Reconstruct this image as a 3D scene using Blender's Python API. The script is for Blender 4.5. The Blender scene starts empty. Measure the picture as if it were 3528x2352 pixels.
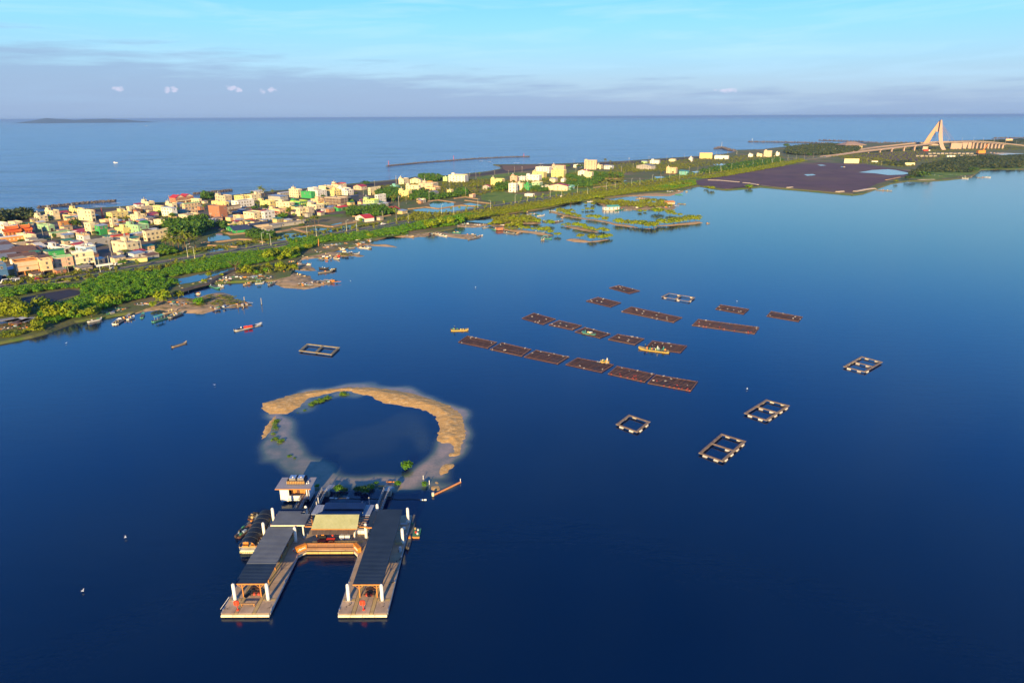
import bpy, math, random
import numpy as np
from mathutils import Vector, Matrix
from mathutils.geometry import tessellate_polygon
random.seed(7); rng = np.random.default_rng(7)
PI = math.pi; R = math.radians
sc = bpy.context.scene
col = sc.collection

# ------------------------------------------------------------------ camera
W, HH, F, CH = 3528.0, 2352.0, 2354.0, 88.0
YL, YR = 412.0, 394.0                       # horizon height at the two image edges
ROLL = math.atan((YL - YR) / W)
PITCH = math.atan((HH / 2 - (YL + YR) / 2) / F * math.cos(ROLL))
cr, sr, cp, sp = math.cos(ROLL), math.sin(ROLL), math.cos(PITCH), math.sin(PITCH)
AX = Vector((cr, -sr * sp, -sr * cp)); AY = Vector((sr, cr * sp, cr * cp)); AF = Vector((0, cp, -sp))
cam_d = bpy.data.cameras.new('camera'); cam = bpy.data.objects.new('camera', cam_d); col.objects.link(cam)
cam.matrix_world = Matrix(((AX.x, AY.x, -AF.x, 0), (AX.y, AY.y, -AF.y, 0), (AX.z, AY.z, -AF.z, CH), (0, 0, 0, 1)))
cam_d.sensor_width = 36; cam_d.lens = F / W * 36; cam_d.clip_start = 0.5; cam_d.clip_end = 250000
sc.camera = cam

def P(x, y, z=0.0):
    """world point at height z that lies under the photo pixel (x, y)"""
    u, v = x - W / 2, HH / 2 - y
    d = AX * u + AY * v + AF * F
    t = (z - CH) / d.z
    return Vector((d.x * t, d.y * t, z))

def proj(p):
    q = Vector(p) - Vector((0, 0, CH)); f = q.dot(AF)
    return W / 2 + q.dot(AX) / f * F, HH / 2 - q.dot(AY) / f * F

# ------------------------------------------------------------------ light
SUN_AZ, SUN_EL = 188.0, 14.5
world = bpy.data.worlds.new('World'); sc.world = world; world.use_nodes = True
nt = world.node_tree; nt.nodes.clear()
def N(t, **k):
    n = nt.nodes.new(t)
    for a, b in k.items():
        setattr(n, a, b)
    return n
L = lambda a, b: nt.links.new(a, b)
def M(op, a, b=None, c=None, clamp=False):
    n = N('ShaderNodeMath', operation=op, use_clamp=clamp)
    for i, v in enumerate((a, b, c)):
        if v is None: continue
        if isinstance(v, (int, float)): n.inputs[i].default_value = v
        else: L(v, n.inputs[i])
    return n.outputs[0]
def MIX(fac, a, b, blend='MIX'):
    n = N('ShaderNodeMix', data_type='RGBA', blend_type=blend)
    for i, v in ((0, fac), (6, a), (7, b)):
        if isinstance(v, (int, float)): n.inputs[i].default_value = v
        elif isinstance(v, (tuple, list)): n.inputs[i].default_value = (*v, 1) if len(v) == 3 else v
        else: L(v, n.inputs[i])
    return n.outputs[2]
sky = N('ShaderNodeTexSky', sky_type='NISHITA'); sky.sun_disc = False
sky.sun_elevation = R(SUN_EL); sky.sun_rotation = R(SUN_AZ); sky.altitude = 80; sky.air_density = 1.0; sky.dust_density = 0.6; sky.ozone_density = 2.0
tc = N('ShaderNodeTexCoord'); sep = N('ShaderNodeSeparateXYZ'); L(tc.outputs['Generated'], sep.inputs[0])
elev = M('MULTIPLY', M('ARCSINE', sep.outputs[2]), 180 / PI)                # degrees above the horizon
azim = M('MULTIPLY', M('ARCTAN2', sep.outputs[0], sep.outputs[1]), 180 / PI)
# tint of the sky by elevation (cyan morning air above a lavender haze bank)
def ramp(val, stops, lo, hi):
    n = N('ShaderNodeValToRGB'); f = M('DIVIDE', M('SUBTRACT', val, lo), hi - lo, clamp=True); L(f, n.inputs[0])
    e = n.color_ramp.elements
    while len(e) > 1: e.remove(e[-1])
    for i, (p, c) in enumerate(stops):
        el = e[0] if i == 0 else e.new((p - lo) / (hi - lo))
        el.position = (p - lo) / (hi - lo); el.color = (*c, 1)
    return n.outputs[0]
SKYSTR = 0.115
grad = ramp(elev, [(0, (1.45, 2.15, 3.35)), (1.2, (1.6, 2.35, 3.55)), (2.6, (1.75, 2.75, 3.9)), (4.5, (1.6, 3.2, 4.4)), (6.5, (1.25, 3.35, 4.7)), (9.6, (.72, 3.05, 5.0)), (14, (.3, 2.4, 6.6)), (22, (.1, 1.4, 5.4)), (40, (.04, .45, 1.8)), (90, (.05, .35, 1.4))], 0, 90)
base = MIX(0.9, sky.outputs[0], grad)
# stratus streaks
mp = N('ShaderNodeCombineXYZ'); L(M('MULTIPLY', azim, 0.075), mp.inputs[0]); L(M('MULTIPLY', elev, 0.62), mp.inputs[1])
tilt = M('ADD', M('MULTIPLY', elev, 0.8), M('MULTIPLY', azim, -0.02)); L(tilt, mp.inputs[1])
no = N('ShaderNodeTexNoise'); no.inputs['Scale'].default_value = 1.0; no.inputs['Detail'].default_value = 6; no.inputs['Roughness'].default_value = .58; no.inputs['Distortion'].default_value = .5
L(mp.outputs[0], no.inputs['Vector'])
st = M('MULTIPLY', M('SUBTRACT', no.outputs[0], 0.47, clamp=True), 4.2, clamp=True)
fade = ramp(elev, [(0, (.0,) * 3), (1.5, (.3,) * 3), (5, (.55,) * 3), (12, (.5,) * 3), (40, (.25,) * 3), (90, (.1,) * 3)], 0, 90)
base = MIX(M('MULTIPLY', st, fade), base, (2.5, 4.0, 5.1))
# lilac grey cloud bank low over the sea, heavier on the left
n2 = N('ShaderNodeTexNoise'); n2.inputs['Scale'].default_value = 1.6; n2.inputs['Detail'].default_value = 7; n2.inputs['Roughness'].default_value = .55
L(mp.outputs[0], n2.inputs['Vector'])
leftw = M('MULTIPLY', M('SUBTRACT', 18, azim), 1 / 50, clamp=True)
top = M('ADD', 2.0, M('MULTIPLY', leftw, 3.2))
bank = M('MULTIPLY', M('SUBTRACT', M('ADD', top, M('MULTIPLY', M('SUBTRACT', n2.outputs[0], .5), 6.5)), elev), .6, clamp=True)
base = MIX(M('MULTIPLY', bank, .65), base, (1.45, 2.05, 3.15))
# small pink puffs standing on the bank
puff = None
n3 = N('ShaderNodeTexNoise'); n3.inputs['Scale'].default_value = 2.6; n3.inputs['Detail'].default_value = 6
cx3 = N('ShaderNodeCombineXYZ'); L(azim, cx3.inputs[0]); L(M('MULTIPLY', elev, 1.5), cx3.inputs[1]); L(cx3.outputs[0], n3.inputs['Vector'])
def azel(x, y):
    u, v = x * 1.5 - W / 2, HH / 2 - y * 1.5
    d = (AX * u + AY * v + AF * F).normalized()
    return math.degrees(math.atan2(d.x, d.y)), math.degrees(math.asin(d.z))
for (px, py, w, k) in [(272, 204, .42, 1.), (384, 208, .34, .6), (400, 206, .3, .7), (532, 203, .5, .95), (549, 206, .3, .7), (604, 210, .3, .3), (625, 207, .36, .4), (1670, 208, .9, .4)]:
    a, e = azel(px, py)
    dx = M('DIVIDE', M('SUBTRACT', azim, a), w); dy = M('DIVIDE', M('SUBTRACT', elev, e), .2)
    g = M('SUBTRACT', 1.0, M('ADD', M('MULTIPLY', dx, dx), M('MULTIPLY', dy, dy)))
    g = M('ADD', g, M('MULTIPLY', M('SUBTRACT', n3.outputs[0], .5), 4.5))
    g = M('MULTIPLY', M('MULTIPLY', g, 1.0, clamp=True), M('MULTIPLY', M('SUBTRACT', 2.6, M('ABSOLUTE', dx)), 1., clamp=True))
    g = M('MULTIPLY', g, M('MULTIPLY', M('SUBTRACT', 2.6, M('ABSOLUTE', dy)), k, clamp=True))
    puff = g if puff is None else M('MAXIMUM', puff, g)
base = MIX(M('MULTIPLY', puff, .6), base, (3.6, 3.5, 4.4))
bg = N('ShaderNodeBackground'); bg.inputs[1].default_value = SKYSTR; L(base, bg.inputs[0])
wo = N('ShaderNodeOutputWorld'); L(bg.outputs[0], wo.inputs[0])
sd = bpy.data.lights.new('sun', 'SUN'); sd.energy = 5.0; sd.angle = R(.5); sd.color = (1, .70, .30)
so = bpy.data.objects.new('sun', sd); col.objects.link(so); so.location = (0, -50, 150)
az = R(SUN_AZ); sdir = Vector((math.sin(az) * math.cos(R(SUN_EL)), math.cos(az) * math.cos(R(SUN_EL)), math.sin(R(SUN_EL))))
so.rotation_euler = sdir.to_track_quat('Z', 'Y').to_euler()
sc.view_settings.view_transform = 'Standard'; sc.view_settings.look = 'None'; sc.view_settings.gamma = 1; sc.view_settings.exposure = 0.95
sc.view_settings.use_curve_mapping = False
sc.cycles.max_bounces = 6; sc.cycles.diffuse_bounces = 2; sc.cycles.glossy_bounces = 3; sc.cycles.volume_bounces = 0; sc.cycles.transparent_max_bounces = 6

# ------------------------------------------------------------------ materials
MATS = {}
def mat(name, c, c2=None, rough=.8, scale=1.0, bump=0.0, bscale=None, metal=0.0, spec=.4, detail=5, space='Object', rnd=0.0, c3=None, emit=None):
    if name in MATS: return MATS[name]
    global nt
    m = bpy.data.materials.new(name); m.use_nodes = True; nt = m.node_tree
    b = nt.nodes['Principled BSDF']; b.inputs['Roughness'].default_value = rough; b.inputs['Metallic'].default_value = metal
    b.inputs['Specular IOR Level'].default_value = spec
    tc = N('ShaderNodeTexCoord') if space == 'Object' else N('ShaderNodeNewGeometry')
    vec = tc.outputs['Object'] if space == 'Object' else tc.outputs['Position']
    out = None
    if c2 is not None:
        n = N('ShaderNodeTexNoise'); n.inputs['Scale'].default_value = scale; n.inputs['Detail'].default_value = detail; n.inputs['Roughness'].default_value = .62
        L(vec, n.inputs['Vector'])
        f = M('MULTIPLY', M('SUBTRACT', n.outputs[0], .36, clamp=True), 3.4, clamp=True)
        out = MIX(f, c, c2)
        if c3 is not None:
            n = N('ShaderNodeTexNoise'); n.inputs['Scale'].default_value = scale * .31; n.inputs['Detail'].default_value = 4
            L(vec, n.inputs['Vector'])
            f = M('MULTIPLY', M('SUBTRACT', n.outputs[0], .5, clamp=True), 6, clamp=True)
            out = MIX(f, out, c3)
    if rnd:
        oi = N('ShaderNodeObjectInfo')
        v = M('ADD', 1 - rnd / 2, M('MULTIPLY', oi.outputs['Random'], rnd))
        hs = N('ShaderNodeHueSaturation'); L(v, hs.inputs['Value']); L(M('ADD', .5 - rnd * .04, M('MULTIPLY', oi.outputs['Random'], rnd * .08)), hs.inputs['Hue'])
        if out is None: hs.inputs['Color'].default_value = (*c, 1)
        else: L(out, hs.inputs['Color'])
        out = hs.outputs[0]
    if out is None: b.inputs['Base Color'].default_value = (*c, 1)
    else: L(out, b.inputs['Base Color'])
    if bump:
        n = N('ShaderNodeTexNoise'); n.inputs['Scale'].default_value = bscale or scale * 3; n.inputs['Detail'].default_value = 4; L(vec, n.inputs['Vector'])
        bp = N('ShaderNodeBump'); bp.inputs['Strength'].default_value = 1.0; bp.inputs['Distance'].default_value = bump
        L(n.outputs[0], bp.inputs['Height']); L(bp.outputs[0], b.inputs['Normal'])
    MATS[name] = m
    return m

def water_mat(name, deep, rough, waves, ior=1.33, shoal=False, spec=.5, streak=False):
    global nt
    m = bpy.data.materials.new(name); m.use_nodes = True; nt = m.node_tree
    b = nt.nodes['Principled BSDF']; b.inputs['Roughness'].default_value = rough; b.inputs['IOR'].default_value = ior
    b.inputs['Specular IOR Level'].default_value = spec
    g = N('ShaderNodeNewGeometry'); pos = g.outputs['Position']
    colr = None
    n = N('ShaderNodeTexNoise'); n.inputs['Scale'].default_value = .012; n.inputs['Detail'].default_value = 5; L(pos, n.inputs['Vector'])
    colr = MIX(M('MULTIPLY', M('SUBTRACT', n.outputs[0], .35, clamp=True), 3, clamp=True), deep, tuple(x * 1.25 for x in deep))
    if streak:
        mp_ = N('ShaderNodeMapping'); mp_.inputs['Scale'].default_value = (.005, .022, 1); mp_.inputs['Rotation'].default_value = (0, 0, R(-12)); L(pos, mp_.inputs['Vector'])
        ns = N('ShaderNodeTexNoise'); ns.inputs['Scale'].default_value = 1.; ns.inputs['Detail'].default_value = 5; L(mp_.outputs[0], ns.inputs['Vector'])
        colr = MIX(M('MULTIPLY', M('SUBTRACT', ns.outputs[0], .45, clamp=True), 4, clamp=True), colr, tuple(x * .3 for x in deep))  # wave shading put into the water colour as dark streaks
    if shoal:
        at = N('ShaderNodeAttribute', attribute_name='shoal')
        n = N('ShaderNodeTexNoise'); n.inputs['Scale'].default_value = .25; n.inputs['Detail'].default_value = 7; n.inputs['Roughness'].default_value = .6; L(pos, n.inputs['Vector'])
        n4 = N('ShaderNodeTexNoise'); n4.inputs['Scale'].default_value = 1.6; n4.inputs['Detail'].default_value = 4; L(pos, n4.inputs['Vector'])
        s = M('ADD', at.outputs['Fac'], M('MULTIPLY', M('MULTIPLY', M('SUBTRACT', n.outputs[0], .5), 1.1), at.outputs['Fac']), clamp=True)
        c1 = MIX(M('MULTIPLY', s, 2.2, clamp=True), colr, (.10, .14, .10))
        sand = MIX(n4.outputs[0], (.24, .20, .16), (.50, .37, .26))
        colr = MIX(M('MULTIPLY', M('SUBTRACT', s, .42, clamp=True), 2.0, clamp=True), c1, sand)
    L(colr, b.inputs['Base Color']); b.inputs['Specular Tint'].default_value = (.6, .85, 1, 1)
    h = None
    for (s, d, r_, an) in waves:
        mpn = N('ShaderNodeMapping'); mpn.inputs['Scale'].default_value = (s, s * an, s); mpn.inputs['Rotation'].default_value = (0, 0, R(r_)); L(pos, mpn.inputs['Vector'])
        nn = N('ShaderNodeTexNoise'); nn.inputs['Scale'].default_value = 1; nn.inputs['Detail'].default_value = 3; L(mpn.outputs[0], nn.inputs['Vector'])
        t = M('MULTIPLY', nn.outputs[0], d)
        h = t if h is None else M('ADD', h, t)
    bp = N('ShaderNodeBump'); bp.inputs['Strength'].default_value = 1.0; bp.inputs['Distance'].default_value = 1.0
    L(h, bp.inputs['Height']); L(bp.outputs[0], b.inputs['Normal'])
    MATS[name] = m
    return m

lagoon_m = water_mat('lagoon_water', (.00005, .0095, .046), .12, [(.6, .02, 20, 2), (2.5, .008, -30, 1.5), (.12, .03, 10, 3)], shoal=True, ior=1.45)
sea_m = water_mat('sea_water', (.06, .14, .28), .16, [(.035, 2.2, -12, 4.0), (.15, .4, -25, 2.5), (.012, 3.0, -8, 4)], streak=True)
pond_m = water_mat('pond_water', (.02, .05, .09), .05, [(.8, .01, 0, 1)])

# ------------------------------------------------------------------ mesh helpers
class MB:
    def __init__(s): s.v = []; s.f = []; s.m = []
    def face(s, pts, mi=0):
        i = len(s.v); s.v += [tuple(p) for p in pts]; s.f.append(tuple(range(i, i + len(pts)))); s.m.append(mi)
    def hexa(s, a, b, mi=0):            # a: 4 lower, b: 4 upper corners, counter-clockwise from above
        i = len(s.v); s.v += [tuple(p) for p in a] + [tuple(p) for p in b]
        for q in ((3, 2, 1, 0), (4, 5, 6, 7), (0, 1, 5, 4), (1, 2, 6, 5), (2, 3, 7, 6), (3, 0, 4, 7)):
            s.f.append(tuple(i + k for k in q)); s.m.append(mi)
    def box(s, x0, x1, y0, y1, z0, z1, mi=0):
        s.hexa([(x0, y0, z0), (x1, y0, z0), (x1, y1, z0), (x0, y1, z0)], [(x0, y0, z1), (x1, y0, z1), (x1, y1, z1), (x0, y1, z1)], mi)
    def bar(s, p, q, w, h=None, mi=0):  # rectangular bar between two points
        p, q = Vector(p), Vector(q); h = h or w; d = (q - p)
        if d.length < 1e-6: return
        d.normalize(); up = Vector((0, 0, 1)) if abs(d.z) < .95 else Vector((0, 1, 0))
        sx = d.cross(up).normalized() * (w / 2); uz = sx.cross(d).normalized() * (h / 2)
        a = [p - sx - uz, p + sx - uz, q + sx - uz, q - sx - uz]; b = [p - sx + uz, p + sx + uz, q + sx + uz, q - sx + uz]
        s.hexa(a, b, mi)
    def tube(s, p, q, r, r2=None, n=8, mi=0):
        p, q = Vector(p), Vector(q); r2 = r if r2 is None else r2; d = (q - p).normalized()
        up = Vector((0, 0, 1)) if abs(d.z) < .95 else Vector((0, 1, 0)); a = d.cross(up).normalized(); b = a.cross(d)
        i = len(s.v)
        for k in range(n):
            t = 2 * PI * k / n; o = a * math.cos(t) + b * math.sin(t)
            s.v.append(tuple(p + o * r)); s.v.append(tuple(q + o * r2))
        for k in range(n):
            j = (k + 1) % n; s.f.append((i + 2 * k, i + 2 * j, i + 2 * j + 1, i + 2 * k + 1)); s.m.append(mi)
        s.f.append(tuple(i + 2 * k + 1 for k in range(n))); s.m.append(mi)
        s.f.append(tuple(i + 2 * k for k in reversed(range(n)))); s.m.append(mi)
    def prism(s, poly, z0, z1, mi=0, out=0.0):
        n = len(poly); A = sum(poly[i][0] * poly[(i + 1) % n][1] - poly[(i + 1) % n][0] * poly[i][1] for i in range(n))
        if A < 0: poly = poly[::-1]
        i0 = len(s.v); s.v += [(p[0], p[1], z1) for p in poly]
        low = []
        for k in range(n):
            a, b, c = Vector(poly[k - 1][:2]), Vector(poly[k][:2]), Vector(poly[(k + 1) % n][:2])
            t = (c - a); nrm = Vector((t.y, -t.x)); nrm = nrm.normalized() if nrm.length > 0 else nrm
            low.append((b.x + nrm.x * out, b.y + nrm.y * out, z0))
        s.v += low
        for tri in tessellate_polygon([[Vector((p[0], p[1], 0)) for p in poly]]):
            a, b, c = [Vector(poly[k][:2]) for k in tri]
            cr_ = (b - a).x * (c - a).y - (b - a).y * (c - a).x
            tri = tri if cr_ > 0 else tri[::-1]
            s.f.append(tuple(i0 + k for k in tri)); s.m.append(mi)
        if z0 != z1:
            for k in range(n):
                j = (k + 1) % n; s.f.append((i0 + n + k, i0 + n + j, i0 + j, i0 + k)); s.m.append(mi)
    def mesh(s, name, mats):
        me = bpy.data.meshes.new(name); me.from_pydata(s.v, [], s.f)
        for m in (mats if isinstance(mats, (list, tuple)) else [mats]): me.materials.append(m)
        me.polygons.foreach_set('material_index', s.m); me.update()
        return me

def link(o, parent=None):
    col.objects.link(o)
    if parent is not None: o.parent = parent
    return o
def obj(name, mb, mats, parent=None, loc=(0, 0, 0), rotz=0, smooth=False):
    me = mb if isinstance(mb, bpy.types.Mesh) else mb.mesh(name, mats)
    if smooth: me.polygons.foreach_set('use_smooth', [True] * len(me.polygons))
    o = bpy.data.objects.new(name, me); o.location = loc; o.rotation_euler = (0, 0, rotz)
    return link(o, parent)
def tag(o, label=None, cat=None, group=None, kind=None):
    if label:
        w_ = label.split(); assert len(w_) <= 16, label
        o['label'] = label
    if cat: o['category'] = cat
    if group: o['group'] = group
    if kind: o['kind'] = kind
    return o
def thing(name, label, cat, loc=(0, 0, 0), rotz=0, group=None):
    o = bpy.data.objects.new(name, None); o.empty_display_size = .1; o.location = loc; o.rotation_euler = (0, 0, rotz)
    return tag(link(o), label, cat, group)
def struct(name, mb, mats, smooth=False): return tag(obj(name, mb, mats, smooth=smooth), kind='structure')
def copy_tree(o, parent=None, loc=None, rotz=None, label=None, scale=None):
    c = o.copy(); col.objects.link(c)
    if parent is not None: c.parent = parent
    if loc is not None: c.location = loc
    if rotz is not None: c.rotation_euler = (0, 0, rotz)
    if scale is not None: c.scale = (scale,) * 3 if isinstance(scale, (int, float)) else scale
    if label: c['label'] = label
    for ch in kids.get(o, []): copy_tree(ch, c)
    return c
kids = {}
def reg(o):
    """remember the children of a prototype so that copying it does not scan the whole scene"""
    for c in o.children: kids.setdefault(o, []).append(c); reg(c)
    return o

# photo crops that the layout was measured in: name -> (x0, y0, scale)
CR = dict(A1=(0, 680, .20408), A2=(300, 640, .17857), A3=(660, 620, .17007), A4=(980, 600, .17007), A5=(1340, 560, .17007), A6=(1700, 530, .19133),
          B1=(2100, 480, .2551), B2=(3050, 400, .20323), B3=(640, 820, .17007), B4=(1000, 770, .17007), B5=(1650, 680, .19133), K=(700, 1600, .38265),
          K2=(800, 1280, .38265), L0=(0, 600, .38273), M1=(600, 550, .3189), N1=(1200, 500, .34014), N2=(1900, 450, .34014), N3=(2500, 350, .43707),
          R1=(1500, 950, .42517), R2=(2000, 900, .47826), C1=(0, 850, .42517), D=(0, 0, 1.5), S=(0, 0, 1))
def S(c, x, y):
    a, b, k = CR[c]; return a + x * k, b + y * k
def Q(c, x, y, z=0.0): return P(*S(c, x, y), z)
def poly(c, pts, z=0.0): return [tuple(Q(c, x, y, z)) for x, y in pts]
def sheet(name, c, pts, z, m, thick=0.0, kind='structure', out=0.):
    mb = MB(); mb.prism(poly(c, pts, z), z - thick, z, out=out)
    o = obj(name, mb, m); o['kind'] = kind; return o
def sdist(px, py, pl):
    """signed distance (inside positive) of arrays of points to a polygon"""
    pl = np.array([(p[0], p[1]) for p in pl]); d = np.full(px.shape, 1e9); ins = np.zeros(px.shape, bool)
    for i in range(len(pl)):
        x0, y0 = pl[i]; x1, y1 = pl[(i + 1) % len(pl)]; ex, ey = x1 - x0, y1 - y0
        t = np.clip(((px - x0) * ex + (py - y0) * ey) / (ex * ex + ey * ey + 1e-9), 0, 1)
        d = np.minimum(d, np.hypot(px - x0 - t * ex, py - y0 - t * ey))
        c_ = ((y0 > py) != (y1 > py)) & (px < ex * (py - y0) / (ey + 1e-12) + x0); ins ^= c_
    return np.where(ins, d, -d)
def vnoise(x, y, seed=0):
    r_ = np.random.default_rng(seed); T = r_.random((64, 64)); xi = np.floor(x).astype(int); yi = np.floor(y).astype(int); fx = x - xi; fy = y - yi
    fx = fx * fx * (3 - 2 * fx); fy = fy * fy * (3 - 2 * fy); g = lambda a, b: T[a % 64, b % 64]
    return (g(xi, yi) * (1 - fx) + g(xi + 1, yi) * fx) * (1 - fy) + (g(xi, yi + 1) * (1 - fx) + g(xi + 1, yi + 1) * fx) * fy
def mound(name, pl, m, slope=.25, hmax=.6, res=1.0, rough=.25, parent=None, edge=.4, seed=1):
    xs = [p[0] for p in pl]; ys = [p[1] for p in pl]; mg = 2 * res
    gx = np.arange(min(xs) - mg, max(xs) + mg, res); gy = np.arange(min(ys) - mg, max(ys) + mg, res)
    X, Y = np.meshgrid(gx, gy); d = sdist(X, Y, pl)
    nz = vnoise(X / (res * 3.1), Y / (res * 3.1), seed) - .5; nf = vnoise(X / res * .9, Y / res * .9, seed + 9) - .5
    d = d + nz * edge * res * 3
    Z = np.minimum(d * slope, hmax) * (1 + nz * .3) + nf * rough * np.clip(d * .5, 0, 1)
    Z = np.maximum(Z, -.5); ok = d > -1.6 * res
    idx = -np.ones(X.shape, int); use = np.zeros(X.shape, bool)
    cell = ok[:-1, :-1] | ok[1:, :-1] | ok[:-1, 1:] | ok[1:, 1:]
    use[:-1, :-1] |= cell; use[1:, :-1] |= cell; use[:-1, 1:] |= cell; use[1:, 1:] |= cell
    idx[use] = np.arange(use.sum()); V = np.stack([X[use], Y[use], Z[use]], 1)
    a, b = np.nonzero(cell); Fq = np.stack([idx[a, b], idx[a, b + 1], idx[a + 1, b + 1], idx[a + 1, b]], 1)
    me = bpy.data.meshes.new(name); me.from_pydata(V.tolist(), [], Fq.tolist()); me.materials.append(m)
    me.polygons.foreach_set('use_smooth', [True] * len(me.polygons)); me.update()
    o = bpy.data.objects.new(name, me); link(o, parent)
    if parent is None: o['kind'] = 'structure'
    return o
# ------------------------------------------------------------------ sea, lagoon and land
V2 = lambda p: (p[0], p[1])
left = Vector((-math.sin(R(41)), -math.cos(R(41)), 0))
mb = MB(); mb.prism([(-60000, -2500), (60000, -2500), (60000, 60000), (-60000, 60000)], -.35, -.35); struct('sea', mb, sea_m)
mid = [P(0, 950) + left * 900] + [P(*p) for p in [(0, 950), (700, 820), (1500, 730), (2400, 600), (2800, 540), (3528, 500)]] + [P(3528, 500) + Vector((4000, 600, 0))]
mb = MB(); mb.prism([V2(p) for p in mid] + [(6000, -1500), (-1500, -1500)], 0, 0); struct('lagoon', mb, lagoon_m)

earth = mat('earth', (.13, .12, .05), (.08, .14, .02), .95, .06, c3=(.22, .16, .08), space='w', bump=.3, bscale=.4)
grass = mat('grass', (.09, .20, .012), (.19, .25, .02), .95, .15, c3=(.06, .14, .01), space='w', bump=.4, bscale=.7)
sand = mat('sand', (.56, .36, .17), (.40, .26, .13), .95, .3, c3=(.46, .32, .18), space='w', bump=.12, bscale=2.2)
wrack = mat('shore_mud', (.52, .36, .20), (.13, .11, .055), .95, .3, c3=(.50, .34, .19), space='w', bump=.12, bscale=.8)
mud = mat('mudflat', (.125, .066, .085), (.08, .045, .06), .9, .03, c3=(.15, .09, .07), space='w', bump=.1, bscale=.5)
beach = mat('dark_beach', (.05, .042, .04), (.09, .06, .045), .9, .03, space='w')
brown_beach = mat('brown_beach', (.22, .12, .06), (.15, .09, .055), .9, .03, space='w')
asphalt = mat('asphalt', (.075, .072, .075), (.055, .055, .06), .85, .5, space='w')
concrete = mat('concrete', (.36, .32, .27), (.26, .235, .2), .85, .6, rnd=.15)
dike_m = mat('dike_clay', (.42, .27, .13), (.28, .18, .09), .9, .3, space='w')
rock_m = mat('breakwater_rock', (.17, .15, .15), (.06, .055, .065), .9, .8, rnd=.5)
foam_m = mat('foam', (.75, .78, .8), (.4, .48, .55), .7, .3, space='w')
line_m = mat('road_paint', (.62, .62, .6), rough=.7)

seaside = [S('A1', -40, 325), S('A1', 580, 270), S('A1', 800, 240), S('A1', 1590, 195), (439, 712), (532, 700), (568, 699), (660, 688), (698, 684), (796, 675), (847, 669), (949, 659), (1056, 651),
           (1196, 636), (1269, 629), (1340, 623), (1442, 610), (1561, 605), (1680, 592), (1728, 582), (1726, 575), (1700, 568), (1872, 567), (1949, 564), (2150, 556), (2253, 549), (2406, 539), (2483, 533),
           (2534, 525), (2534, 518), (2623, 516), (2687, 508), (2797, 501), (2915, 496), (3156, 491), (3374, 483), (3528, 479)]
lag = [S('N3', 2352, 535), (3440, 584), (3379, 586), (3361, 599), (3343, 612), (3260, 621), (3199, 625), (3125, 625), (3068, 634), (3030, 648), (2972, 669), (2937, 673), (2871, 667), (2771, 658), (2697, 652),
       (2621, 645), (2567, 651), (2505, 656), (2465, 652), (2431, 646), (2410, 642), (2385, 645), (2352, 657), (2308, 664), (2233, 668), (2162, 676), (2090, 683), (2036, 690), (1951, 702), (1880, 718),
       (1778, 733), (1710, 742), (1650, 752), (1598, 764), (1560, 790), (1500, 800), (1440, 808), (1390, 815), (1346, 812), (1323, 820), (1290, 828), (1240, 845), (1180, 856), (1100, 878), (1040, 890), (1020, 905), (1010, 930), (1000, 955),
       (938, 969), (850, 972), (780, 974), (712, 984), (650, 1000), (600, 1018), (560, 1033), (520, 1062), (459, 1080), (395, 1089), (353, 1098), (298, 1104), (255, 1112), (200, 1132), (161, 1148), (106, 1163), (42, 1176), (-40, 1192)]
pl = [V2(P(*p)) for p in seaside]
pl = [V2(P(*seaside[0]) + left * 900)] + pl + [V2(P(3528, 479) + Vector((4000, 650, 0))), V2(P(3528, 584) + Vector((3500, 100, 0)))] + [V2(P(*p)) for p in lag] + [V2(P(*lag[-1]) + left * 800)]
mb = MB(); mb.prism(pl, -.6, .9, out=2.0); struct('ground', mb, earth)
Z1, Z2, Z3 = .95, 1.0, 1.05
# dark beach along the sea
def band(name, pts, m, z):
    return sheet(name, 'S', pts, z, m)
band('beach', [(20, 752), (122, 738), (324, 721), (439, 714), (568, 701), (660, 690), (796, 677), (949, 661), (1196, 638), (1340, 625), (1442, 612), (1561, 607), (1680, 594), (1730, 582), (1726, 576), (1720, 570), (1872, 568), (1949, 566), (2150, 558), (2253, 551), (2406, 541),
                 (2406, 547), (2253, 557), (2150, 565), (2000, 574), (1860, 583), (1760, 594), (1680, 603), (1561, 616), (1442, 622), (1340, 636), (1196, 650), (949, 676), (796, 693), (660, 706), (568, 716), (439, 730), (324, 742), (122, 760), (20, 775)], beach, Z1)
band('beach', [(1730, 571), (1858, 570), (1850, 577), (1780, 588), (1745, 590), (1733, 582)], brown_beach, Z2)
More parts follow.
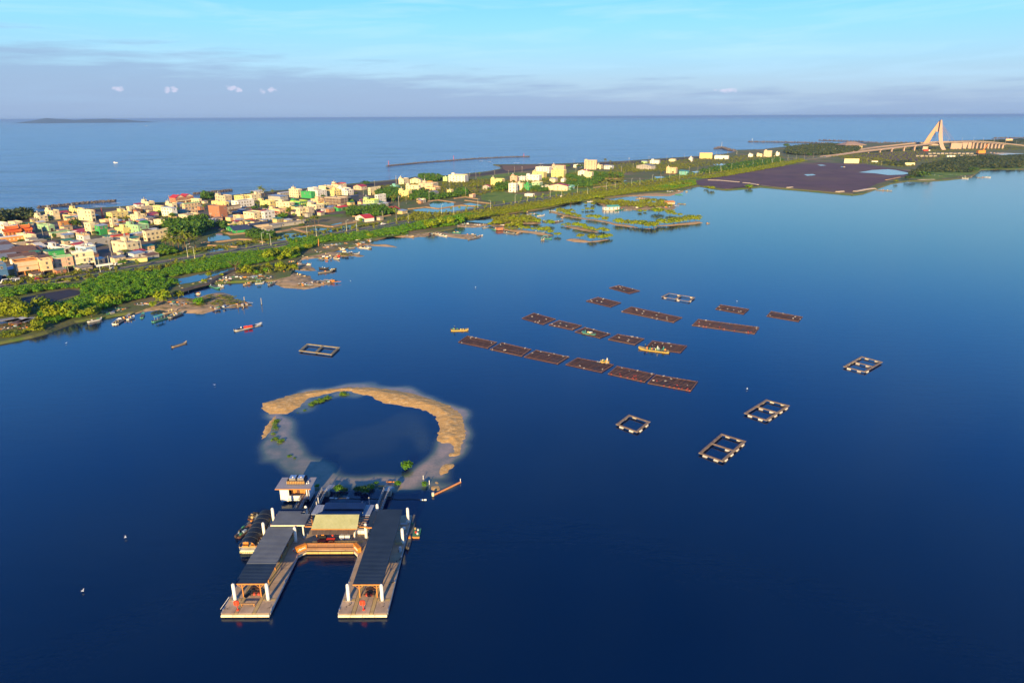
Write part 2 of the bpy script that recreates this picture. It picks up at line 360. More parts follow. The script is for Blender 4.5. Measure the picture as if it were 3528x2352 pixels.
# grass fields and the green banks of the shore road
for c, pts in [('A5', [(1780, 300), (2050, 262), (2352, 240), (2352, 330), (2050, 345), (1800, 330)]), ('A6', [(0, 380), (300, 345), (560, 340), (690, 380), (440, 420), (280, 400), (0, 440)]),
               ('A5', [(1850, 640), (2050, 600), (2352, 560), (2352, 780), (2100, 790), (1880, 750)]), ('A6', [(0, 690), (180, 690), (420, 720), (560, 745), (520, 790), (420, 830), (260, 880), (0, 830)]),
               ('A4', [(620, 770), (980, 750), (1220, 800), (1150, 860), (800, 850)]), ('A4', [(1440, 960), (1800, 1000), (1700, 1060), (1500, 1010)]),
               ('L0', [(0, 880), (420, 830), (820, 730), (1829, 700), (1829, 760), (1400, 800), (900, 880), (0, 965)]),
               ('B3', [(0, 380), (700, 230), (1100, 180), (1560, 90), (2000, 40), (2352, -10), (2352, 290), (1560, 440), (1000, 540), (300, 680), (0, 740)]),
               ('B4', [(0, 300), (600, 200), (1100, 120), (1500, 60), (2352, -40), (2352, 230), (1900, 280), (1400, 340), (700, 390), (250, 540), (0, 700)]),
               ('N1', [(300, 800), (700, 700), (1100, 640), (1450, 600), (1900, 520), (2352, 440), (2352, 540), (2240, 575), (2000, 630), (1600, 690), (1180, 760), (1080, 810), (700, 860), (300, 900)]),
               ('N2', [(0, 620), (500, 560), (1000, 490), (1500, 400), (2352, 290), (2352, 365), (1900, 440), (1500, 495), (1440, 555), (1250, 600), (900, 625), (500, 675), (0, 765)]),
               ('A6', [(1800, 300), (2352, 330), (2352, 430), (1900, 440), (1500, 420), (1350, 300)]),
               ('N3', [(1440, 600), (1600, 500), (1950, 430), (2352, 440), (2352, 528), (2010, 535), (1960, 570), (1600, 620)])]:
    sheet('grass_bank', c, pts, Z1 + .01 * random.random(), grass)
# the purple mud flat with its pools and white shell bank
sheet('mudflat', 'S', [(2386, 624), (2440, 614), (2521, 602), (2623, 583), (2700, 572), (2780, 562), (2828, 560), (2981, 566), (3138, 590), (3118, 608), (3024, 632), (2960, 662), (2941, 664), (2871, 661), (2780, 652), (2697, 645), (2622, 638), (2570, 645), (2505, 650), (2440, 643), (2410, 638)], Z2, mud)
sheet('mudflat', 'N3', [(900, 440), (1300, 400), (1620, 400), (1700, 430), (1500, 470), (1100, 470)], Z2, mud)
sheet('mudflat', 'C1', [(0, 455), (120, 425), (350, 378), (560, 345), (660, 358), (670, 378), (590, 398), (420, 445), (300, 480), (240, 500), (190, 470), (80, 480), (0, 480)], Z2, mat('mud_pond', (.03, .025, .04), (.02, .02, .035), .8, .05, space='w'))
for c, pts in [('N3', [(1045, 558), (1090, 552), (1160, 540), (1280, 534), (1340, 540), (1460, 566), (1400, 576), (1280, 580), (1180, 566)]), ('N3', [(615, 574), (690, 572), (712, 580), (645, 586)]),
               ('N3', [(720, 499), (760, 498), (795, 504), (750, 507)]), ('N3', [(905, 513), (940, 513), (945, 518), (915, 518)]), ('N3', [(2065, 398), (2352, 412), (2352, 440), (2200, 425), (2090, 408)]),
               ('A3', [(320, 1160), (440, 1100), (600, 1080), (760, 1150), (800, 1200), (500, 1230), (340, 1255)]), ('A3', [(520, 1320), (1000, 1265), (1110, 1280), (1120, 1320), (1000, 1355), (700, 1340)]),
               ('A3', [(200, 1380), (640, 1395), (660, 1430), (400, 1465), (220, 1430)]), ('A3', [(1700, 1215), (1900, 1090), (2100, 1080), (2200, 1110), (2352, 1130), (2400, 1200), (1800, 1225)]),
               ('A4', [(480, 1130), (700, 1090), (950, 1110), (1450, 1020), (1500, 1050), (1260, 1130), (730, 1210), (700, 1180)]), ('A4', [(930, 1030), (1150, 980), (1180, 1000), (960, 1035)]),
               ('A5', [(800, 820), (1000, 768), (1080, 768), (1320, 820), (1310, 880), (1000, 935), (850, 905)]), ('A5', [(480, 960), (700, 930), (980, 945), (1450, 880), (1750, 910), (1500, 980), (900, 1050), (650, 1030)]),
               ('A5', [(1500, 840), (1650, 820), (1900, 870), (1700, 885)]), ('N2', [(490, 505), (600, 497), (765, 507), (700, 525), (520, 527)]), ('B1', [(1110, 435), (1300, 423), (1335, 440), (1150, 452)]),
               ('B1', [(1395, 335), (1480, 323), (1570, 335), (1540, 352), (1420, 352)]), ('B1', [(600, 505), (690, 500), (760, 515), (640, 527)]), ('A6', [(1930, 470), (2352, 495), (2352, 525), (2000, 510)]),
               ('N1', [(880, 755), (1480, 765), (1400, 795), (1250, 780)])]:
    sheet('pond', c, pts, Z3, pond_m)
def ridge(name, c, pts, w, h, m, z=.9):
    """low bank with sloping sides along a line"""
    p = [Q(c, *q, z) for q in pts]; mb = MB()
    for i in range(len(p) - 1):
        d = (p[i + 1] - p[i]).normalized(); n = Vector((-d.y, d.x, 0)); a, b = p[i] - d * w * .2, p[i + 1] + d * w * .2; up = Vector((0, 0, h + .01 * i))
        mb.hexa([a + n * -w, b + n * -w, b + n * w, a + n * w], [a - n * w * .45 + up, b - n * w * .45 + up, b + n * w * .45 + up, a + n * w * .45 + up])
    return struct(name, mb, m)
for c, pts, w in [('A3', [(350, 1328), (660, 1350), (930, 1365)], 1.6), ('A3', [(200, 1280), (600, 1252), (950, 1205), (1200, 1218), (1450, 1268)], 2.2), ('A3', [(590, 1010), (830, 1110), (1200, 1070), (1300, 1040), (1450, 1052)], 2.6),
                  ('A3', [(1450, 1090), (1800, 1050), (2070, 995), (2352, 1065)], 2.4), ('A4', [(0, 1150), (180, 1112), (470, 1192), (550, 1205)], 2.2), ('A4', [(170, 1105), (700, 1035), (950, 1072), (1150, 1025), (1430, 972)], 2.6),
                  ('A5', [(790, 790), (1000, 765), (1330, 812)], 1.6), ('A5', [(400, 948), (750, 908), (1000, 942), (1450, 872), (1760, 892)], 1.6), ('A5', [(1330, 732), (1550, 702), (1780, 742)], 1.8), ('A5', [(1550, 772), (2050, 835)], 1.8),
                  ('N2', [(500, 486), (700, 496)], 1.8), ('N2', [(430, 580), (560, 565), (700, 540)], 1.8), ('N3', [(1265, 620), (1370, 598)], 2.), ('A4', [(1380, 860), (1900, 880), (2150, 835)], .8)]:
    ridge('dike', c, pts, w, .8, dike_m)
shell = mat('shell_bank', (.6, .5, .38), (.45, .36, .26), .9, .3, space='w')
ridge('shell_bank', 'S', [(2440, 621), (2480, 622), (2545, 628)], 2.2, .7, shell, .95); ridge('shell_bank', 'S', [(2561, 630), (2582, 632)], 2.2, .7, shell, .95); ridge('shell_bank', 'S', [(2589, 633), (2611, 637)], 2, .7, shell, .95)
ridge('shell_bank', 'N3', [(1020, 714), (1100, 698), (1165, 690)], 4, 1.4, shell, .3); ridge('shell_bank', 'N3', [(0, 692), (280, 662), (460, 688), (680, 705), (870, 722), (1000, 730)], 2.6, .7, dike_m, .3)
ridge('shell_bank', 'N3', [(1520, 620), (1640, 618)], 3.5, 1.0, shell, .3); ridge('shell_bank', 'N3', [(880, 718), (920, 714)], 3.5, 1.6, shell, .3); ridge('shell_bank', 'N3', [(490, 684), (520, 680)], 3, 1.4, shell, .3)

# creek behind the second spit
sheet('creek', 'B3', [(-320, 850), (0, 800), (400, 705), (700, 655), (900, 608), (990, 610), (985, 650), (800, 690), (500, 790), (300, 862), (100, 905), (0, 915), (-100, 935), (-320, 870)], Z3, pond_m)
ridge('embankment', 'S', [(560, 1032), (610, 1008), (663, 992), (720, 978), (770, 945), (815, 928)], 2.2, .7, mat('dark_stone', (.10, .085, .07), (.05, .045, .045), .9, .5, space='w'))

# road on the bank: two carriageways
rc = [(-60, 1002), (0, 995), (172, 968), (344, 943), (459, 926), (574, 908), (700, 889), (793, 871), (878, 855), (1000, 834), (1119, 816), (1255, 793), (1349, 777), (1440, 757), (1540, 740), (1669, 718), (1795, 699), (1914, 678), (2005, 666), (2104, 653), (2189, 640),
      (2260, 627), (2323, 617), (2463, 595), (2540, 583), (2609, 571), (2688, 559), (2771, 548), (2850, 541)]
rp = [P(x, y, 1.1) for x, y in rc]
# smooth it
def resample(p, step):
    out = []; 
    for i in range(len(p) - 1):
        a, b = p[i], p[i + 1]; n = max(1, int((b - a).length / step))
        out += [a.lerp(b, k / n) for k in range(n)]
    return out + [p[-1]]
rp = resample(rp, 12)
for _ in range(14): rp = [rp[0]] + [(rp[i - 1] + rp[i] * 2 + rp[i + 1]) / 4 for i in range(1, len(rp) - 1)] + [rp[-1]]
def ribbon(name, p, off, w, z0, z1, m, dash=None):
    mb = MB()
    for i in range(len(p) - 1):
        if dash and i % 2: continue
        def e(k, o):
            a = p[max(k - 1, 0)]; b = p[min(k + 1, len(p) - 1)]; d = (b - a).normalized(); n = Vector((d.y, -d.x, 0)); return p[k] + n * o
        q = [e(i, off - w / 2), e(i + 1, off - w / 2), e(i + 1, off + w / 2), e(i, off + w / 2)]
        lo = [(v.x, v.y, z0) for v in q]; hi = [(v.x, v.y, z1) for v in q]
        if z0 == z1: mb.face(hi[::-1])
        else: mb.hexa(lo[::-1], hi[::-1])
    return struct(name, mb, m)
ribbon('road', rp, -4.6, 6.6, 1.14, 1.14, asphalt); ribbon('road', rp, 4.6, 6.6, 1.14, 1.14, asphalt)
ribbon('kerb', rp, -8.05, .3, .9, 1.26, concrete); ribbon('kerb', rp, 8.05, .3, .9, 1.26, concrete); ribbon('median_strip', rp, 0, 2.5, .9, 1.24, grass)
r2 = resample(rp, 5)
for o in (-4.6, 4.6): ribbon('lane_marking', r2, o, .22, 1.16, 1.16, line_m, dash=1)
for o in (-7.6, -1.6, 1.6, 7.6): ribbon('edge_line', rp, o, .18, 1.16, 1.16, line_m)
ribbon('path', rp, -11.5, 2.2, 1.1, 1.1, mat('paving', (.2, .17, .14), (.13, .12, .1), .9, .5, space='w'))

# village lanes: paved dark ground between the houses
lane = mat('village_ground', (.15, .12, .10), (.09, .075, .065), .9, .12, c3=(.08, .12, .025), space='w')
for c, pts in [('A1', [(0, 470), (600, 420), (1590, 330), (1960, 300), (1960, 1210), (1300, 1290), (0, 1440)]), ('A2', [(0, 520), (800, 430), (1500, 380), (2240, 300), (2240, 680), (1650, 800), (1300, 1100), (1150, 1480), (0, 1568)]),
               ('A3', [(0, 420), (800, 360), (2352, 270), (2352, 800), (1700, 960), (1300, 1000), (600, 1000), (250, 1000), (0, 800)]), ('A4', [(0, 370), (1270, 250), (1700, 430), (2200, 500), (2000, 700), (1300, 800), (600, 830), (0, 900)])]:
    sheet('village_ground', c, pts, Z1 + .015 + .008 * 'A1A2A3A4'.index(c) / 2, lane)

# ------------------------------------------------------------------ spits and islets, built as low mounds
def P0(c, pts): return [V2(Q(c, x, y, 0)) for x, y in pts]
SPITS = [('sandbar', 'C1', [(820, 585), (1000, 555), (1080, 548), (1190, 525), (1290, 512), (1400, 530), (1500, 540), (1640, 548), (1800, 503), (1960, 490), (2060, 482), (2030, 462), (1950, 440), (1900, 415), (1830, 372), (1760, 368), (1690, 385), (1560, 425), (1450, 395), (1300, 400), (1150, 440), (1000, 500), (820, 560)], wrack, 1.5, .7),
         ('sandbar', 'M1', [(350, 1340), (500, 1330), (650, 1310), (800, 1320), (1060, 1325), (1200, 1392), (1400, 1402), (1560, 1375), (1700, 1335), (1780, 1312), (1740, 1300), (1500, 1305), (1475, 1255), (1400, 1235), (1300, 1230), (1200, 1180), (1000, 1200), (640, 1200), (480, 1280)], wrack, 1.5, .7),
         ('sandbar', 'M1', [(1380, 1200), (1560, 1205), (1480, 1160), (1420, 1130), (1330, 1110), (1100, 1080), (1050, 1120), (1200, 1190)], wrack, 1.2, .6),
         ('sandbar', 'B4', [(0, 720), (240, 740), (520, 700), (650, 735), (820, 715), (1020, 670), (1100, 672), (1300, 660), (1400, 685), (1500, 660), (1400, 620), (1250, 590), (1050, 580), (780, 570), (430, 560), (200, 590), (0, 640)], wrack, 1.2, .6),
         ('sandbar', 'B4', [(600, 500), (1000, 520), (1300, 470), (1500, 450), (1900, 465), (2180, 490), (2100, 450), (1960, 420), (1700, 420), (1400, 385), (1200, 360), (900, 390), (640, 430)], wrack, 1.2, .6),
         ('sandbar', 'B4', [(1850, 275), (2050, 250), (2180, 215), (2352, 225), (2420, 250), (2352, 292), (2100, 270)], sand, 1.2, .6),
         ('sandbar', 'N1', [(430, 920), (560, 938), (780, 930), (840, 905), (1000, 930), (1220, 958), (1345, 930), (1300, 915), (1180, 905), (1000, 890), (900, 870), (780, 850), (700, 850), (680, 880), (480, 900)], wrack, 1.2, .6),
         ('sandbar', 'N1', [(1080, 830), (1300, 835), (1420, 815), (1420, 800), (1300, 795), (1190, 790), (1100, 800)], wrack, 1.2, .6),
         ('sandbar', 'B5', [(1565, 772), (1650, 738), (1800, 745), (1990, 790), (2150, 775), (2300, 755), (2340, 765), (2150, 802), (1900, 815), (1700, 800)], sand, 1., .7),
         ('sandbar', 'B5', [(1270, 270), (1350, 250), (1430, 270), (1700, 335), (1900, 375), (2200, 415), (2400, 450), (2400, 472), (2150, 436), (1850, 392), (1550, 345), (1380, 300)], wrack, 1., .5),
         ('sandbar', 'B5', [(400, 545), (600, 572), (900, 602), (1050, 620), (1200, 650), (1370, 690), (1200, 688), (1000, 660), (900, 640), (700, 632), (420, 590)], sand, 1., .6),
         ('sandbar', 'B5', [(170, 490), (300, 380), (500, 350), (850, 330), (1000, 370), (1130, 460), (1110, 480), (700, 484), (500, 500), (400, 560), (250, 530)], wrack, 1.1, .5),
         ('sandbar', 'N2', [(400, 890), (640, 940), (780, 955), (900, 990), (1060, 992), (1080, 960), (1200, 952), (1430, 925), (1500, 920), (1535, 936), (1430, 950), (1200, 966), (1080, 968), (1000, 1002), (850, 985), (640, 960)], sand, 1.2, .5),
         ('sandbar', 'N2', [(120, 960), (300, 975), (475, 1022), (475, 1035), (300, 1012), (140, 975)], wrack, 1.1, .4),
         ('sandbar', 'N2', [(470, 712), (560, 690), (700, 720), (950, 738), (1150, 735), (1220, 728), (1260, 790), (1200, 812), (1000, 800), (850, 805), (700, 795), (540, 775), (480, 740)], wrack, 1.3, .5),
         ('sandbar', 'N2', [(865, 668), (1000, 682), (1030, 700), (900, 704)], wrack, 1.2, .4),
         ('sandbar', 'N2', [(750, 640), (980, 630), (1180, 640), (1330, 605), (1340, 620), (1200, 665), (980, 662), (760, 670)], sand, 1.4, .5)]
for i, (n, c, pts, m, res, h) in enumerate(SPITS): mound(n, P0(c, pts), m, slope=.16, hmax=h, res=res, rough=.25, seed=20 + i)

# the ring: emergent shell sand crescents
ring_sand = mat('ring_sand', (.70, .43, .15), (.46, .26, .085), .95, 3.2, c3=(.68, .46, .21), space='w', bump=.05, bscale=5)
RING = [[(265, 320), (275, 280), (370, 255), (540, 205), (700, 175), (900, 152), (1040, 138), (1200, 140), (1400, 155), (1600, 190), (1800, 245), (1950, 300), (2050, 370), (2090, 440), (2105, 520), (2095, 600), (2060, 680), (2050, 740), (2010, 770), (1950, 765), (1960, 735), (1990, 720), (1995, 680), (1960, 650), (1890, 645), (1840, 620), (1845, 570), (1865, 520), (1850, 450), (1820, 400), (1760, 360), (1650, 330), (1500, 305), (1350, 280), (1280, 245), (1250, 220), (1180, 210), (1120, 195), (1050, 178), (950, 178), (820, 208), (700, 238), (650, 275), (615, 320), (530, 360), (500, 385), (430, 380), (330, 380), (290, 360)],
        [(395, 390), (400, 430), (355, 510), (305, 595), (258, 608), (268, 560), (298, 490), (355, 430), (375, 400)], [(1920, 820), (2000, 825), (1995, 860), (1930, 915), (1880, 930), (1855, 910), (1880, 860)],
        [(1800, 990), (1850, 980), (1865, 1005), (1825, 1022)], [(1800, 1035), (1860, 1022), (1872, 1060), (1830, 1075), (1795, 1060)], [(1330, 1025), (1480, 1010), (1490, 1030), (1350, 1050)]]
for i, pts in enumerate(RING): mound('sandbar', P0('K2', pts), ring_sand, slope=.13, hmax=.5, res=.4, rough=.06, edge=.7, seed=50 + i)
# shallows round the ring: the same water, tinted by the sand close under it
SHP = [[(640, 240, 50, .6), (500, 290, 60, .75), (360, 370, 55, .8), (400, 450, 75, .72), (410, 560, 90, .68), (450, 660, 100, .62), (560, 750, 100, .62), (660, 840, 100, .64), (800, 920, 90, .62), (950, 980, 85, .66), (1120, 1020, 80, .66), (1300, 1015, 85, .8), (1450, 990, 90, .92), (1560, 960, 95, .95), (1680, 915, 95, .92), (1790, 880, 95, .88), (1880, 780, 80, .85), (1930, 690, 85, .85), (2010, 600, 75, .8), (2060, 500, 60, .8), (2050, 420, 62, .8), (1980, 345, 62, .78), (1850, 275, 60, .76), (1700, 222, 58, .74), (1500, 180, 55, .7), (1300, 156, 52, .7), (1100, 148, 50, .7), (900, 165, 50, .7), (700, 205, 52, .7), (500, 245, 52, .72), (330, 300, 60, .75)],
       [(350, 420, 40, .6), (280, 560, 45, .6), (270, 640, 38, .62), (310, 720, 36, .6), (380, 800, 38, .62), (460, 860, 38, .52), (560, 930, 45, .4), (700, 975, 55, .45), (900, 1010, 50, .5)],
       [(1700, 990, 60, .75), (1850, 960, 60, .7), (1950, 880, 60, .75), (2020, 780, 50, .75), (2060, 680, 50, .75)], [(1560, 1040, 50, .6), (1700, 1060, 50, .6), (1850, 1075, 45, .55), (1900, 1040, 40, .5)], [(620, 300, 60, .45), (760, 260, 55, .45), (1000, 205, 45, .5), (1150, 220, 45, .5)],
       [(1100, 640, 240, .04), (1600, 450, 150, .06), (1720, 650, 80, .1)]]
def shp(x, y, r, k):
    p = Q('K2', x, y, 0); return p.x, p.y, r * .86 * .38265 / F * (p - Vector((0, 0, CH))).length, k
gx = np.arange(-80, 12, .8); gy = np.arange(128, 262, .8); X, Y = np.meshgrid(gx, gy); A = np.zeros(X.shape)
WX = (vnoise(X / 7, Y / 9, 3) - .5) * 5; WY = (vnoise(X / 7, Y / 9, 4) - .5) * 8
for path in SHP:
    w = [shp(*q) for q in path]
    for i in range(len(w) - 1):
        (x0, y0, r0, k0), (x1, y1, r1, k1) = w[i], w[i + 1]; YS = 1.7      # patches lie longer away from the camera than across
        ex, ey = x1 - x0, (y1 - y0) / YS; px, py = X + WX - x0, (Y + WY - y0) / YS
        t = np.clip((px * ex + py * ey) / (ex * ex + ey * ey), 0, 1); d = np.hypot(px - t * ex, py - t * ey) / (r0 + (r1 - r0) * t)
        A = np.maximum(A, (k0 + (k1 - k0) * t) * np.clip((1.28 - d) / .6, 0, 1))
edge = np.minimum(np.minimum(X - gx[0], gx[-1] - X), np.minimum(Y - gy[0], gy[-1] - Y)); A *= np.clip(edge / 6, 0, 1)
for _ in range(3): A[1:-1, 1:-1] = (A[1:-1, 1:-1] * 2 + A[:-2, 1:-1] + A[2:, 1:-1] + A[1:-1, :-2] + A[1:-1, 2:]) / 6
n0, n1 = X.shape; I = np.arange(n0 * n1).reshape(n0, n1)
me = bpy.data.meshes.new('shallows'); me.from_pydata(np.stack([X.ravel(), Y.ravel(), np.full(X.size, .02)], 1).tolist(), [], np.stack([I[:-1, :-1].ravel(), I[:-1, 1:].ravel(), I[1:, 1:].ravel(), I[1:, :-1].ravel()], 1).tolist())
at = me.attributes.new('shoal', 'FLOAT', 'POINT'); at.data.foreach_set('value', A.ravel()); me.materials.append(lagoon_m)
o = link(bpy.data.objects.new('shallows', me)); o['kind'] = 'structure'

# far hills across the sea
mb = MB(); hx = np.linspace(40, 540, 40)
prof = lambda x: 9 * math.exp(-((x - 165) / 75) ** 2) + 7.5 * math.exp(-((x - 330) / 110) ** 2) + 3.0 * math.exp(-((x - 440) / 80) ** 2) + .4 * math.sin(x * .09)
D0 = 20000
for k in range(len(hx) - 1):
    def top(x):
        b = P(x, 421, 0); d = Vector((b.x, b.y, 0)).normalized(); h = prof(x) / F * D0 * 1.3
        return d, h
    for (x0, x1) in ((hx[k], hx[k + 1]),):
        d0, h0 = top(x0); d1, h1 = top(x1)
        a, b = d0 * D0, d1 * D0; c, d = d0 * (D0 + 900), d1 * (D0 + 900); e, f = d0 * (D0 + 1900), d1 * (D0 + 1900)
        up = lambda v, h: Vector((v.x, v.y, h - 1))
        mb.face([up(a, 0), up(b, 0), up(d, h1), up(c, h0)]); mb.face([up(c, h0), up(d, h1), up(f, 0), up(e, 0)])
struct('hills', mb, mat('hill_forest', (.05, .08, .06), (.07, .09, .06), .95, .002, space='w'), smooth=True)
# surf
for c, pts in [('A1', [(1550, 150), (1640, 146), (1790, 152), (1780, 158), (1650, 158)]), ('A1', [(1230, 110), (1340, 92), (1440, 100), (1330, 120)]), ('A1', [(1840, 100), (1960, 92), (2060, 98), (1900, 106)]), ('A1', [(1900, 155), (2050, 148), (2150, 145), (1960, 162)]),
               ('A3', [(260, 250), (360, 228), (420, 240), (320, 258)]), ('A3', [(690, 225), (780, 200), (800, 215), (720, 240)]), ('A3', [(540, 235), (600, 226), (600, 236)]), ('A6', [(790, 178), (870, 170), (930, 176), (850, 186)]), ('A6', [(1160, 172), (1300, 170), (1310, 178), (1200, 180)]), ('A6', [(350, 165), (470, 162), (480, 168), (380, 172)]),
               ('B1', [(1870, 143), (2000, 136), (2050, 142), (1960, 150)]), ('B1', [(2140, 133), (2250, 122), (2330, 118), (2270, 132)]), ('N3', [(560, 386), (640, 372), (700, 372), (640, 386)]), ('N3', [(1240, 322), (1290, 318), (1300, 324)]), ('N1', [(1310, 160), (1370, 158), (1360, 165)]), ('N1', [(1400, 168), (1450, 167), (1440, 173)])]:
    sheet('surf', c, pts, -.25, foam_m)
# ------------------------------------------------------------------ vegetation
def leaf_mat(name, c, c2, c3=None):
    m = mat(name, c, c2, .6, 1.1, rnd=.3, c3=c3, space='w'); b = m.node_tree.nodes['Principled BSDF']; b.inputs['Specular IOR Level'].default_value = .2
    return m
green_l = leaf_mat('mangrove_leaf', (.045, .14, .006), (.11, .26, .01), (.17, .26, .008))
lime_l = leaf_mat('bush_leaf', (.15, .21, .006), (.25, .29, .008), (.09, .17, .008))
dark_l = leaf_mat('tree_leaf', (.035, .085, .012), (.055, .125, .015), (.10, .14, .012))
wood_l = leaf_mat('far_wood_leaf', (.025, .055, .03), (.06, .10, .035), (.14, .14, .035))  # brightest tone: brown green patches, with sunlit tops put into the colour
palm_l = leaf_mat('palm_leaf', (.11, .16, .012), (.19, .20, .02))
bark = mat('bark', (.16, .10, .06), (.09, .06, .04), .9, 2)

def crown_arrays(n, lobes, leaf, seed):
    """leaf clumps (quads) on the shells of a few lobes; returns verts (n*4, 3)"""
    r_ = np.random.default_rng(seed); lob = np.array(lobes); wgt = lob[:, 3] ** 2; idx = r_.choice(len(lob), n, p=wgt / wgt.sum())
    d = r_.normal(size=(n, 3)); d[:, 2] = np.abs(d[:, 2]) * .9 - .25; d /= np.linalg.norm(d, axis=1)[:, None]
    rad = lob[idx, 3] * (r_.random(n) ** .33 * .35 + .68)
    c = lob[idx, :3] + d * rad[:, None]
    nrm = d + r_.normal(size=(n, 3)) * .55; nrm /= np.linalg.norm(nrm, axis=1)[:, None]
    t = np.cross(nrm, r_.normal(size=(n, 3))); t /= np.linalg.norm(t, axis=1)[:, None]; b = np.cross(nrm, t)
    s = leaf * (.6 + .8 * r_.random(n))[:, None]; t *= s; b *= s * .7
    V = np.stack([c - t - b * .6, c + t * .2 - b, c + t + b * .5, c - t * .2 + b], 1)
    V[:, :, 2] = np.maximum(V[:, :, 2], .02)
    return V.reshape(-1, 3)
def leaves_mesh(name, V, m):
    me = bpy.data.meshes.new(name); n = len(V); me.vertices.add(n); me.vertices.foreach_set('co', V.astype(np.float32).ravel())
    me.loops.add(n); me.loops.foreach_set('vertex_index', np.arange(n, dtype=np.int32)); me.polygons.add(n // 4); me.polygons.foreach_set('loop_start', np.arange(0, n, 4, dtype=np.int32))
    me.update(calc_edges=True); me.materials.append(m); return me
def lobes_for(seed, w=1., h=1., k=7):
    r_ = random.Random(seed); out = [(0, 0, .5 * h, .5 * w)]
    for i in range(k):
        a = r_.random() * 2 * PI; q = .34 * w * (.5 + r_.random() * .6); out.append((math.cos(a) * q, math.sin(a) * q, h * (.25 + .45 * r_.random()), w * (.2 + .14 * r_.random())))
    return out
# unit crowns (about 1 wide and 1 high)
UC = [crown_arrays(300, lobes_for(s), .085, s) for s in range(6)]
US = [[crown_arrays(n, lobes_for(s + 40, k=5), lf, s + 40) for s in range(8)] for n, lf in ((150, .1), (64, .15), (34, .2))]
crown_mesh = {(k, mm.name): leaves_mesh('crown', UC[k], mm) for k in range(6) for mm in (green_l, lime_l, dark_l)}
core = MB()
def blob(r=.36, z=.42, n=8):
    mb = MB(); rings = [(-.34, .22), (-.12, .36), (.12, .34), (.3, .18)]; pts = [[(math.cos(2 * PI * k / n) * q * r / .36, math.sin(2 * PI * k / n) * q * r / .36, z + h * r / .36) for k in range(n)] for h, q in rings]
    for a, b in zip(pts, pts[1:]):
        for k in range(n): mb.face([a[k], a[(k + 1) % n], b[(k + 1) % n], b[k]])
    mb.face(pts[-1]); return mb
stem_mb = MB(); stem_mb.tube((0, 0, 0), (0, 0, .5), .05, .03, 6)
for a in range(4): stem_mb.tube((0, 0, .3), (math.cos(a * 1.6) * .3, math.sin(a * 1.6) * .3, .62), .022, .01, 5)
trunk_me = stem_mb.mesh('trunk', bark)
NB = 0
def bush(p, w, h, m, label, name='mangrove_bush', cat='bush', group=None, k=None, raise_=.0):
    """crown (leaf clumps) over a short branching trunk"""
    global NB; NB += 1; k = NB % 6 if k is None else k
    t = thing(name, label, cat, (p[0], p[1], p[2]), random.random() * 6, group)
    c = obj('crown', crown_mesh[(k, m.name)], None, t, (0, 0, raise_ * h)); c.scale = (w * 1.05, w * 1.05, h * (1 - raise_))
    q = obj('trunk', trunk_me, None, t); q.scale = (h * .8, h * .8, h)
    return t
def thicket(name, zones, m, spacing, wh, z=.9, kind_idx=US, seed=3):
    """a mangrove thicket that reads as one mass: one mesh of leaf clumps"""
    r_ = np.random.default_rng(seed); out = []
    for zn in zones:
        pl = [V2(Q(zn[0], x, y, z)) for x, y in zn[1]]; A = np.array(pl); sp_ = spacing * (zn[2] if len(zn) > 2 else 1)
        gx = np.arange(A[:, 0].min(), A[:, 0].max(), sp_); gy = np.arange(A[:, 1].min(), A[:, 1].max(), sp_)
        X, Y = np.meshgrid(gx, gy); X = X + r_.uniform(-.45, .45, X.shape) * sp_; Y = Y + r_.uniform(-.45, .45, Y.shape) * sp_
        ok = (sdist(X, Y, pl) > 0) & (r_.random(X.shape) < .93); hs = zn[3] if len(zn) > 3 else 1
        dens = vnoise(X / 18, Y / 18, seed + 1)
        for x, y, dn in zip(X[ok], Y[ok], dens[ok]):
            a = r_.random() * 6.28; ca, sa = math.cos(a), math.sin(a); w = wh[0] * (.7 + .7 * r_.random()) ; h = wh[1] * hs * (.55 + .5 * r_.random() + .5 * dn)
            V = US[2 if name == 'low_scrub' else 0 if y < 520 else 1][int(r_.integers(8))]; o = np.empty_like(V)
            o[:, 0] = (V[:, 0] * ca - V[:, 1] * sa) * w + x; o[:, 1] = (V[:, 0] * sa + V[:, 1] * ca) * w + y; o[:, 2] = V[:, 2] * h + z; out.append(o)
    V = np.concatenate(out); me = leaves_mesh(name, V, m); o = link(bpy.data.objects.new(name, me)); o['kind'] = 'stuff'; o['label'] = zones_label[name]
    o['category'] = 'vegetation'
    return len(V) // 4
zones_label = dict(mangrove_thicket='dense bright green mangrove thicket between the shore road and the lagoon', lagoon_hedge='yellow green hedge of mangroves lining the lagoon edge', coastal_wood='dark grey green wood along the far coast by the bridge',
                   village_grove='dark green grove of trees and shrubs between the village houses', low_scrub='low weeds and scrub on the road bank and waste ground', ring_plants='low bright green plants growing on the ring sandbar')
nq = 0
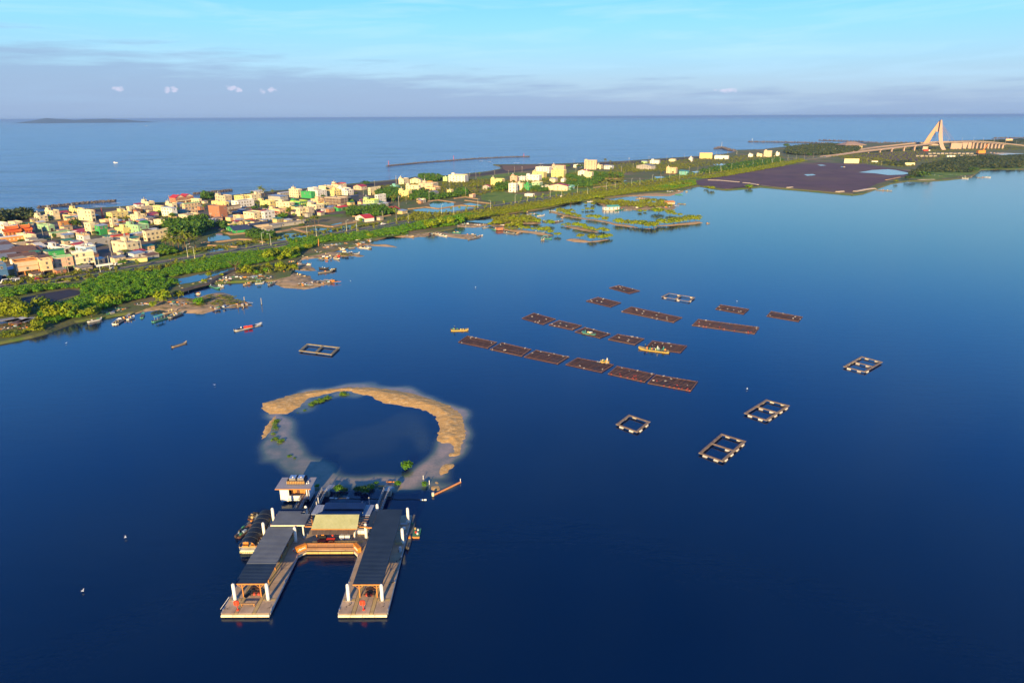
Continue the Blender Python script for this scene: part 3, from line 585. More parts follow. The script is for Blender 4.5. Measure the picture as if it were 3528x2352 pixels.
nq += thicket('mangrove_thicket', [
    ('C1', [(0, 365), (350, 325), (620, 320), (900, 230), (1100, 215), (1230, 230), (1460, 288), (1340, 352), (1290, 395), (1150, 425), (900, 485), (720, 555), (520, 600), (400, 645), (350, 590), (300, 535), (430, 490), (600, 440), (700, 395), (660, 345), (560, 335), (350, 365), (100, 412), (0, 435)], 1, 1),
    ('C1', [(1230, 215), (1500, 165), (1900, 105), (2352, 40), (2352, 90), (1950, 165), (1600, 215), (1300, 250)], 1, .9),
    ('B3', [(-300, 570), (0, 500), (400, 430), (1000, 340), (1560, 270), (1900, 210), (2352, 140), (2352, 300), (1960, 345), (1700, 420), (1560, 400), (1050, 500), (800, 545), (300, 650), (0, 740), (-300, 800)], 1, .9),
    ('B4', [(0, 340), (500, 290), (1200, 225), (2000, 130), (2352, 90), (2352, 210), (2000, 240), (1700, 290), (1400, 340), (950, 360), (600, 390), (430, 490), (250, 545), (130, 690), (0, 740)], 1, .9),
    ('N1', [(430, 850), (700, 790), (1000, 740), (1200, 700), (1300, 700), (1200, 750), (1080, 815), (800, 850), (700, 860), (420, 905), (230, 930), (230, 890)], 1, .9),
    ('B1', [(500, 690), (800, 620), (1000, 580), (1150, 560), (1160, 620), (1000, 650), (700, 690)], 1.1, .9)], green_l, 2.9, (3.7, 2.1))
nq += thicket('lagoon_hedge', [
    ('N1', [(1150, 740), (1600, 655), (2000, 600), (2352, 545), (2352, 580), (2240, 578), (2000, 632), (1600, 692), (1180, 762)], 1, 1),
    ('N2', [(0, 715), (400, 640), (900, 580), (1300, 520), (1450, 500), (1450, 555), (1250, 600), (900, 622), (700, 652), (500, 682), (150, 738), (0, 768)], 1.1, .9),
    ('N2', [(1450, 480), (1900, 415), (2352, 330), (2352, 362), (1900, 440), (1600, 490)], 1.4, .8), ('N3', [(0, 555), (400, 485), (600, 455), (640, 470), (500, 500), (0, 590)], 1.6, .9),
    ('C1', [(0, 480), (60, 455), (150, 440), (200, 480), (250, 530), (230, 600), (120, 570), (0, 575)], 1, 1.3), ('C1', [(240, 560), (330, 610), (360, 670), (300, 690), (250, 640)], 1, 1.2), ('C1', [(0, 705), (100, 690), (210, 685), (200, 700), (60, 735), (0, 745)], .8, .6)], lime_l, 2.9, (3.6, 2.0), seed=5)
nq += thicket('coastal_wood', [
    ('N3', [(470, 410), (490, 372), (700, 352), (1000, 345), (1060, 385), (1040, 400), (900, 415), (700, 425), (560, 425)], 1.3, 1.6), ('N3', [(1440, 585), (1560, 505), (1700, 480), (1900, 440), (2352, 440), (2352, 528), (2020, 532), (1950, 565), (1800, 560), (1600, 560), (1480, 610)], 1.9, 1.1),
    ('N3', [(1240, 480), (1440, 470), (1500, 500), (1380, 510), (1250, 500)], 2, .7), ('N3', [(1750, 330), (2352, 300), (2352, 330), (2100, 335), (1800, 345)], 2, 1.0), ('N3', [(1700, 455), (2352, 420), (2352, 440), (1800, 470)], 1.8, .6),
    ('A1', [(-60, 345), (560, 300), (600, 400), (410, 385), (160, 385), (90, 440), (-60, 450)], .8, 1.6)], wood_l, 5.5, (7.5, 4.6), seed=8)
nq += thicket('village_grove', [
    ('A2', [(1500, 800), (1680, 770), (1950, 780), (2060, 720), (2240, 680), (2240, 980), (2100, 1010), (1900, 960), (1700, 960), (1500, 850)], .8, 1.7), ('A2', [(1370, 1250), (1640, 1240), (1700, 1330), (1500, 1350), (1400, 1330)], .7, 1), ('A3', [(0, 900), (250, 800), (330, 850), (320, 950), (480, 1000), (200, 1090), (0, 1090)], .8, 1.5),
    ('A3', [(1180, 1075), (1420, 1100), (1680, 1160), (1680, 1230), (1450, 1225), (1150, 1185)], .8, 1.0), ('A4', [(1330, 760), (1700, 720), (2000, 740), (2300, 800), (2100, 830), (1900, 880), (1550, 840), (1350, 870), (1270, 830)], .8, 1.3), ('A3', [(250, 340), (400, 340), (440, 380), (380, 420), (230, 400)], .8, 1.4),
    ('A5', [(-300, 620), (60, 580), (190, 600), (200, 700), (120, 800), (-100, 780)], .9, 1.3), ('A5', [(380, 690), (560, 620), (900, 690), (880, 770), (700, 760), (480, 760)], .9, 1.2), ('A5', [(900, 740), (1180, 680), (1400, 560), (1520, 560), (1600, 660), (1300, 720), (1000, 760)], 1, 1.1), ('A5', [(600, 300), (900, 290), (1100, 330), (960, 400), (700, 400)], 1, 1.2),
    ('A6', [(40, 600), (240, 570), (270, 660), (60, 680)], .9, 1.2), ('A6', [(680, 610), (860, 620), (1000, 640), (960, 690), (700, 680)], 1, .9), ('A6', [(1320, 420), (1600, 470), (1760, 520), (1780, 600), (1500, 620), (1350, 560)], 1.1, 1.3), ('A6', [(1820, 380), (2300, 400), (2320, 430), (2000, 440), (1830, 560), (1770, 500)], 1.1, 1.2),
    ('B1', [(1180, 430), (1550, 360), (1900, 300), (2300, 260), (2352, 300), (2000, 380), (1600, 430), (1300, 470)], 1.8, .8), ('A3', [(520, 920), (600, 880), (740, 930), (680, 1010), (560, 980)], .9, 1)], dark_l, 4.2, (5.2, 4.2), seed=12)
nq += thicket('low_scrub', [
    ('L0', [(0, 985), (450, 975), (900, 915), (1829, 775), (1829, 790), (1250, 900), (900, 930), (480, 985), (0, 1010)], 1, 1), ('M1', [(0, 1010), (700, 900), (1400, 800), (2195, 690), (2195, 705), (1400, 815), (700, 930), (0, 1045)], 1, .8),
    ('N1', [(450, 770), (700, 680), (1100, 690), (1400, 650), (2000, 560), (2352, 520), (2352, 545), (1700, 640), (1200, 720), (800, 770)], 1.2, .9), ('N2', [(0, 680), (600, 570), (1200, 480), (1800, 400), (2352, 310), (2352, 330), (1500, 470), (800, 590), (0, 715)], 1.6, .9),
    ('B5', [(230, 380), (500, 350), (850, 340), (1000, 380), (1050, 440), (700, 470), (430, 470), (300, 480)], 1, 1.2), ('B5', [(420, 545), (600, 560), (900, 600), (700, 600), (500, 590)], 1, 1), ('N2', [(480, 712), (700, 725), (1150, 740), (1240, 780), (900, 775), (560, 765)], 1.2, 1.3), ('B5', [(1990, 60), (2352, 60), (2352, 130), (2150, 110)], 1, 1),
    ('M1', [(650, 1190), (1000, 1150), (1280, 1140), (1330, 1190), (1000, 1240), (700, 1240)], 1.1, .9), ('C1', [(1500, 430), (1700, 390), (1900, 400), (1980, 450), (1800, 470), (1550, 480)], 1.1, .35), ('B4', [(980, 590), (1180, 600), (1300, 650), (1000, 660)], 1.2, .4),
    ('N3', [(900, 425), (1240, 450), (1500, 510), (1400, 520), (1000, 480)], 2.2, .9), ('B1', [(100, 380), (1100, 330), (1100, 400), (700, 430), (100, 450)], 2.6, .9), ('A5', [(-200, 480), (600, 420), (1200, 400), (1900, 330), (2352, 400), (2352, 560), (1700, 700), (1000, 720), (200, 800)], 1.7, .7), ('A6', [(0, 470), (700, 480), (1500, 330), (2352, 330), (2352, 560), (1500, 620), (700, 700), (0, 690)], 1.8, .8), ('B1', [(0, 330), (900, 280), (2300, 190), (2352, 260), (1500, 340), (700, 440), (0, 470)], 2.6, .8),
    ('N3', [(760, 420), (1500, 400), (2352, 440), (2352, 470), (1500, 480), (900, 450)], 3.0, .8), ('N3', [(1080, 380), (1600, 350), (2352, 340), (2352, 385), (1700, 400), (1100, 400)], 3.2, .8), ('A2', [(300, 600), (1400, 480), (1900, 560), (1500, 1000), (600, 1000)], 1.8, .8), ('A1', [(300, 1370), (1960, 1180), (1960, 1230), (300, 1440)], 1, .7)], palm_l, 3.0, (2.7, 1.7), seed=15)
# single mangrove bushes on the islets: (crop, centre x, base y, width px, what it stands on)
BL = [('B5', [(205, 510, 80), (350, 520, 170), (600, 445, 150), (680, 440, 120), (820, 450, 130), (1050, 472, 120), (1280, 505, 130), (1480, 290, 130), (1560, 300, 110), (1640, 275, 90), (1600, 330, 100), (1700, 350, 100), (1780, 372, 90), (1720, 268, 40), (1510, 520, 60), (1600, 522, 90), (1700, 520, 60), (1770, 545, 130), (1870, 560, 120), (1940, 590, 100), (2030, 605, 100), (2110, 622, 80),
             (530, 540, 90), (680, 560, 170), (770, 575, 90), (860, 592, 100), (980, 602, 80), (1110, 625, 120), (1200, 635, 140), (1290, 655, 90), (1415, 705, 95), (1820, 740, 110), (2050, 775, 150), (2190, 765, 110), (2260, 755, 110), (2330, 740, 110), (2210, 612, 100), (2290, 640, 110), (2000, 392, 110), (2130, 402, 120), (2270, 432, 110), (1920, 130, 50), (2060, 140, 70), (2040, 232, 60), (1960, 236, 70), (1870, 248, 40), (835, 280, 60), (940, 455, 80)]),
      ('N2', [(675, 952, 90), (745, 958, 70), (830, 968, 80), (920, 975, 90), (985, 988, 110), (1035, 985, 80), (1140, 962, 120), (1235, 948, 90), (1290, 940, 80), (1340, 932, 100), (1400, 918, 90), (1460, 920, 80), (1085, 840, 110), (1200, 856, 70), (1245, 862, 40), (1303, 868, 40), (895, 830, 40), (950, 825, 30), (480, 700, 80), (700, 740, 60), (760, 745, 50), (950, 745, 90), (1040, 725, 50), (1120, 745, 80), (890, 790, 50), (415, 805, 35), (1570, 590, 35), (1615, 605, 55), (2000, 588, 60), (1300, 560, 70), (1370, 565, 90), (1220, 575, 60)])]
n_i = 0
def ordinal(n): return {1: 'first', 2: 'second', 3: 'third', 4: 'fourth', 5: 'fifth', 6: 'sixth', 7: 'seventh', 8: 'eighth', 9: 'ninth', 10: 'tenth', 11: 'eleventh', 12: 'twelfth'}.get(n, f'{n}th')
bs = []
for c, L_ in BL:
    for x, y, w in L_:
        p = Q(c, x, y, 0); dist = (p - Vector((0, 0, CH))).length; ww = w * 1.18 * CR[c][2] / F * dist
        bs.append((S(c, x, y), p, ww))
bs.sort(key=lambda t: t[0][0])
for i, ((sx, sy), p, ww) in enumerate(bs):
    size = 'tiny' if ww < 4 else 'small' if ww < 6 else 'broad' if ww < 10 else 'large spreading'
    p = p + Vector((p.x, p.y, 0)).normalized() * ww * .3; p.z = .1
    bush(p, ww, min(ww * .62, 5.2), lime_l, f'{size} yellow green mangrove bush, {ordinal(i + 1)} from the left among the islets', group='mangrove bushes on the lagoon islets')
# bushes and small trees on the left spits and banks
for c, x, y, w, m, lab in [('C1', 1325, 460, 100, lime_l, 'tall yellow green mangrove on the sandy spit above the moored rafts'), ('C1', 1450, 425, 65, lime_l, 'low round mangrove bush right of the tall one on the near spit'), ('C1', 1605, 475, 60, green_l, 'small dark green bush in the middle of the near sandy spit'), ('C1', 745, 580, 80, lime_l, 'yellow green mangrove leaning over the lagoon beside a beached boat'),
                           ('C1', 785, 545, 60, lime_l, 'mangrove bush just behind the one beside the beached boat'), ('C1', 570, 585, 110, lime_l, 'big round mangrove at the edge of the left thicket'), ('C1', 660, 570, 60, lime_l, 'small mangrove between two bigger ones at the left shore'), ('C1', 430, 600, 110, lime_l, 'mangrove crown at the front of the thicket above the mud pond'), ('C1', 345, 520, 100, lime_l, 'mangrove crown on the narrow bank beside the mud pond'),
                           ('C1', 950, 470, 80, lime_l, 'mangrove bush behind the sandy beach strip'), ('C1', 850, 490, 90, lime_l, 'mangrove bush left of the sandy beach strip'), ('C1', 1030, 430, 80, green_l, 'green mangrove bush at the right end of the near thicket'), ('C1', 100, 560, 130, lime_l, 'large mangrove crown above the junk yard at left'), ('C1', 180, 580, 110, lime_l, 'mangrove crown right of the largest one above the junk yard'), ('C1', 320, 670, 60, lime_l, 'small bush at the corner of the left shore'), ('C1', 265, 695, 45, lime_l, 'low bush on the bank below the junk yard'),
                           ('C1', 1245, 490, 45, lime_l, 'tiny bush on the beach left of the tall mangrove'), ('B3', 1260, 740, 190, lime_l, 'dense round bush behind the moored green roofed boat'), ('B3', 1440, 745, 90, green_l, 'small round bush right of the dense one on the middle spit'), ('B3', 1650, 710, 110, green_l, 'low bush by the water channel on the middle spit'), ('B3', 1680, 450, 200, lime_l, 'broad mangrove at the left end of the boat inlet'), ('B3', 1800, 400, 180, lime_l, 'broad mangrove behind the inlet with the red buoy'), ('B3', 1920, 470, 120, lime_l, 'mangrove bush at the water of the red buoy inlet'),
                           ('B3', 2080, 420, 200, lime_l, 'big mangrove above the inlet with the red buoy'), ('B3', 2230, 330, 160, lime_l, 'mangrove behind the big one above the inlet'), ('B3', 1900, 640, 160, lime_l, 'bush beside the dark beached boat on the middle spit'), ('B3', 2010, 630, 120, lime_l, 'bush right of the dark beached boat'), ('B3', 1670, 590, 90, lime_l, 'bush left of the dark beached boat'), ('B3', 740, 780, 70, lime_l, 'small bush at the left end of the crowded boat landing'),
                           ('B3', 380, 920, 90, lime_l, 'low bush at the root of the crowded boat landing'), ('B3', 470, 800, 110, lime_l, 'bush on the embankment by the narrow creek'), ('B3', 1130, 560, 90, green_l, 'dark bush beside the bare tree at the creek end'), ('B4', 130, 640, 130, lime_l, 'round bush left of the beached white rafts'), ('B4', 370, 540, 130, lime_l, 'bush above the beached white rafts'), ('B4', 90, 930, 110, lime_l, 'bush by the stone ramp on the spit'),
                           ('N1', 840, 850, 130, lime_l, 'big round mangrove at the bend of the bank, left one'), ('N1', 940, 820, 100, lime_l, 'tall mangrove in the trio at the bend of the bank'), ('N1', 1030, 815, 90, lime_l, 'right mangrove in the trio at the bend of the bank'), ('N1', 1130, 790, 90, green_l, 'deep green bush right of the mangrove trio'), ('A4', 1730, 1290, 100, lime_l, 'reddish green bush on the bank beside the landing')]:
    p = Q(c, x, y, .7); dist = (p - Vector((0, 0, CH))).length; ww = w * CR[c][2] / F * dist; p = p + Vector((p.x, p.y, 0)).normalized() * ww * .3
    bush(p, ww * 1.05, min(ww * .95, 7.5), m, lab, group='single mangroves along the lagoon bank')
# plants on the ring
for c, x, y, w, lab in [('K2', 965, 1085, 75, 'bright green shrub at the water between the two gangways, left one'), ('K2', 1015, 1085, 50, 'dark shrub beside the left gangway landing'), ('K2', 1130, 1085, 60, 'dark green shrub in the middle between the gangways'), ('K2', 1200, 1100, 90, 'dark green spreading shrub left of the right gangway'), ('K2', 1250, 1060, 60, 'small shrub at the left foot of the right gangway'), ('K2', 1300, 1020, 40, 'thin brown shrub beside the right gangway landing'),
                        ('K2', 1495, 1030, 55, 'round shrub right of the right gangway'), ('K2', 1575, 885, 100, 'lone dense green bush at the lower rim of the ring lagoon'), ('K2', 1735, 1035, 55, 'yellow green weed clump beside the small sand heaps'), ('K2', 765, 1045, 40, 'small weed clump right of the white toilet house'),
                        ('K2', 520, 765, 36, 'lone round weed clump on the left shallows'), ('K2', 562, 782, 24, 'tiny weed clump right of the lone round one'), ('K2', 655, 352, 26, 'tiny green clump in the water below the long weed bed'), ('K2', 590, 372, 12, 'smallest green speck off the left crescent')]:
    p = Q(c, x, y, 0); dist = (p - Vector((0, 0, CH))).length; ww = w * CR[c][2] / F * dist; p = p + Vector((p.x, p.y, 0)).normalized() * ww * .25
    bush(p, ww, ww * (.75 if y > 1000 or y == 885 else .35), dark_l if 'dark' in lab else green_l, lab, name='shrub', cat='shrub')
ringz = []
for pts in [[(695, 290), (740, 265), (800, 240), (870, 225), (885, 238), (830, 265), (760, 290), (705, 305)], [(960, 205), (1000, 192), (1055, 205), (1050, 215), (990, 217), (965, 215)], [(375, 510), (385, 450), (405, 435), (412, 465), (395, 520), (380, 530)], [(365, 590), (380, 585), (420, 605), (445, 612), (455, 638), (410, 628), (375, 612)], [(362, 560), (372, 552), (378, 570), (368, 573)]]: ringz.append(('K2', pts, 1, 1))
thicket('ring_plants', ringz, leaf_mat('weed_leaf', (.10, .24, .01), (.16, .30, .01)), 1.0, (1.5, .6), z=.0, seed=30)

# palms: trunk with fronds
def palm_parts(seed, n=14):
    r_ = random.Random(seed); mb = MB(); L_ = 1.0
    for i in range(n):
        a = 2 * PI * i / n + r_.random() * .4; el = .9 - 1.15 * (i % 3) / 2.2 + r_.random() * .2; p = Vector((0, 0, 0)); d = Vector((math.cos(a) * math.cos(el), math.sin(a) * math.cos(el), math.sin(el))); s = Vector((-math.sin(a), math.cos(a), 0))
        prev = None
        for k in range(6):
            w = (.06, .15, .17, .14, .09, .015)[k]; cur = (p + s * w + Vector((0, 0, -w * .5)), p.copy(), p - s * w + Vector((0, 0, -w * .5)))
            if prev: mb.face([prev[0], cur[0], cur[1], prev[1]]); mb.face([prev[1], cur[1], cur[2], prev[2]])
            prev = cur; p = p + d * .2; d = (d + Vector((0, 0, -.28))).normalized()
    return mb.mesh('fronds', palm_l)
palm_me = [palm_parts(s) for s in range(3)]
pt = MB(); pt.tube((0, 0, 0), (.03, 0, .35), .035, .026, 6); pt.tube((.03, 0, .35), (.05, .02, .7), .026, .022, 6); pt.tube((.05, .02, .7), (.05, .03, 1), .022, .018, 6); ptrunk = pt.mesh('trunk', bark)
def palm(c, x, y, h, lab, fr=.42, group='palms'):
    p = Q(c, x, y, .9); t = thing('palm_tree', lab, 'palm tree', p, random.random() * 6, group)
    q = obj('trunk', ptrunk, None, t); q.scale = (h, h, h * .8)
    f = obj('fronds', palm_me[random.randrange(3)], None, t, (.05 * h, .03 * h, h * .79)); f.scale = (h * fr,) * 3
for i, (c, x, y, h, lab) in enumerate([('A2', 1520, 1230, 9, 'leftmost leaning palm of the grove by the road'), ('A2', 1690, 1290, 11, 'palm with an orange lit trunk in the roadside grove'), ('A2', 1780, 1290, 10, 'palm just right of the orange trunked one'), ('A2', 1620, 1180, 10, 'palm at the back left of the roadside grove'), ('A2', 1860, 1280, 10, 'palm in front of the great green tree'), ('A2', 1990, 1180, 10, 'palm at the back right of the roadside grove'), ('A2', 2100, 1200, 8, 'rightmost palm of the roadside grove, near the pond'), ('A2', 1900, 1180, 12, 'tallest palm in the middle of the roadside grove'),
                                       ('A3', 1975, 760, 9, 'palm with bright trunk behind the long grey shed'), ('A3', 1345, 610, 9, 'palm with orange bark between yellow and white houses'), ('A3', 1420, 330, 12, 'tall palm on the beach side of the village'), ('A3', 1480, 330, 9, 'shorter palm beside the tall beach palm'), ('A3', 1660, 330, 8, 'palm behind the grey sheds near the beach'), ('A3', 270, 640, 7, 'palm beside the pink brick house'), ('A4', 370, 1040, 8, 'palm on the dike left of the three palms'), ('A4', 470, 1040, 6, 'low palm in the middle of the dike row'), ('A4', 620, 1020, 8, 'right palm of the dike row'), ('A4', 560, 1010, 7, 'palm between the others of the dike row'), ('A4', 690, 1000, 6, 'last small palm at the right end of the dike row'),
                                       ('A4', 95, 860, 9, 'palm with an orange lit trunk at the left of the field'), ('A4', 1975, 380, 8, 'palm in front of the cream villa'), ('A4', 2180, 600, 9, 'palm right of the pale green villa'), ('A4', 2250, 560, 8, 'palm behind the one right of the pale green villa'), ('A5', 1700, 560, 10, 'tall palm in the middle of the meadow houses'), ('A5', 1800, 530, 9, 'palm right of the tall meadow palm'), ('A5', 1740, 640, 8, 'palm below the tall meadow palm'), ('A5', 1950, 640, 7, 'palm at the edge of the bright green field'), ('A5', 1840, 300, 8, 'palm by the beach path'), ('A6', 1200, 520, 9, 'dark palm in front of the long yellow building'), ('A6', 1320, 540, 9, 'first palm of the avenue right of the yellow building'), ('A6', 1375, 560, 9, 'second palm of the avenue right of the yellow building'), ('A6', 1440, 560, 9, 'third palm of the avenue right of the yellow building'), ('A6', 1480, 560, 8, 'fourth palm of the avenue right of the yellow building'),
                                       ('A6', 2010, 200, 12, 'big palm behind the white roofed shed'), ('A6', 2100, 200, 9, 'palm right of the big one behind the white roofed shed'), ('A6', 2080, 440, 10, 'palm with orange trunk above the long pond'), ('A6', 2180, 440, 9, 'palm right of the orange trunked one above the pond'), ('A6', 2240, 450, 8, 'rightmost palm above the long pond'), ('A6', 1920, 440, 8, 'leftmost palm above the long pond'), ('B1', 690, 480, 10, 'palm left of the orange roofed villa'), ('B1', 740, 470, 9, 'palm close to the orange roofed villa'), ('B1', 250, 470, 8, 'palm beside the dark pond walls'), ('A6', 1390, 970, 9, 'lone palm on the bank at the root of the islets'), ('B5', 2310, 150, 7, 'sunlit yellow palm beside the green roofed boat house')]):
    palm(c, x, y, h, lab)
# single trees in and around the village
for c, x, y, w, h, m, lab in [('A2', 1790, 1040, 330, 12, dark_l, 'great round green tree rising over the palm grove'), ('A2', 1540, 1330, 330, 5, green_l, 'low spreading bright green tree beside the flat white kiosk'), ('A1', 1270, 520, 150, 8, dark_l, 'green tree behind the ornate orange house'), ('A1', 400, 570, 90, 7, dark_l, 'green tree between the two temple roofs'), ('A1', 1400, 1190, 150, 4, dark_l, 'garden tree in front of the arched shophouse'), ('A2', 1660, 640, 90, 6, dark_l, 'small tree right of the long cream house'), ('A3', 1860, 800, 190, 6, green_l, 'round green tree right of the white cube house'), ('A3', 1290, 620, 120, 5, dark_l, 'garden tree below the white terrace house'), ('A3', 1470, 600, 140, 5, dark_l, 'garden tree below the yellow villa'),
                              ('A3', 320, 400, 190, 9, dark_l, 'dark round tree by the sea left of the beige house'), ('A4', 1330, 610, 150, 6, green_l, 'round tree left of the dark metal shed'), ('A4', 1700, 770, 140, 6, dark_l, 'deep green conical tree before the long grey shed'), ('A4', 1740, 860, 110, 5, dark_l, 'tree right of the conical one before the red roofed cottage'), ('A4', 1650, 240, 150, 7, dark_l, 'round green tree behind the red roofed beige house'), ('A5', 1530, 630, 120, 6, green_l, 'bright green tree at the edge of the pond houses'), ('A6', 140, 640, 180, 8, dark_l, 'dark spreading tree left of the white villa'), ('A6', 1340, 260, 90, 7, dark_l, 'dark round tree between the grey hall and the tall block'), ('A6', 1560, 260, 130, 7, dark_l, 'dark broad tree beside the tall beige block'), ('A6', 1870, 270, 70, 5, dark_l, 'small tree at the right corner of the tall block'),
                              ('N3', 480, 365, 40, 12, wood_l, 'tall dark tree standing above the coastal wood'), ('N3', 660, 430, 30, 7, dark_l, 'tree at the foot of the bridge ramp'), ('N3', 1560, 600, 90, 9, dark_l, 'tall leafy tree left of the far boat landing'), ('N3', 1950, 560, 50, 9, dark_l, 'tree above the far moored boats'), ('N3', 1450, 620, 60, 7, dark_l, 'tree at the corner of the mud flat'), ('N3', 1340, 640, 30, 4, lime_l, 'small bush on the dike of the mud flat'), ('N3', 180, 680, 50, 4, green_l, 'round bush on the lagoon dike of the mud flat')]:
    p = Q(c, x, y, .9); dist = (p - Vector((0, 0, CH))).length; ww = w * CR[c][2] / F * dist; mm = m if m is not wood_l else dark_l
    bush(p, ww, h, mm, lab, name='leafy_tree', cat='tree', raise_=.15)
# bare tree at the end of the creek
t = thing('bare_tree', 'bare branching tree at the right end of the creek', 'tree', Q('B3', 1015, 660, .9)); mb = MB(); mb.tube((0, 0, 0), (0, 0, 3), .45, .3, 7)
for a in range(9):
    d = Vector((math.cos(a * .7), math.sin(a * .7), .55 + .1 * (a % 3))); mb.tube((0, 0, 2.6), Vector((0, 0, 2.6)) + d * 4, .16, .06, 5); mb.tube(Vector((0, 0, 2.6)) + d * 2.4, Vector((0, 0, 3)) + d * 3.4 + Vector((d.y, -d.x, .6)) * 1.4, .08, .03, 5)
obj('trunk', mb, bark, t)
# young trees planted in rows along the road
sap = crown_arrays(40, [(0, 0, .5, .42), (.1, .1, .7, .25), (-.15, 0, .35, .3)], .16, 99); sap_me = leaves_mesh('crown', sap, palm_l)
st_ = MB(); st_.tube((0, 0, 0), (0, 0, 1), .03, .02, 5); st_me = st_.mesh('trunk', bark)
rr = random.Random(4); cnt = 0; rn = {}
r3 = resample(rp, 11)
for i, q in enumerate(r3):
    if i < 2 or i + 2 > len(r3) - 1: continue
    d = (r3[i + 1] - r3[i - 1]).normalized(); n = Vector((d.y, -d.x, 0))
    for o in (-9.6, 0, 9.8):
        if rr.random() < .12 or (q.y > 1250 and i % 2): continue
        p = q + n * (o + rr.uniform(-.3, .3)) + d * rr.uniform(-2, 2); p.z = 1.0; cnt += 1
        row = 'village side' if o < 0 else 'lagoon side' if o > 0 else 'median'
        rn[row] = rn.get(row, 0) + 1
        t = thing('young_tree', f'thin young tree on the {row} of the shore road, {ordinal(rn[row])} from the left', 'tree', p, rr.random() * 6, f'young trees on the {row} of the road')
        h = rr.uniform(2.4, 4.6); q1 = obj('trunk', st_me, None, t); q1.scale = (2, 2, h * .6); q2 = obj('crown', sap_me, None, t, (0, 0, h * .35)); q2.scale = (h * .55, h * .55, h * .75)
print('thicket quads', nq, 'saplings', cnt)
# ------------------------------------------------------------------ buildings
WALL = dict(cream=(.78, .66, .42), white=(.80, .77, .70), yellow=(.80, .66, .26), beige=(.58, .47, .34), grey=(.42, .40, .37), green=(.04, .33, .10), pale_green=(.42, .62, .30), lime=(.50, .68, .10), peach=(.78, .52, .30), orange=(.62, .27, .08),
            pink=(.70, .42, .30), brick=(.46, .20, .11), blue=(.06, .16, .34), sky=(.30, .48, .72), teal=(.16, .42, .40), slate=(.06, .08, .12), dark=(.16, .11, .09), red=(.45, .05, .03), tan=(.58, .45, .22), mint=(.30, .52, .30))
wallm = {k: mat('wall_' + k, c, tuple(x * .84 for x in c), .8, .5, rnd=.08, bump=.02, bscale=3) for k, c in WALL.items()}
roof_top = mat('roof_slab', (.40, .34, .27), (.26, .22, .19), .9, .5, rnd=.4)
roof_dark = mat('roof_dark', (.10, .08, .08), (.06, .05, .055), .8, .5)
tin = {'white': mat('tin_white', (.62, .62, .60), (.50, .49, .47), .5, .6), 'grey': mat('tin_grey', (.30, .29, .27), (.22, .20, .19), .5, .6), 'red': mat('tin_red', (.55, .035, .03), (.40, .04, .03), .5, .6), 'blue': mat('tin_blue', (.32, .40, .52), (.25, .32, .42), .5, .6),
       'green': mat('tin_green', (.06, .26, .12), (.05, .2, .1), .5, .6), 'brown': mat('tin_brown', (.22, .12, .07), (.14, .08, .06), .7, .6), 'slate': mat('tin_slate', (.06, .07, .10), (.04, .05, .07), .4, .6), 'tan': mat('tin_tan', (.46, .36, .2), (.36, .28, .17), .6, .6), 'teal': mat('tin_teal', (.10, .45, .38), (.10, .36, .30), .5, .6)}
glass_m = mat('window_glass', (.02, .03, .045), rough=.12, spec=.6); frame_m = mat('window_frame', (.55, .50, .42), rough=.6); dark_in = mat('dark_opening', (.035, .028, .03), rough=.8)
steel = mat('steel_tank', (.62, .62, .62), rough=.3, metal=.8); trim_m = mat('trim_red', (.50, .06, .04), rough=.7); white_m = mat('white_paint', (.80, .79, .76), rough=.5)
wm = MB(); wm.box(-.62, .62, -.06, 0, -.72, .72, 0)
for a in ((-.62, -.52), (.52, .62), (-.05, .05)): wm.box(a[0], a[1], -.12, -.06, -.72, .72, 1)
for a in ((-.84, -.72), (.72, .80)): wm.box(-.72, .72, -.16, 0, a[0], a[1], 1)
win_me = wm.mesh('window', [glass_m, frame_m])
dm = MB(); dm.box(-1.3, 1.3, -.05, 0, 0, 2.3, 0); dm.box(-1.45, -1.3, -.12, 0, 0, 2.4, 1); dm.box(1.3, 1.45, -.12, 0, 0, 2.4, 1); dm.box(-1.45, 1.45, -.12, 0, 2.4, 2.55, 1); door_me = dm.mesh('door', [dark_in, frame_m])
tk = MB(); tk.tube((0, 0, .5), (0, 0, 2.0), .62, .62, 10); tk.tube((0, 0, 2.0), (0, 0, 2.25), .62, .15, 10)
for a in range(4): tk.bar((.42 * math.cos(a * PI / 2), .42 * math.sin(a * PI / 2), 0), (.42 * math.cos(a * PI / 2), .42 * math.sin(a * PI / 2), .52), .08)
tank_me = tk.mesh('water_tank', steel)
def solve_extent(c0, d, xpx, lo, hi):
    a, b = 0.0, hi
    f = lambda t: proj(c0 + d * t)[0] - xpx
    s = 1 if f(hi) > f(0) else -1
    for _ in range(40):
        m = (a + b) / 2
        if s * f(m) < 0: a = m
        else: b = m
    return max(lo, min(hi, (a + b) / 2))
def solve_h(c0, ypx):
    a, b = 0.0, 60.0
    for _ in range(40):
        m = (a + b) / 2
        if proj((c0.x, c0.y, c0.z + m))[1] > ypx: a = m
        else: b = m
    return (a + b) / 2
HOUSES = []
hr = random.Random(11)
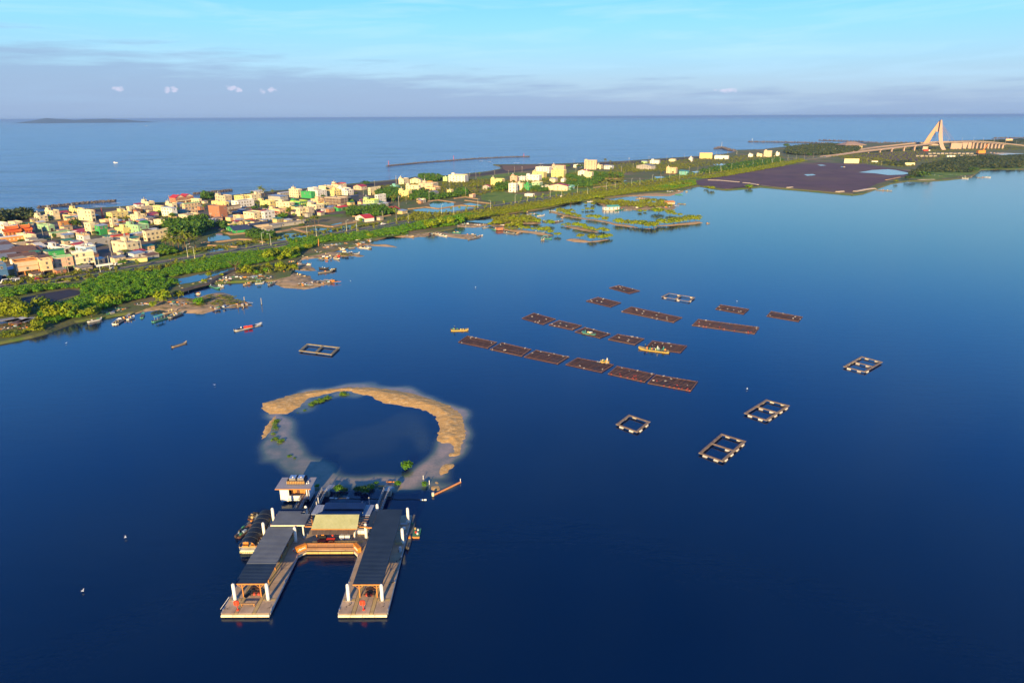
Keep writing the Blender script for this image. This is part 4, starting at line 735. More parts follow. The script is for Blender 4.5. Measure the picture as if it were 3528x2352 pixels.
def house(c, xl, xc, xr, yb, yt, wall, label, az=28, roof='flat', tinc='grey', stair=None, edge=None, cat='house', floors=None, open_=False, win=.85, tank=.45, name='house', hmin=2.6, awn=None):
    base = Q(c, xc, yb, .9); u = Vector((math.sin(R(az)), math.cos(R(az)), 0)); w = Vector((-math.cos(R(az)), math.sin(R(az)), 0))
    b = solve_extent(base, u, S(c, xr, yb)[0], 3.5, 26 if c in ('A1', 'A2', 'A3', 'A4') else 15); a = solve_extent(base, w, S(c, xl, yb)[0], 3.5, 46 if c in ('B1', 'N3', 'A6', 'A5') else 24)
    h = max(hmin, solve_h(base, S(c, xc, yt)[1]) * (1.1 if hmin > 2.5 else 1)); dist = math.hypot(base.x, base.y)
    gable = roof == 'gable' or roof == 'shed'
    t = thing(name, label, cat, base, R(90 - az)); HOUSES.append((base + u * b / 2 + w * a / 2, max(a, b) / 2, label))
    m = wallm[wall]; em = wallm[edge] if edge in wallm else (trim_m if edge == 'red_trim' else m)
    mb = MB(); top = h if gable else h - .75
    if open_:      # ground floor open to the street behind columns
        mb.box(0, b, 1.6, a, 0, 2.7); mb.box(0, b, 0, a, 2.7, top)
    else: mb.box(0, b, 0, a, 0, top)
    obj('wall', mb, m, t)
    if open_:
        n = max(2, int(b / 3.6) + 1)
        for k in range(n):
            cm = MB(); x = .25 + (b - .5) * k / (n - 1); cm.box(x - .22, x + .22, -.04, .4, 0, 2.72); obj('column', cm, em, t)
        om = MB(); om.box(.3, b - .3, 1.52, 1.6, .1, 2.5); obj('shop_front', om, dark_in, t)
    if gable:
        mb = MB(); e = .45; rh = min(2.4, (a if roof == 'gable' else b) * .16)
        if roof == 'shed': mb.hexa([(-e, -e, h - .05), (b + e, -e, h - .05), (b + e, a + e, h + rh * .5 - .05), (-e, a + e, h + rh * .5 - .05)], [(-e, -e, h + .1), (b + e, -e, h + .1), (b + e, a + e, h + rh * .5 + .1), (-e, a + e, h + rh * .5 + .1)])
        else:
            for y0, y1, z0, z1 in ((-e, a / 2, h, h + rh), (a / 2, a + e, h + rh, h)): mb.hexa([(-e, y0, z0 - .12), (b + e, y0, z0 - .12), (b + e, y1, z1 - .12), (-e, y1, z1 - .12)], [(-e, y0, z0), (b + e, y0, z0), (b + e, y1, z1), (-e, y1, z1)])
            g = MB()
            for x in (.0, b): g.face([(x, 0, h - .2), (x, a, h - .2), (x, a / 2, h + rh - .15)][:: (1 if x else -1)])
            obj('gable', g, m, t)
        n = max(2, int((b + 2 * e) / 1.1)); rb = MB()
        for k in range(n + 1):       # raised seams of the sheet roof
            x = -e + (b + 2 * e) * k / n
            if roof == 'gable':
                rb.bar((x, -e, h + .03), (x, a / 2, h + rh + .03), .09, .07); rb.bar((x, a / 2, h + rh + .03), (x, a + e, h + .03), .09, .07)
            else: rb.bar((x, -e, h + .13), (x, a + e, h + rh * .5 + .13), .09, .07)
        r_ = obj('roof', mb, tin[tinc], t)
        if dist < 700: obj('roof_seams', rb, tin[tinc], r_)
    else:
        mb = MB(); mb.box(.24, b - .24, .24, a - .24, top - .03, top + .05); r_ = obj('roof', mb, roof_dark if tinc == 'dark' else tin['brown'] if tinc == 'brown' else roof_top, t)
        mb = MB(); z1 = h
        for x0, x1, y0, y1 in ((-.08, b + .08, -.08, .22), (-.08, b + .08, a - .22, a + .08), (-.08, .22, .22, a - .22), (b - .22, b + .08, .22, a - .22)): mb.box(x0, x1, y0, y1, top, z1)
        obj('parapet', mb, em, t)
        if stair is None: stair = hr.random() < .82
        if stair and a > 5 and b > 5:
            sw, sl, shh = min(b * .42, 3.6), min(a * .45, 4.2), 2.5; x0, y0 = (.5, a - sl - .5) if hr.random() < .5 else (b - sw - .5, a - sl - .6)
            s_ = MB(); s_.box(x0, x0 + sw, y0, y0 + sl, top + .05, top + shh); s_.box(x0 - .15, x0 + sw + .15, y0 - .15, y0 + sl + .15, top + shh, top + shh + .16)
            so_ = obj('stair_room', s_, m, t); o = obj('door', door_me, None, so_, (x0 + sw / 2, y0, top + .05)); o.scale = (.32, 1, .85)
            if hr.random() < tank + .2: obj('water_tank', tank_me, None, r_, (x0 + sw / 2, y0 + sl / 2, top + shh + .16))
        elif hr.random() < tank: obj('water_tank', tank_me, None, r_, (b * .5, a * .6, top + .05))
        if dist < 720 and hr.random() < .55:      # small rooftop junk: chest, low wall, plant box
            q = MB(); x, y = b * hr.uniform(.2, .6), a * hr.uniform(.15, .4); q.box(x, x + 1.6, y, y + .7, top + .05, top + .75); obj('rooftop_box', q, em, r_)
    nf = floors or max(1, int(round((h - (0 if gable else .75)) / 2.95))); fh = top / nf
    if nf > 1 and dist < 1150:
        mb = MB()
        for k in range(1, nf):
            z = fh * k; mb.box(-.12, b + .12, -.14, -.0, z - .12, z + .1); mb.box(-.14, 0, 0, a + .05, z - .12, z + .1)
        obj('floor_ledge', mb, em, t)
    if dist < 1500 and win > 0:
        for k in range(nf):
            z = fh * k + fh * .55; sc_ = min(1, fh / 2.9)
            if k == 0 and open_: continue
            for (L_, face) in ((b, 0), (a, 1)):
                n = max(1, int(L_ / (3.3 if dist < 900 else 4.6)))
                if face == 1 and L_ > 16 and dist < 900: n = max(1, int(L_ / 4.4))
                for j in range(n):
                    if hr.random() > win: continue
                    q = L_ * (j + .5) / n; big = hr.random() < .25
                    if k == 0 and face == 0 and j == 0 and not gable: o = obj('door', door_me, None, t, (q, 0, .0)); o.scale = (.8, 1, 1); continue
                    o = obj('window', win_me, None, t, (q, -.0, z) if face == 0 else (0, q, z), -PI / 2 if face else 0); o.scale = ((1.55 if big else 1.) * sc_, 1, sc_)
    if awn:
        q = MB(); q.hexa([(0, -1.6, fh - .5), (b, -1.6, fh - .5), (b, 0, fh - .1), (0, 0, fh - .1)], [(0, -1.6, fh - .4), (b, -1.6, fh - .4), (b, 0, fh), (0, 0, fh)]); obj('awning', q, tin[awn], t)
    if nf > 1 and not gable and not open_ and dist < 900 and hr.random() < .4 and b > 6:   # balcony on the street side
        q = MB(); z = fh; q.box(b * .15, b * .85, -1.1, -.01, z - .12, z); q.box(b * .15, b * .85, -1.1, -1.0, z, z + .85); q.box(b * .15, b * .15 + .1, -1, 0, z, z + .85); q.box(b * .85 - .1, b * .85, -1, 0, z, z + .85); obj('balcony', q, em, t)
    return t
H = house
FR = dict(az=46)
H('A1', -75, 100, 138, 655, 450, 'white', 'white three storey block at the left edge with a blue shaded end', win=.6)
H('A1', 160, 270, 400, 530, 425, 'cream', 'cream house with a pillared porch left of the temple wood')
H('A1', 408, 440, 578, 515, 458, 'cream', 'low cream house under a green sheet roof', roof='shed', tinc='green')
H('A1', 300, 548, 580, 745, 645, 'cream', 'cream house with an outer staircase behind the orange temple wall', stair=False)
H('A1', 592, 680, 820, 415, 320, 'cream', 'cream house with a tilted roof edge near the wood, left of the tower house')
H('A1', 785, 915, 1025, 380, 235, 'cream', 'tall narrow cream tower house with an open top balcony', stair=True)
H('A1', 1020, 1200, 1325, 372, 305, 'peach', 'low orange row of rooms between the tower house and the tall cream house', stair=False, tinc='brown')
H('A1', 1180, 1300, 1420, 290, 200, 'yellow', 'yellow green house with a sea view behind the tall cream house')
H('A1', 1330, 1560, 1592, 405, 235, 'cream', 'tall broad cream house facing the sun at the beach side', stair=True, tank=1)
H('A1', 640, 830, 935, 575, 480, 'mint', 'green house with a grey roof in the middle of the old quarter')
H('A1', 1020, 1045, 1190, 550, 425, 'orange', 'ornate orange house with three tall arched openings', stair=False)
H('A1', 862, 885, 1190, 685, 605, 'cream', 'long cream and green terrace above the parking yard', edge='mint', stair=False)
H('A1', 1192, 1200, 1322, 660, 590, 'white', 'small white house at the end of the long terrace')
H('A1', 1450, 1555, 1640, 632, 450, 'cream', 'tall pale house beside the green and blue shed', stair=True)
H('A1', 1622, 1700, 1840, 640, 500, 'green', 'bright green house with a pale blue sheet roof', roof='shed', tinc='blue')
H('A1', 1310, 1430, 1540, 795, 650, 'white', 'white three storey house with many small windows and a red roof deck', tinc='brown', edge='peach')
H('A1', 1440, 1500, 1925, 845, 745, 'grey', 'long bare concrete house with two dark windows', tinc='brown', edge='grey', win=.35, stair=False)
H('A1', 470, 690, 800, 905, 860, 'beige', 'shed with a light striped sheet roof', roof='gable', tinc='white')
H('A1', 815, 1095, 1265, 935, 855, 'white', 'white flat roofed house with a round arched side door', edge='white')
H('A1', 215, 290, 605, 855, 785, 'beige', 'low brown building with a dark fenced roof', tinc='dark', stair=False, win=.1)
H('A1', -75, -10, 160, 1400, 1165, 'blue', 'blue shopfront house at the left edge of the road', stair=False, **FR)
H('A1', 255, 300, 680, 1335, 1105, 'beige', 'big open concrete frame house above a vehicle shelter', open_=True, edge='orange', tinc='brown', stair=False, win=.4, **FR)
H('A1', 690, 740, 920, 1315, 1085, 'peach', 'orange lit house with a wide upper balcony', open_=True, stair=False, **FR)
H('A1', 930, 970, 1270, 1262, 1035, 'pink', 'pink shophouse with green roof edge and two deep balconies', open_=True, edge='mint', **FR)
H('A1', 1255, 1285, 1625, 1215, 955, 'cream', 'pale shophouse with arched upper windows and white pillars', open_=True, edge='white', stair=False, **FR)
H('A1', 1300, 1480, 1645, 1030, 850, 'sky', 'white house with blue shade put into its walls behind the arched shophouse', stair=False, edge='white')  # blue wall colour stands for the shade on its right end
H('A1', 840, 860, 1110, 1060, 925, 'green', 'small green sheet shed on the roofs behind the pink shophouse', roof='shed', tinc='green', win=0, **FR)
for i, (xl, xc, xr, yb, yt) in enumerate([(-60, 10, 230, 890, 850), (-60, 30, 300, 960, 915), (20, 60, 640, 1025, 985), (190, 230, 700, 985, 945), (-60, 0, 330, 1095, 1050), (230, 250, 740, 940, 900), (150, 190, 640, 1090, 1045)]):
    H('A1', xl, xc, xr, yb, yt, ['beige', 'tan', 'brick'][i % 3], f'low brown shed, {ordinal(i + 1)} of the seven in the old yard behind the open frame house', roof='shed', tinc=['brown', 'grey', 'brown'][i % 3], win=.15, name='shed', cat='shed', **FR)
H('A2', 355, 490, 810, 645, 535, 'yellow', 'big yellow house with twin roof rooms near the red mast', stair=True, tank=1)
H('A2', 258, 370, 470, 775, 670, 'peach', 'cream orange house at the foot of the red mast')
H('A2', 470, 500, 620, 805, 650, 'cream', 'narrow cream house right of the red mast house')
H('A2', 600, 640, 880, 790, 705, 'beige', 'house with a long red tiled roof deck', edge='red_trim', tinc='brown', stair=False)
H('A2', 850, 995, 1145, 692, 575, 'cream', 'cream house with a red awning over its balcony', awn='red')
H('A2', 780, 820, 940, 505, 410, 'cream', 'small cream house on the beach side, first in its row')
H('A2', 1055, 1190, 1310, 400, 315, 'cream', 'cream house with a lookout storey above the beach', stair=True)
H('A2', 968, 1050, 1290, 512, 425, 'beige', 'long house with a row of dark upper windows under the lookout house', stair=False, win=1)
H('A2', 1290, 1435, 1455, 545, 405, 'yellow', 'bright yellow house wall with four small windows')
H('A2', 1450, 1655, 1755, 610, 450, 'white', 'white warehouse house with a pale sheet roof', roof='shed', tinc='white')
H('A2', 1150, 1230, 1390, 625, 560, 'beige', 'low house with a red sheet roof and a thin palm', roof='shed', tinc='red')
H('A2', 1298, 1600, 1660, 775, 685, 'cream', 'long single storey cream house with a high parapet', stair=False)
H('A2', 1862, 1890, 2200, 475, 355, 'peach', 'peach house with a colonnade and a green roof garden', edge='mint')
H('A2', 1990, 2160, 2222, 345, 265, 'cream', 'cream house right behind the red gabled mansion')
H('A2', 1520, 1650, 1745, 432, 350, 'cream', 'cream house left below the red gabled mansion')
H('A2', 1780, 1935, 2180, 690, 575, 'cream', 'cream two storey house above the lime green wall', stair=False)
H('A2', 1718, 1980, 2065, 785, 700, 'lime', 'low lime green house at the edge of the big trees', stair=False)
H('A2', 1895, 1960, 2140, 545, 475, 'peach', 'peach house with a lilac side between two cream houses')
H('A2', 768, 1010, 1215, 935, 775, 'mint', 'pale green apartment house with stepped roofs')
H('A2', 1105, 1160, 1650, 1075, 905, 'cream', 'large villa with a broad cream cornice and grey walls', edge='cream', stair=True)
H('A2', 552, 712, 880, 940, 830, 'yellow', 'yellow house with a rounded stair tower')
H('A2', 508, 530, 835, 1095, 980, 'peach', 'peach house with a red painted roof edge', edge='red_trim')
H('A2', 505, 790, 1070, 1325, 1120, 'cream', 'big cream house with round windows above the road junction', edge='cream', stair=True)
H('A2', 1090, 1205, 1405, 1360, 1290, 'white', 'low white kiosk with a flat dark roof', tinc='dark', stair=False, tank=0, win=.3)
H('A2', 562, 725, 1168, 1500, 1430, 'yellow', 'wide yellow fronted shed with a pale low gable by the road', roof='gable', tinc='tan', az=62)
H('A2', 828, 850, 940, 1025, 950, 'blue', 'small bright blue box house', roof='shed', tinc='blue')
H('A2', 1030, 1060, 1185, 765, 700, 'green', 'green netted roof house in the middle of the village', win=0)
H('A3', 488, 690, 825, 455, 330, 'beige', 'beige house with a round tank room on the sea side', stair=True, tank=1)
H('A3', 412, 690, 765, 545, 455, 'yellow', 'yellow house behind the pink brick house')
H('A3', 372, 590, 745, 830, 560, 'brick', 'tall pink brick house without windows on its long wall', win=.25, edge='brick', stair=False)
H('A3', 672, 700, 1005, 700, 555, 'beige', 'grey beige house with a black roof and three windows', tinc='dark', edge='dark', stair=False)
H('A3', 872, 1050, 1200, 440, 335, 'yellow', 'long yellow house near the beach, left half of the pair')
H('A3', 1140, 1225, 1415, 425, 310, 'cream', 'cream house near the beach, right of the long yellow one')
H('A3', 828, 960, 1285, 630, 445, 'white', 'large white terrace house with a shaded bluish front', edge='white', stair=False)
H('A3', 945, 990, 1100, 695, 620, 'blue', 'bright blue tarpaulin shed', roof='shed', tinc='blue', win=0, name='shed', cat='shed')
H('A3', 858, 1000, 1078, 850, 730, 'beige', 'small beige house with a red back roof beside the cream house', edge='peach')
H('A3', 1070, 1275, 1450, 860, 675, 'cream', 'square cream house with a railed roof near the fish sheds', edge='cream', stair=False)
H('A3', 1440, 1495, 1702, 860, 660, 'white', 'white cube house with a blue shaded side', edge='white', stair=False)
H('A3', 1355, 1600, 1710, 570, 440, 'yellow', 'yellow villa right of the white terrace house')
H('A3', 1718, 1990, 2090, 590, 470, 'cream', 'long cream house between the palms and the green houses')
H('A3', 1570, 1790, 1960, 700, 600, 'peach', 'low orange house with mixed red roofs', tinc='brown', edge='peach')
H('A3', 1690, 1745, 2352, 960, 900, 'grey', 'very long grey fish shed with low gable roof', roof='gable', tinc='grey', name='shed', cat='shed', az=40, win=.2)
H('A3', 700, 870, 1220, 1080, 1035, 'green', 'shed with black solar panels and a green eave by the pond', roof='gable', tinc='slate', name='shed', cat='shed', az=52, win=.3, hmin=2.2)
H('A3', 1112, 1200, 1570, 985, 935, 'beige', 'pale shed with dark roof panels behind the green eaved one', roof='gable', tinc='slate', name='shed', cat='shed', az=45, win=.3)
H('A3', 1390, 1520, 1665, 1075, 1000, 'grey', 'shed with a light brown sheet roof beside the pond', roof='gable', tinc='tan', name='shed', cat='shed', win=.2)
H('A3', 1600, 1640, 1820, 985, 930, 'grey', 'small grey lean-to right of the light brown shed', roof='shed', tinc='grey', name='shed', cat='shed', win=0)
H('A3', 770, 785, 1050, 965, 900, 'yellow', 'small yellow wall house behind the black panel shed', stair=False)
H('A3', 270, 330, 500, 900, 830, 'grey', 'shed with a white sheet roof left of the pink brick house', roof='shed', tinc='white', name='shed', cat='shed', win=.2)
H('A3', 1215, 1250, 1460, 290, 255, 'white', 'low long white hall at the beach', roof='shed', tinc='white')
H('A3', 1560, 1800, 1960, 425, 350, 'grey', 'grey workshop with a blue grey roof', roof='shed', tinc='blue', win=.3)
H('A3', 1740, 1800, 2010, 330, 275, 'grey', 'white roofed shed behind the grey workshop', roof='gable', tinc='white', name='shed', cat='shed')
H('A4', 105, 285, 370, 480, 325, 'cream', 'tall cream house left of the dark green house', stair=True, tank=1)
H('A4', 345, 550, 625, 495, 370, 'green', 'dark green sheet clad house with one round opening', win=.15, stair=False)
H('A4', 128, 320, 475, 668, 560, 'green', 'green house with stacked roof decks', edge='lime')
H('A4', 478, 590, 695, 365, 285, 'white', 'white house at the left of the white cluster')
H('A4', 570, 680, 865, 485, 345, 'white', 'white house at the front of the white cluster', edge='white')
H('A4', 862, 1010, 1160, 445, 340, 'yellow', 'pale yellow house in the middle of the white cluster')
H('A4', 1165, 1280, 1405, 435, 335, 'white', 'white house at the right of the white cluster', edge='white')
H('A4', 698, 850, 978, 325, 250, 'cream', 'cream house at the back of the white cluster')
H('A4', 960, 1080, 1260, 312, 205, 'cream', 'tall cream house with red trimmed terrace on the beach', edge='red_trim', stair=True, tank=1)
H('A4', 1040, 1250, 1345, 345, 290, 'white', 'low white house below the red trimmed terrace')
H('A4', 820, 1150, 1300, 655, 500, 'dark', 'dark brown long house under a broad beige roof', edge='beige', stair=False)
H('A4', 543, 680, 812, 625, 520, 'peach', 'small orange white house in front of the white cluster')
H('A4', 468, 655, 812, 785, 635, 'cream', 'cream house with a red porch roof facing the field', awn='red')
H('A4', 760, 812, 912, 730, 600, 'yellow', 'narrow yellow house right of the red porch house', stair=False)
H('A4', 210, 320, 485, 855, 700, 'cream', 'bright cream house with a bulging balcony at the dry ponds', stair=False)
H('A4', 470, 500, 612, 845, 695, 'beige', 'brown fronted house joined to the bulging balcony house')
H('A4', 985, 1095, 1280, 755, 690, 'green', 'green walled house with a dark red gable roof', roof='gable', tinc='red', win=.3)
H('A4', 1400, 1560, 1670, 325, 260, 'beige', 'beige house with a red roof near the beach grass', roof='gable', tinc='red')
H('A4', 1698, 1745, 1960, 425, 290, 'cream', 'cream villa with a curved upper wall and palms', stair=False)
H('A4', 1600, 1825, 1922, 665, 530, 'pale_green', 'pale green villa with a white upper floor', edge='lime', stair=True)
H('A4', 1840, 1900, 2065, 620, 440, 'white', 'white house with a green ground floor behind the pale green villa')
H('A4', 1478, 1650, 1990, 765, 700, 'grey', 'grey corrugated shed below the pale green villa', roof='shed', tinc='grey', name='shed', cat='shed', az=60)
H('A4', 2030, 2230, 2352, 800, 735, 'cream', 'cottage with a bright red gable roof', roof='gable', tinc='red', az=50)
H('A4', 1440, 1640, 1820, 970, 905, 'white', 'low white house with a small bright red roof near the road', roof='gable', tinc='red', az=50)
H('A4', 1308, 1350, 1512, 610, 470, 'slate', 'dark metal shed right of the brown long house', roof='gable', tinc='slate', win=0)
H('A4', 1930, 1960, 2110, 680, 620, 'grey', 'shed with a bluish white roof right of the pale green villa', roof='shed', tinc='white', name='shed', cat='shed')
A5k = dict(az=20)
H('A5', 200, 300, 430, 445, 340, 'cream', 'cream house left of the green roofed hall', **A5k)
H('A5', 425, 640, 685, 430, 355, 'cream', 'white columned hall with a grey green roof', roof='gable', tinc='grey', **A5k)
H('A5', 343, 600, 645, 570, 475, 'cream', 'pale house with tall dark windows in the meadow hamlet', **A5k)
H('A5', 200, 400, 472, 715, 585, 'yellow', 'yellow house at the front left of the meadow hamlet', edge='yellow', **A5k)
H('A5', 600, 900, 1005, 525, 430, 'beige', 'long beige house with a flat terrace roof in the hamlet', **A5k)
H('A5', 738, 940, 1110, 575, 510, 'peach', 'orange lit house with brown roofs in the hamlet', tinc='brown', **A5k)
H('A5', 1183, 1260, 1312, 665, 565, 'yellow', 'small yellow house at the right end of the hamlet', **A5k)
H('A5', 750, 900, 1012, 675, 620, 'grey', 'grey tin roofed shed in front of the hamlet', roof='gable', tinc='grey', **A5k)
H('A5', 1210, 1540, 1612, 405, 270, 'white', 'big white mansion with two window rows by the beach', edge='cream', stair=True, az=16)
H('A5', 1095, 1180, 1218, 378, 300, 'pale_green', 'small pale green annex left of the white mansion', stair=False, **A5k)
H('A5', 2062, 2290, 2352, 468, 350, 'yellow', 'yellow house at the left end of the big hamlet', edge='yellow', stair=True, **A5k)
H('A5', 1900, 2030, 2065, 560, 485, 'grey', 'grey cottage with a red roof left of the yellow house', roof='gable', tinc='red', **A5k)
H('A5', 1628, 1700, 1760, 712, 655, 'pink', 'tiny pink hut at the pond corner', tank=0, **A5k)
H('A5', 480, 560, 642, 645, 585, 'peach', 'little orange house right behind the yellow front house', **A5k)
H('A5', 632, 700, 748, 820, 745, 'cream', 'lone cream pump house on the pond edge', tank=0, stair=False, **A5k)
H('A5', 25, 150, 218, 532, 475, 'teal', 'low teal fronted house at the lane', **A5k)
H('A5', 768, 860, 892, 435, 385, 'orange', 'small orange roofed hut behind the hamlet', **A5k)
A6k = dict(az=22)
H('A6', 760, 1000, 1065, 350, 250, 'white', 'tall white house crowning the long yellow building', edge='white', stair=False, **A6k)
H('A6', 700, 900, 1050, 445, 345, 'yellow', 'long yellow building, left half', edge='yellow', **A6k)
H('A6', 1040, 1260, 1345, 430, 310, 'yellow', 'long yellow building, right half with more roof rooms', stair=True, edge='yellow', **A6k)
H('A6', 1050, 1270, 1305, 330, 225, 'pink', 'large plain pinkish grey hall behind the yellow building', win=.15, stair=True, **A6k)
H('A6', 590, 820, 872, 490, 395, 'white', 'wide white house left of the long yellow building', **A6k)
H('A6', 443, 560, 602, 492, 420, 'white', 'small white house with rooftop flowers', **A6k)
H('A6', 300, 420, 450, 505, 415, 'pink', 'pinkish grey house at the back of the big hamlet', **A6k)
H('A6', 273, 400, 440, 695, 550, 'white', 'white villa with an arched ground floor at the field', edge='white', **A6k)
H('A6', 428, 520, 560, 660, 545, 'cream', 'cream house joined to the arched white villa', **A6k)
H('A6', 550, 640, 690, 660, 560, 'green', 'green painted house beside the cream one', **A6k)
H('A6', 688, 830, 888, 610, 520, 'mint', 'pale green house with a cream corner', edge='cream', **A6k)
H('A6', 985, 1330, 1400, 665, 590, 'cream', 'long low house with a brilliant red gable roof', roof='gable', tinc='red', az=14)
H('A6', 858, 960, 1035, 645, 590, 'white', 'low white house left of the red roofed row', stair=False, **A6k)
H('A6', 1272, 1400, 1472, 650, 590, 'teal', 'light teal shop with a flat pale roof', stair=False, **A6k)
H('A6', 1010, 1110, 1160, 520, 460, 'cream', 'white roofed hut in front of the yellow building', roof='shed', tinc='white', **A6k)
H('A6', 1210, 1270, 1312, 515, 455, 'white', 'small white hut behind the dark palm', **A6k)
H('A6', 1633, 1850, 1882, 285, 135, 'beige', 'tall four storey beige block with small windows', edge='beige', az=14, win=.9)
H('A6', 1520, 1680, 1735, 405, 325, 'white', 'white house with a bright red gable roof below the beige block', roof='gable', tinc='red', az=30)
H('A6', 1632, 1765, 1800, 455, 345, 'cream', 'white yellow house in front of the red gabled one', **A6k)
H('A6', 1590, 1740, 1800, 500, 445, 'yellow', 'low yellow annex below the white yellow house', stair=False, **A6k)
H('A6', 1988, 2130, 2210, 280, 225, 'white', 'open shed with a broad white roof', roof='shed', tinc='white', name='shed', cat='shed', **A6k)
H('A6', 563, 700, 742, 772, 730, 'white', 'low white bus shelter building by the road', stair=False, tank=0, az=30)
H('A6', 1868, 1930, 1972, 278, 215, 'cream', 'small pale house right of the tall block', **A6k)
H('A6', 1440, 1590, 1622, 252, 205, 'white', 'low white house near the beach, left of the tall block', stair=False, **A6k)
B1k = dict(az=24)
H('B1', 1213, 1385, 1400, 263, 190, 'tan', 'large windowless tan block near the shore', edge='tan', win=.25, stair=False, az=10)
H('B1', 1415, 1600, 1672, 272, 228, 'white', 'low white houses right of the tan block', stair=False, **B1k)
H('B1', 2078, 2185, 2218, 242, 165, 'beige', 'three storey brownish block near the far groyne', **B1k)
H('B1', 2243, 2290, 2312, 225, 185, 'white', 'white hut at the edge of the coastal wood', **B1k)
H('B1', 1870, 1930, 1956, 242, 208, 'white', 'small white house left of the brownish block', **B1k)
H('B1', 1985, 2060, 2076, 238, 202, 'cream', 'cream hut just left of the brownish block', **B1k)
H('B1', 543, 660, 698, 335, 292, 'white', 'white house with a red side building', **B1k)
H('B1', 362, 560, 638, 412, 365, 'grey', 'broad grey warehouse with a low gable', roof='gable', tinc='grey', az=40)
H('B1', 763, 890, 948, 462, 395, 'peach', 'orange roofed villa among palms', tinc='brown', stair=True, **B1k)
H('B1', 938, 1050, 1102, 482, 440, 'teal', 'teal roofed shed right of the orange villa', roof='shed', tinc='teal', **B1k)
H('B1', 1068, 1110, 1132, 302, 258, 'white', 'single white hut on the bare field', **B1k)
H('B1', 800, 880, 925, 302, 275, 'cream', 'low cream sheds beyond the villa', stair=False, tank=0, **B1k)
H('B1', 430, 500, 540, 330, 303, 'pale_green', 'pale green lean-to left of the white house', roof='shed', tinc='white', **B1k)
H('N3', 933, 1050, 1070, 487, 455, 'cream', 'long low white building below the bridge ramp', stair=False, tank=0, az=10, win=0)
H('N3', 1413, 1490, 1512, 505, 485, 'cream', 'boat shed with a mast near the far palms', stair=False, tank=0, az=10, win=0)
H('N3', 2205, 2260, 2272, 318, 297, 'peach', 'bright orange white house at the far right edge', az=10, win=0)
H('N3', 1150, 1200, 1230, 480, 470, 'white', 'tiny white hut right of the long low white building', stair=False, tank=0, az=10, win=0)
H('N3', 1550, 1585, 1592, 392, 360, 'beige', 'small beige building under the bridge ramp', stair=False, az=10, win=0)
print('houses', len(HOUSES))

# red gabled mansion by the sea
def mansion():
    base = Q('A2', 1720, 370, .9); u = Vector((math.sin(R(28)), math.cos(R(28)), 0)); w = Vector((-math.cos(R(28)), math.sin(R(28)), 0))
    b = solve_extent(base, u, S('A2', 2070, 370)[0], 5, 24); a = solve_extent(base, w, S('A2', 1600, 370)[0], 5, 20); h = solve_h(base, S('A2', 1720, 235)[1])
    t = thing('mansion', 'brick red mansion with twin red gables beside the sea', 'house', base, R(62)); mb = MB(); mb.box(0, b, 0, a, 0, h); obj('wall', mb, wallm['brick'], t)
    mb = MB(); mb.box(-.1, b + .1, -1.4, 0, h * .45, h * .45 + .2); mb.box(-.1, b + .1, -1.4, -1.3, h * .45 + .2, h * .45 + 1); obj('balcony', mb, wallm['cream'], t)
    n = 2
    for k in range(n):
        x0, x1 = b * k / n, b * (k + 1) / n; xm = (x0 + x1) / 2; r = MB(); e = .5
        for xa, xb, za, zb in ((x0 - e * .3, xm, h - .1, h + 2.6), (xm, x1 + e * .3, h + 2.6, h - .1)): r.hexa([(xa, -e, za - .15), (xb, -e, zb - .15), (xb, a + e, zb - .15), (xa, a + e, za - .15)], [(xa, -e, za), (xb, -e, zb), (xb, a + e, zb), (xa, a + e, za)])
        obj('roof', r, tin['red'], t); g = MB(); g.face([(x0, -.01, h), (x1, -.01, h), (xm, -.01, h + 2.4)]); obj('gable', g, wallm['cream'], t); obj('water_tank', tank_me, None, t, (x0 + .8, a + .9, h + .2))
        mb = MB(); mb.box(x0 + .1, x0 + .5, -1.35, -.95, 0, h * .45); mb.box(x1 - .5, x1 - .1, -1.35, -.95, 0, h * .45); obj('column', mb, wallm['cream'], t)
    for k in range(2):
        for j in range(max(2, int(b / 3))): obj('window', win_me, None, t, (b * (j + .5) / max(2, int(b / 3)), 0, h * (.25 + .5 * k)))
        for j in range(max(2, int(a / 3))): obj('window', win_me, None, t, (0, a * (j + .5) / max(2, int(a / 3)), h * (.25 + .5 * k)), -PI / 2)
mansion()
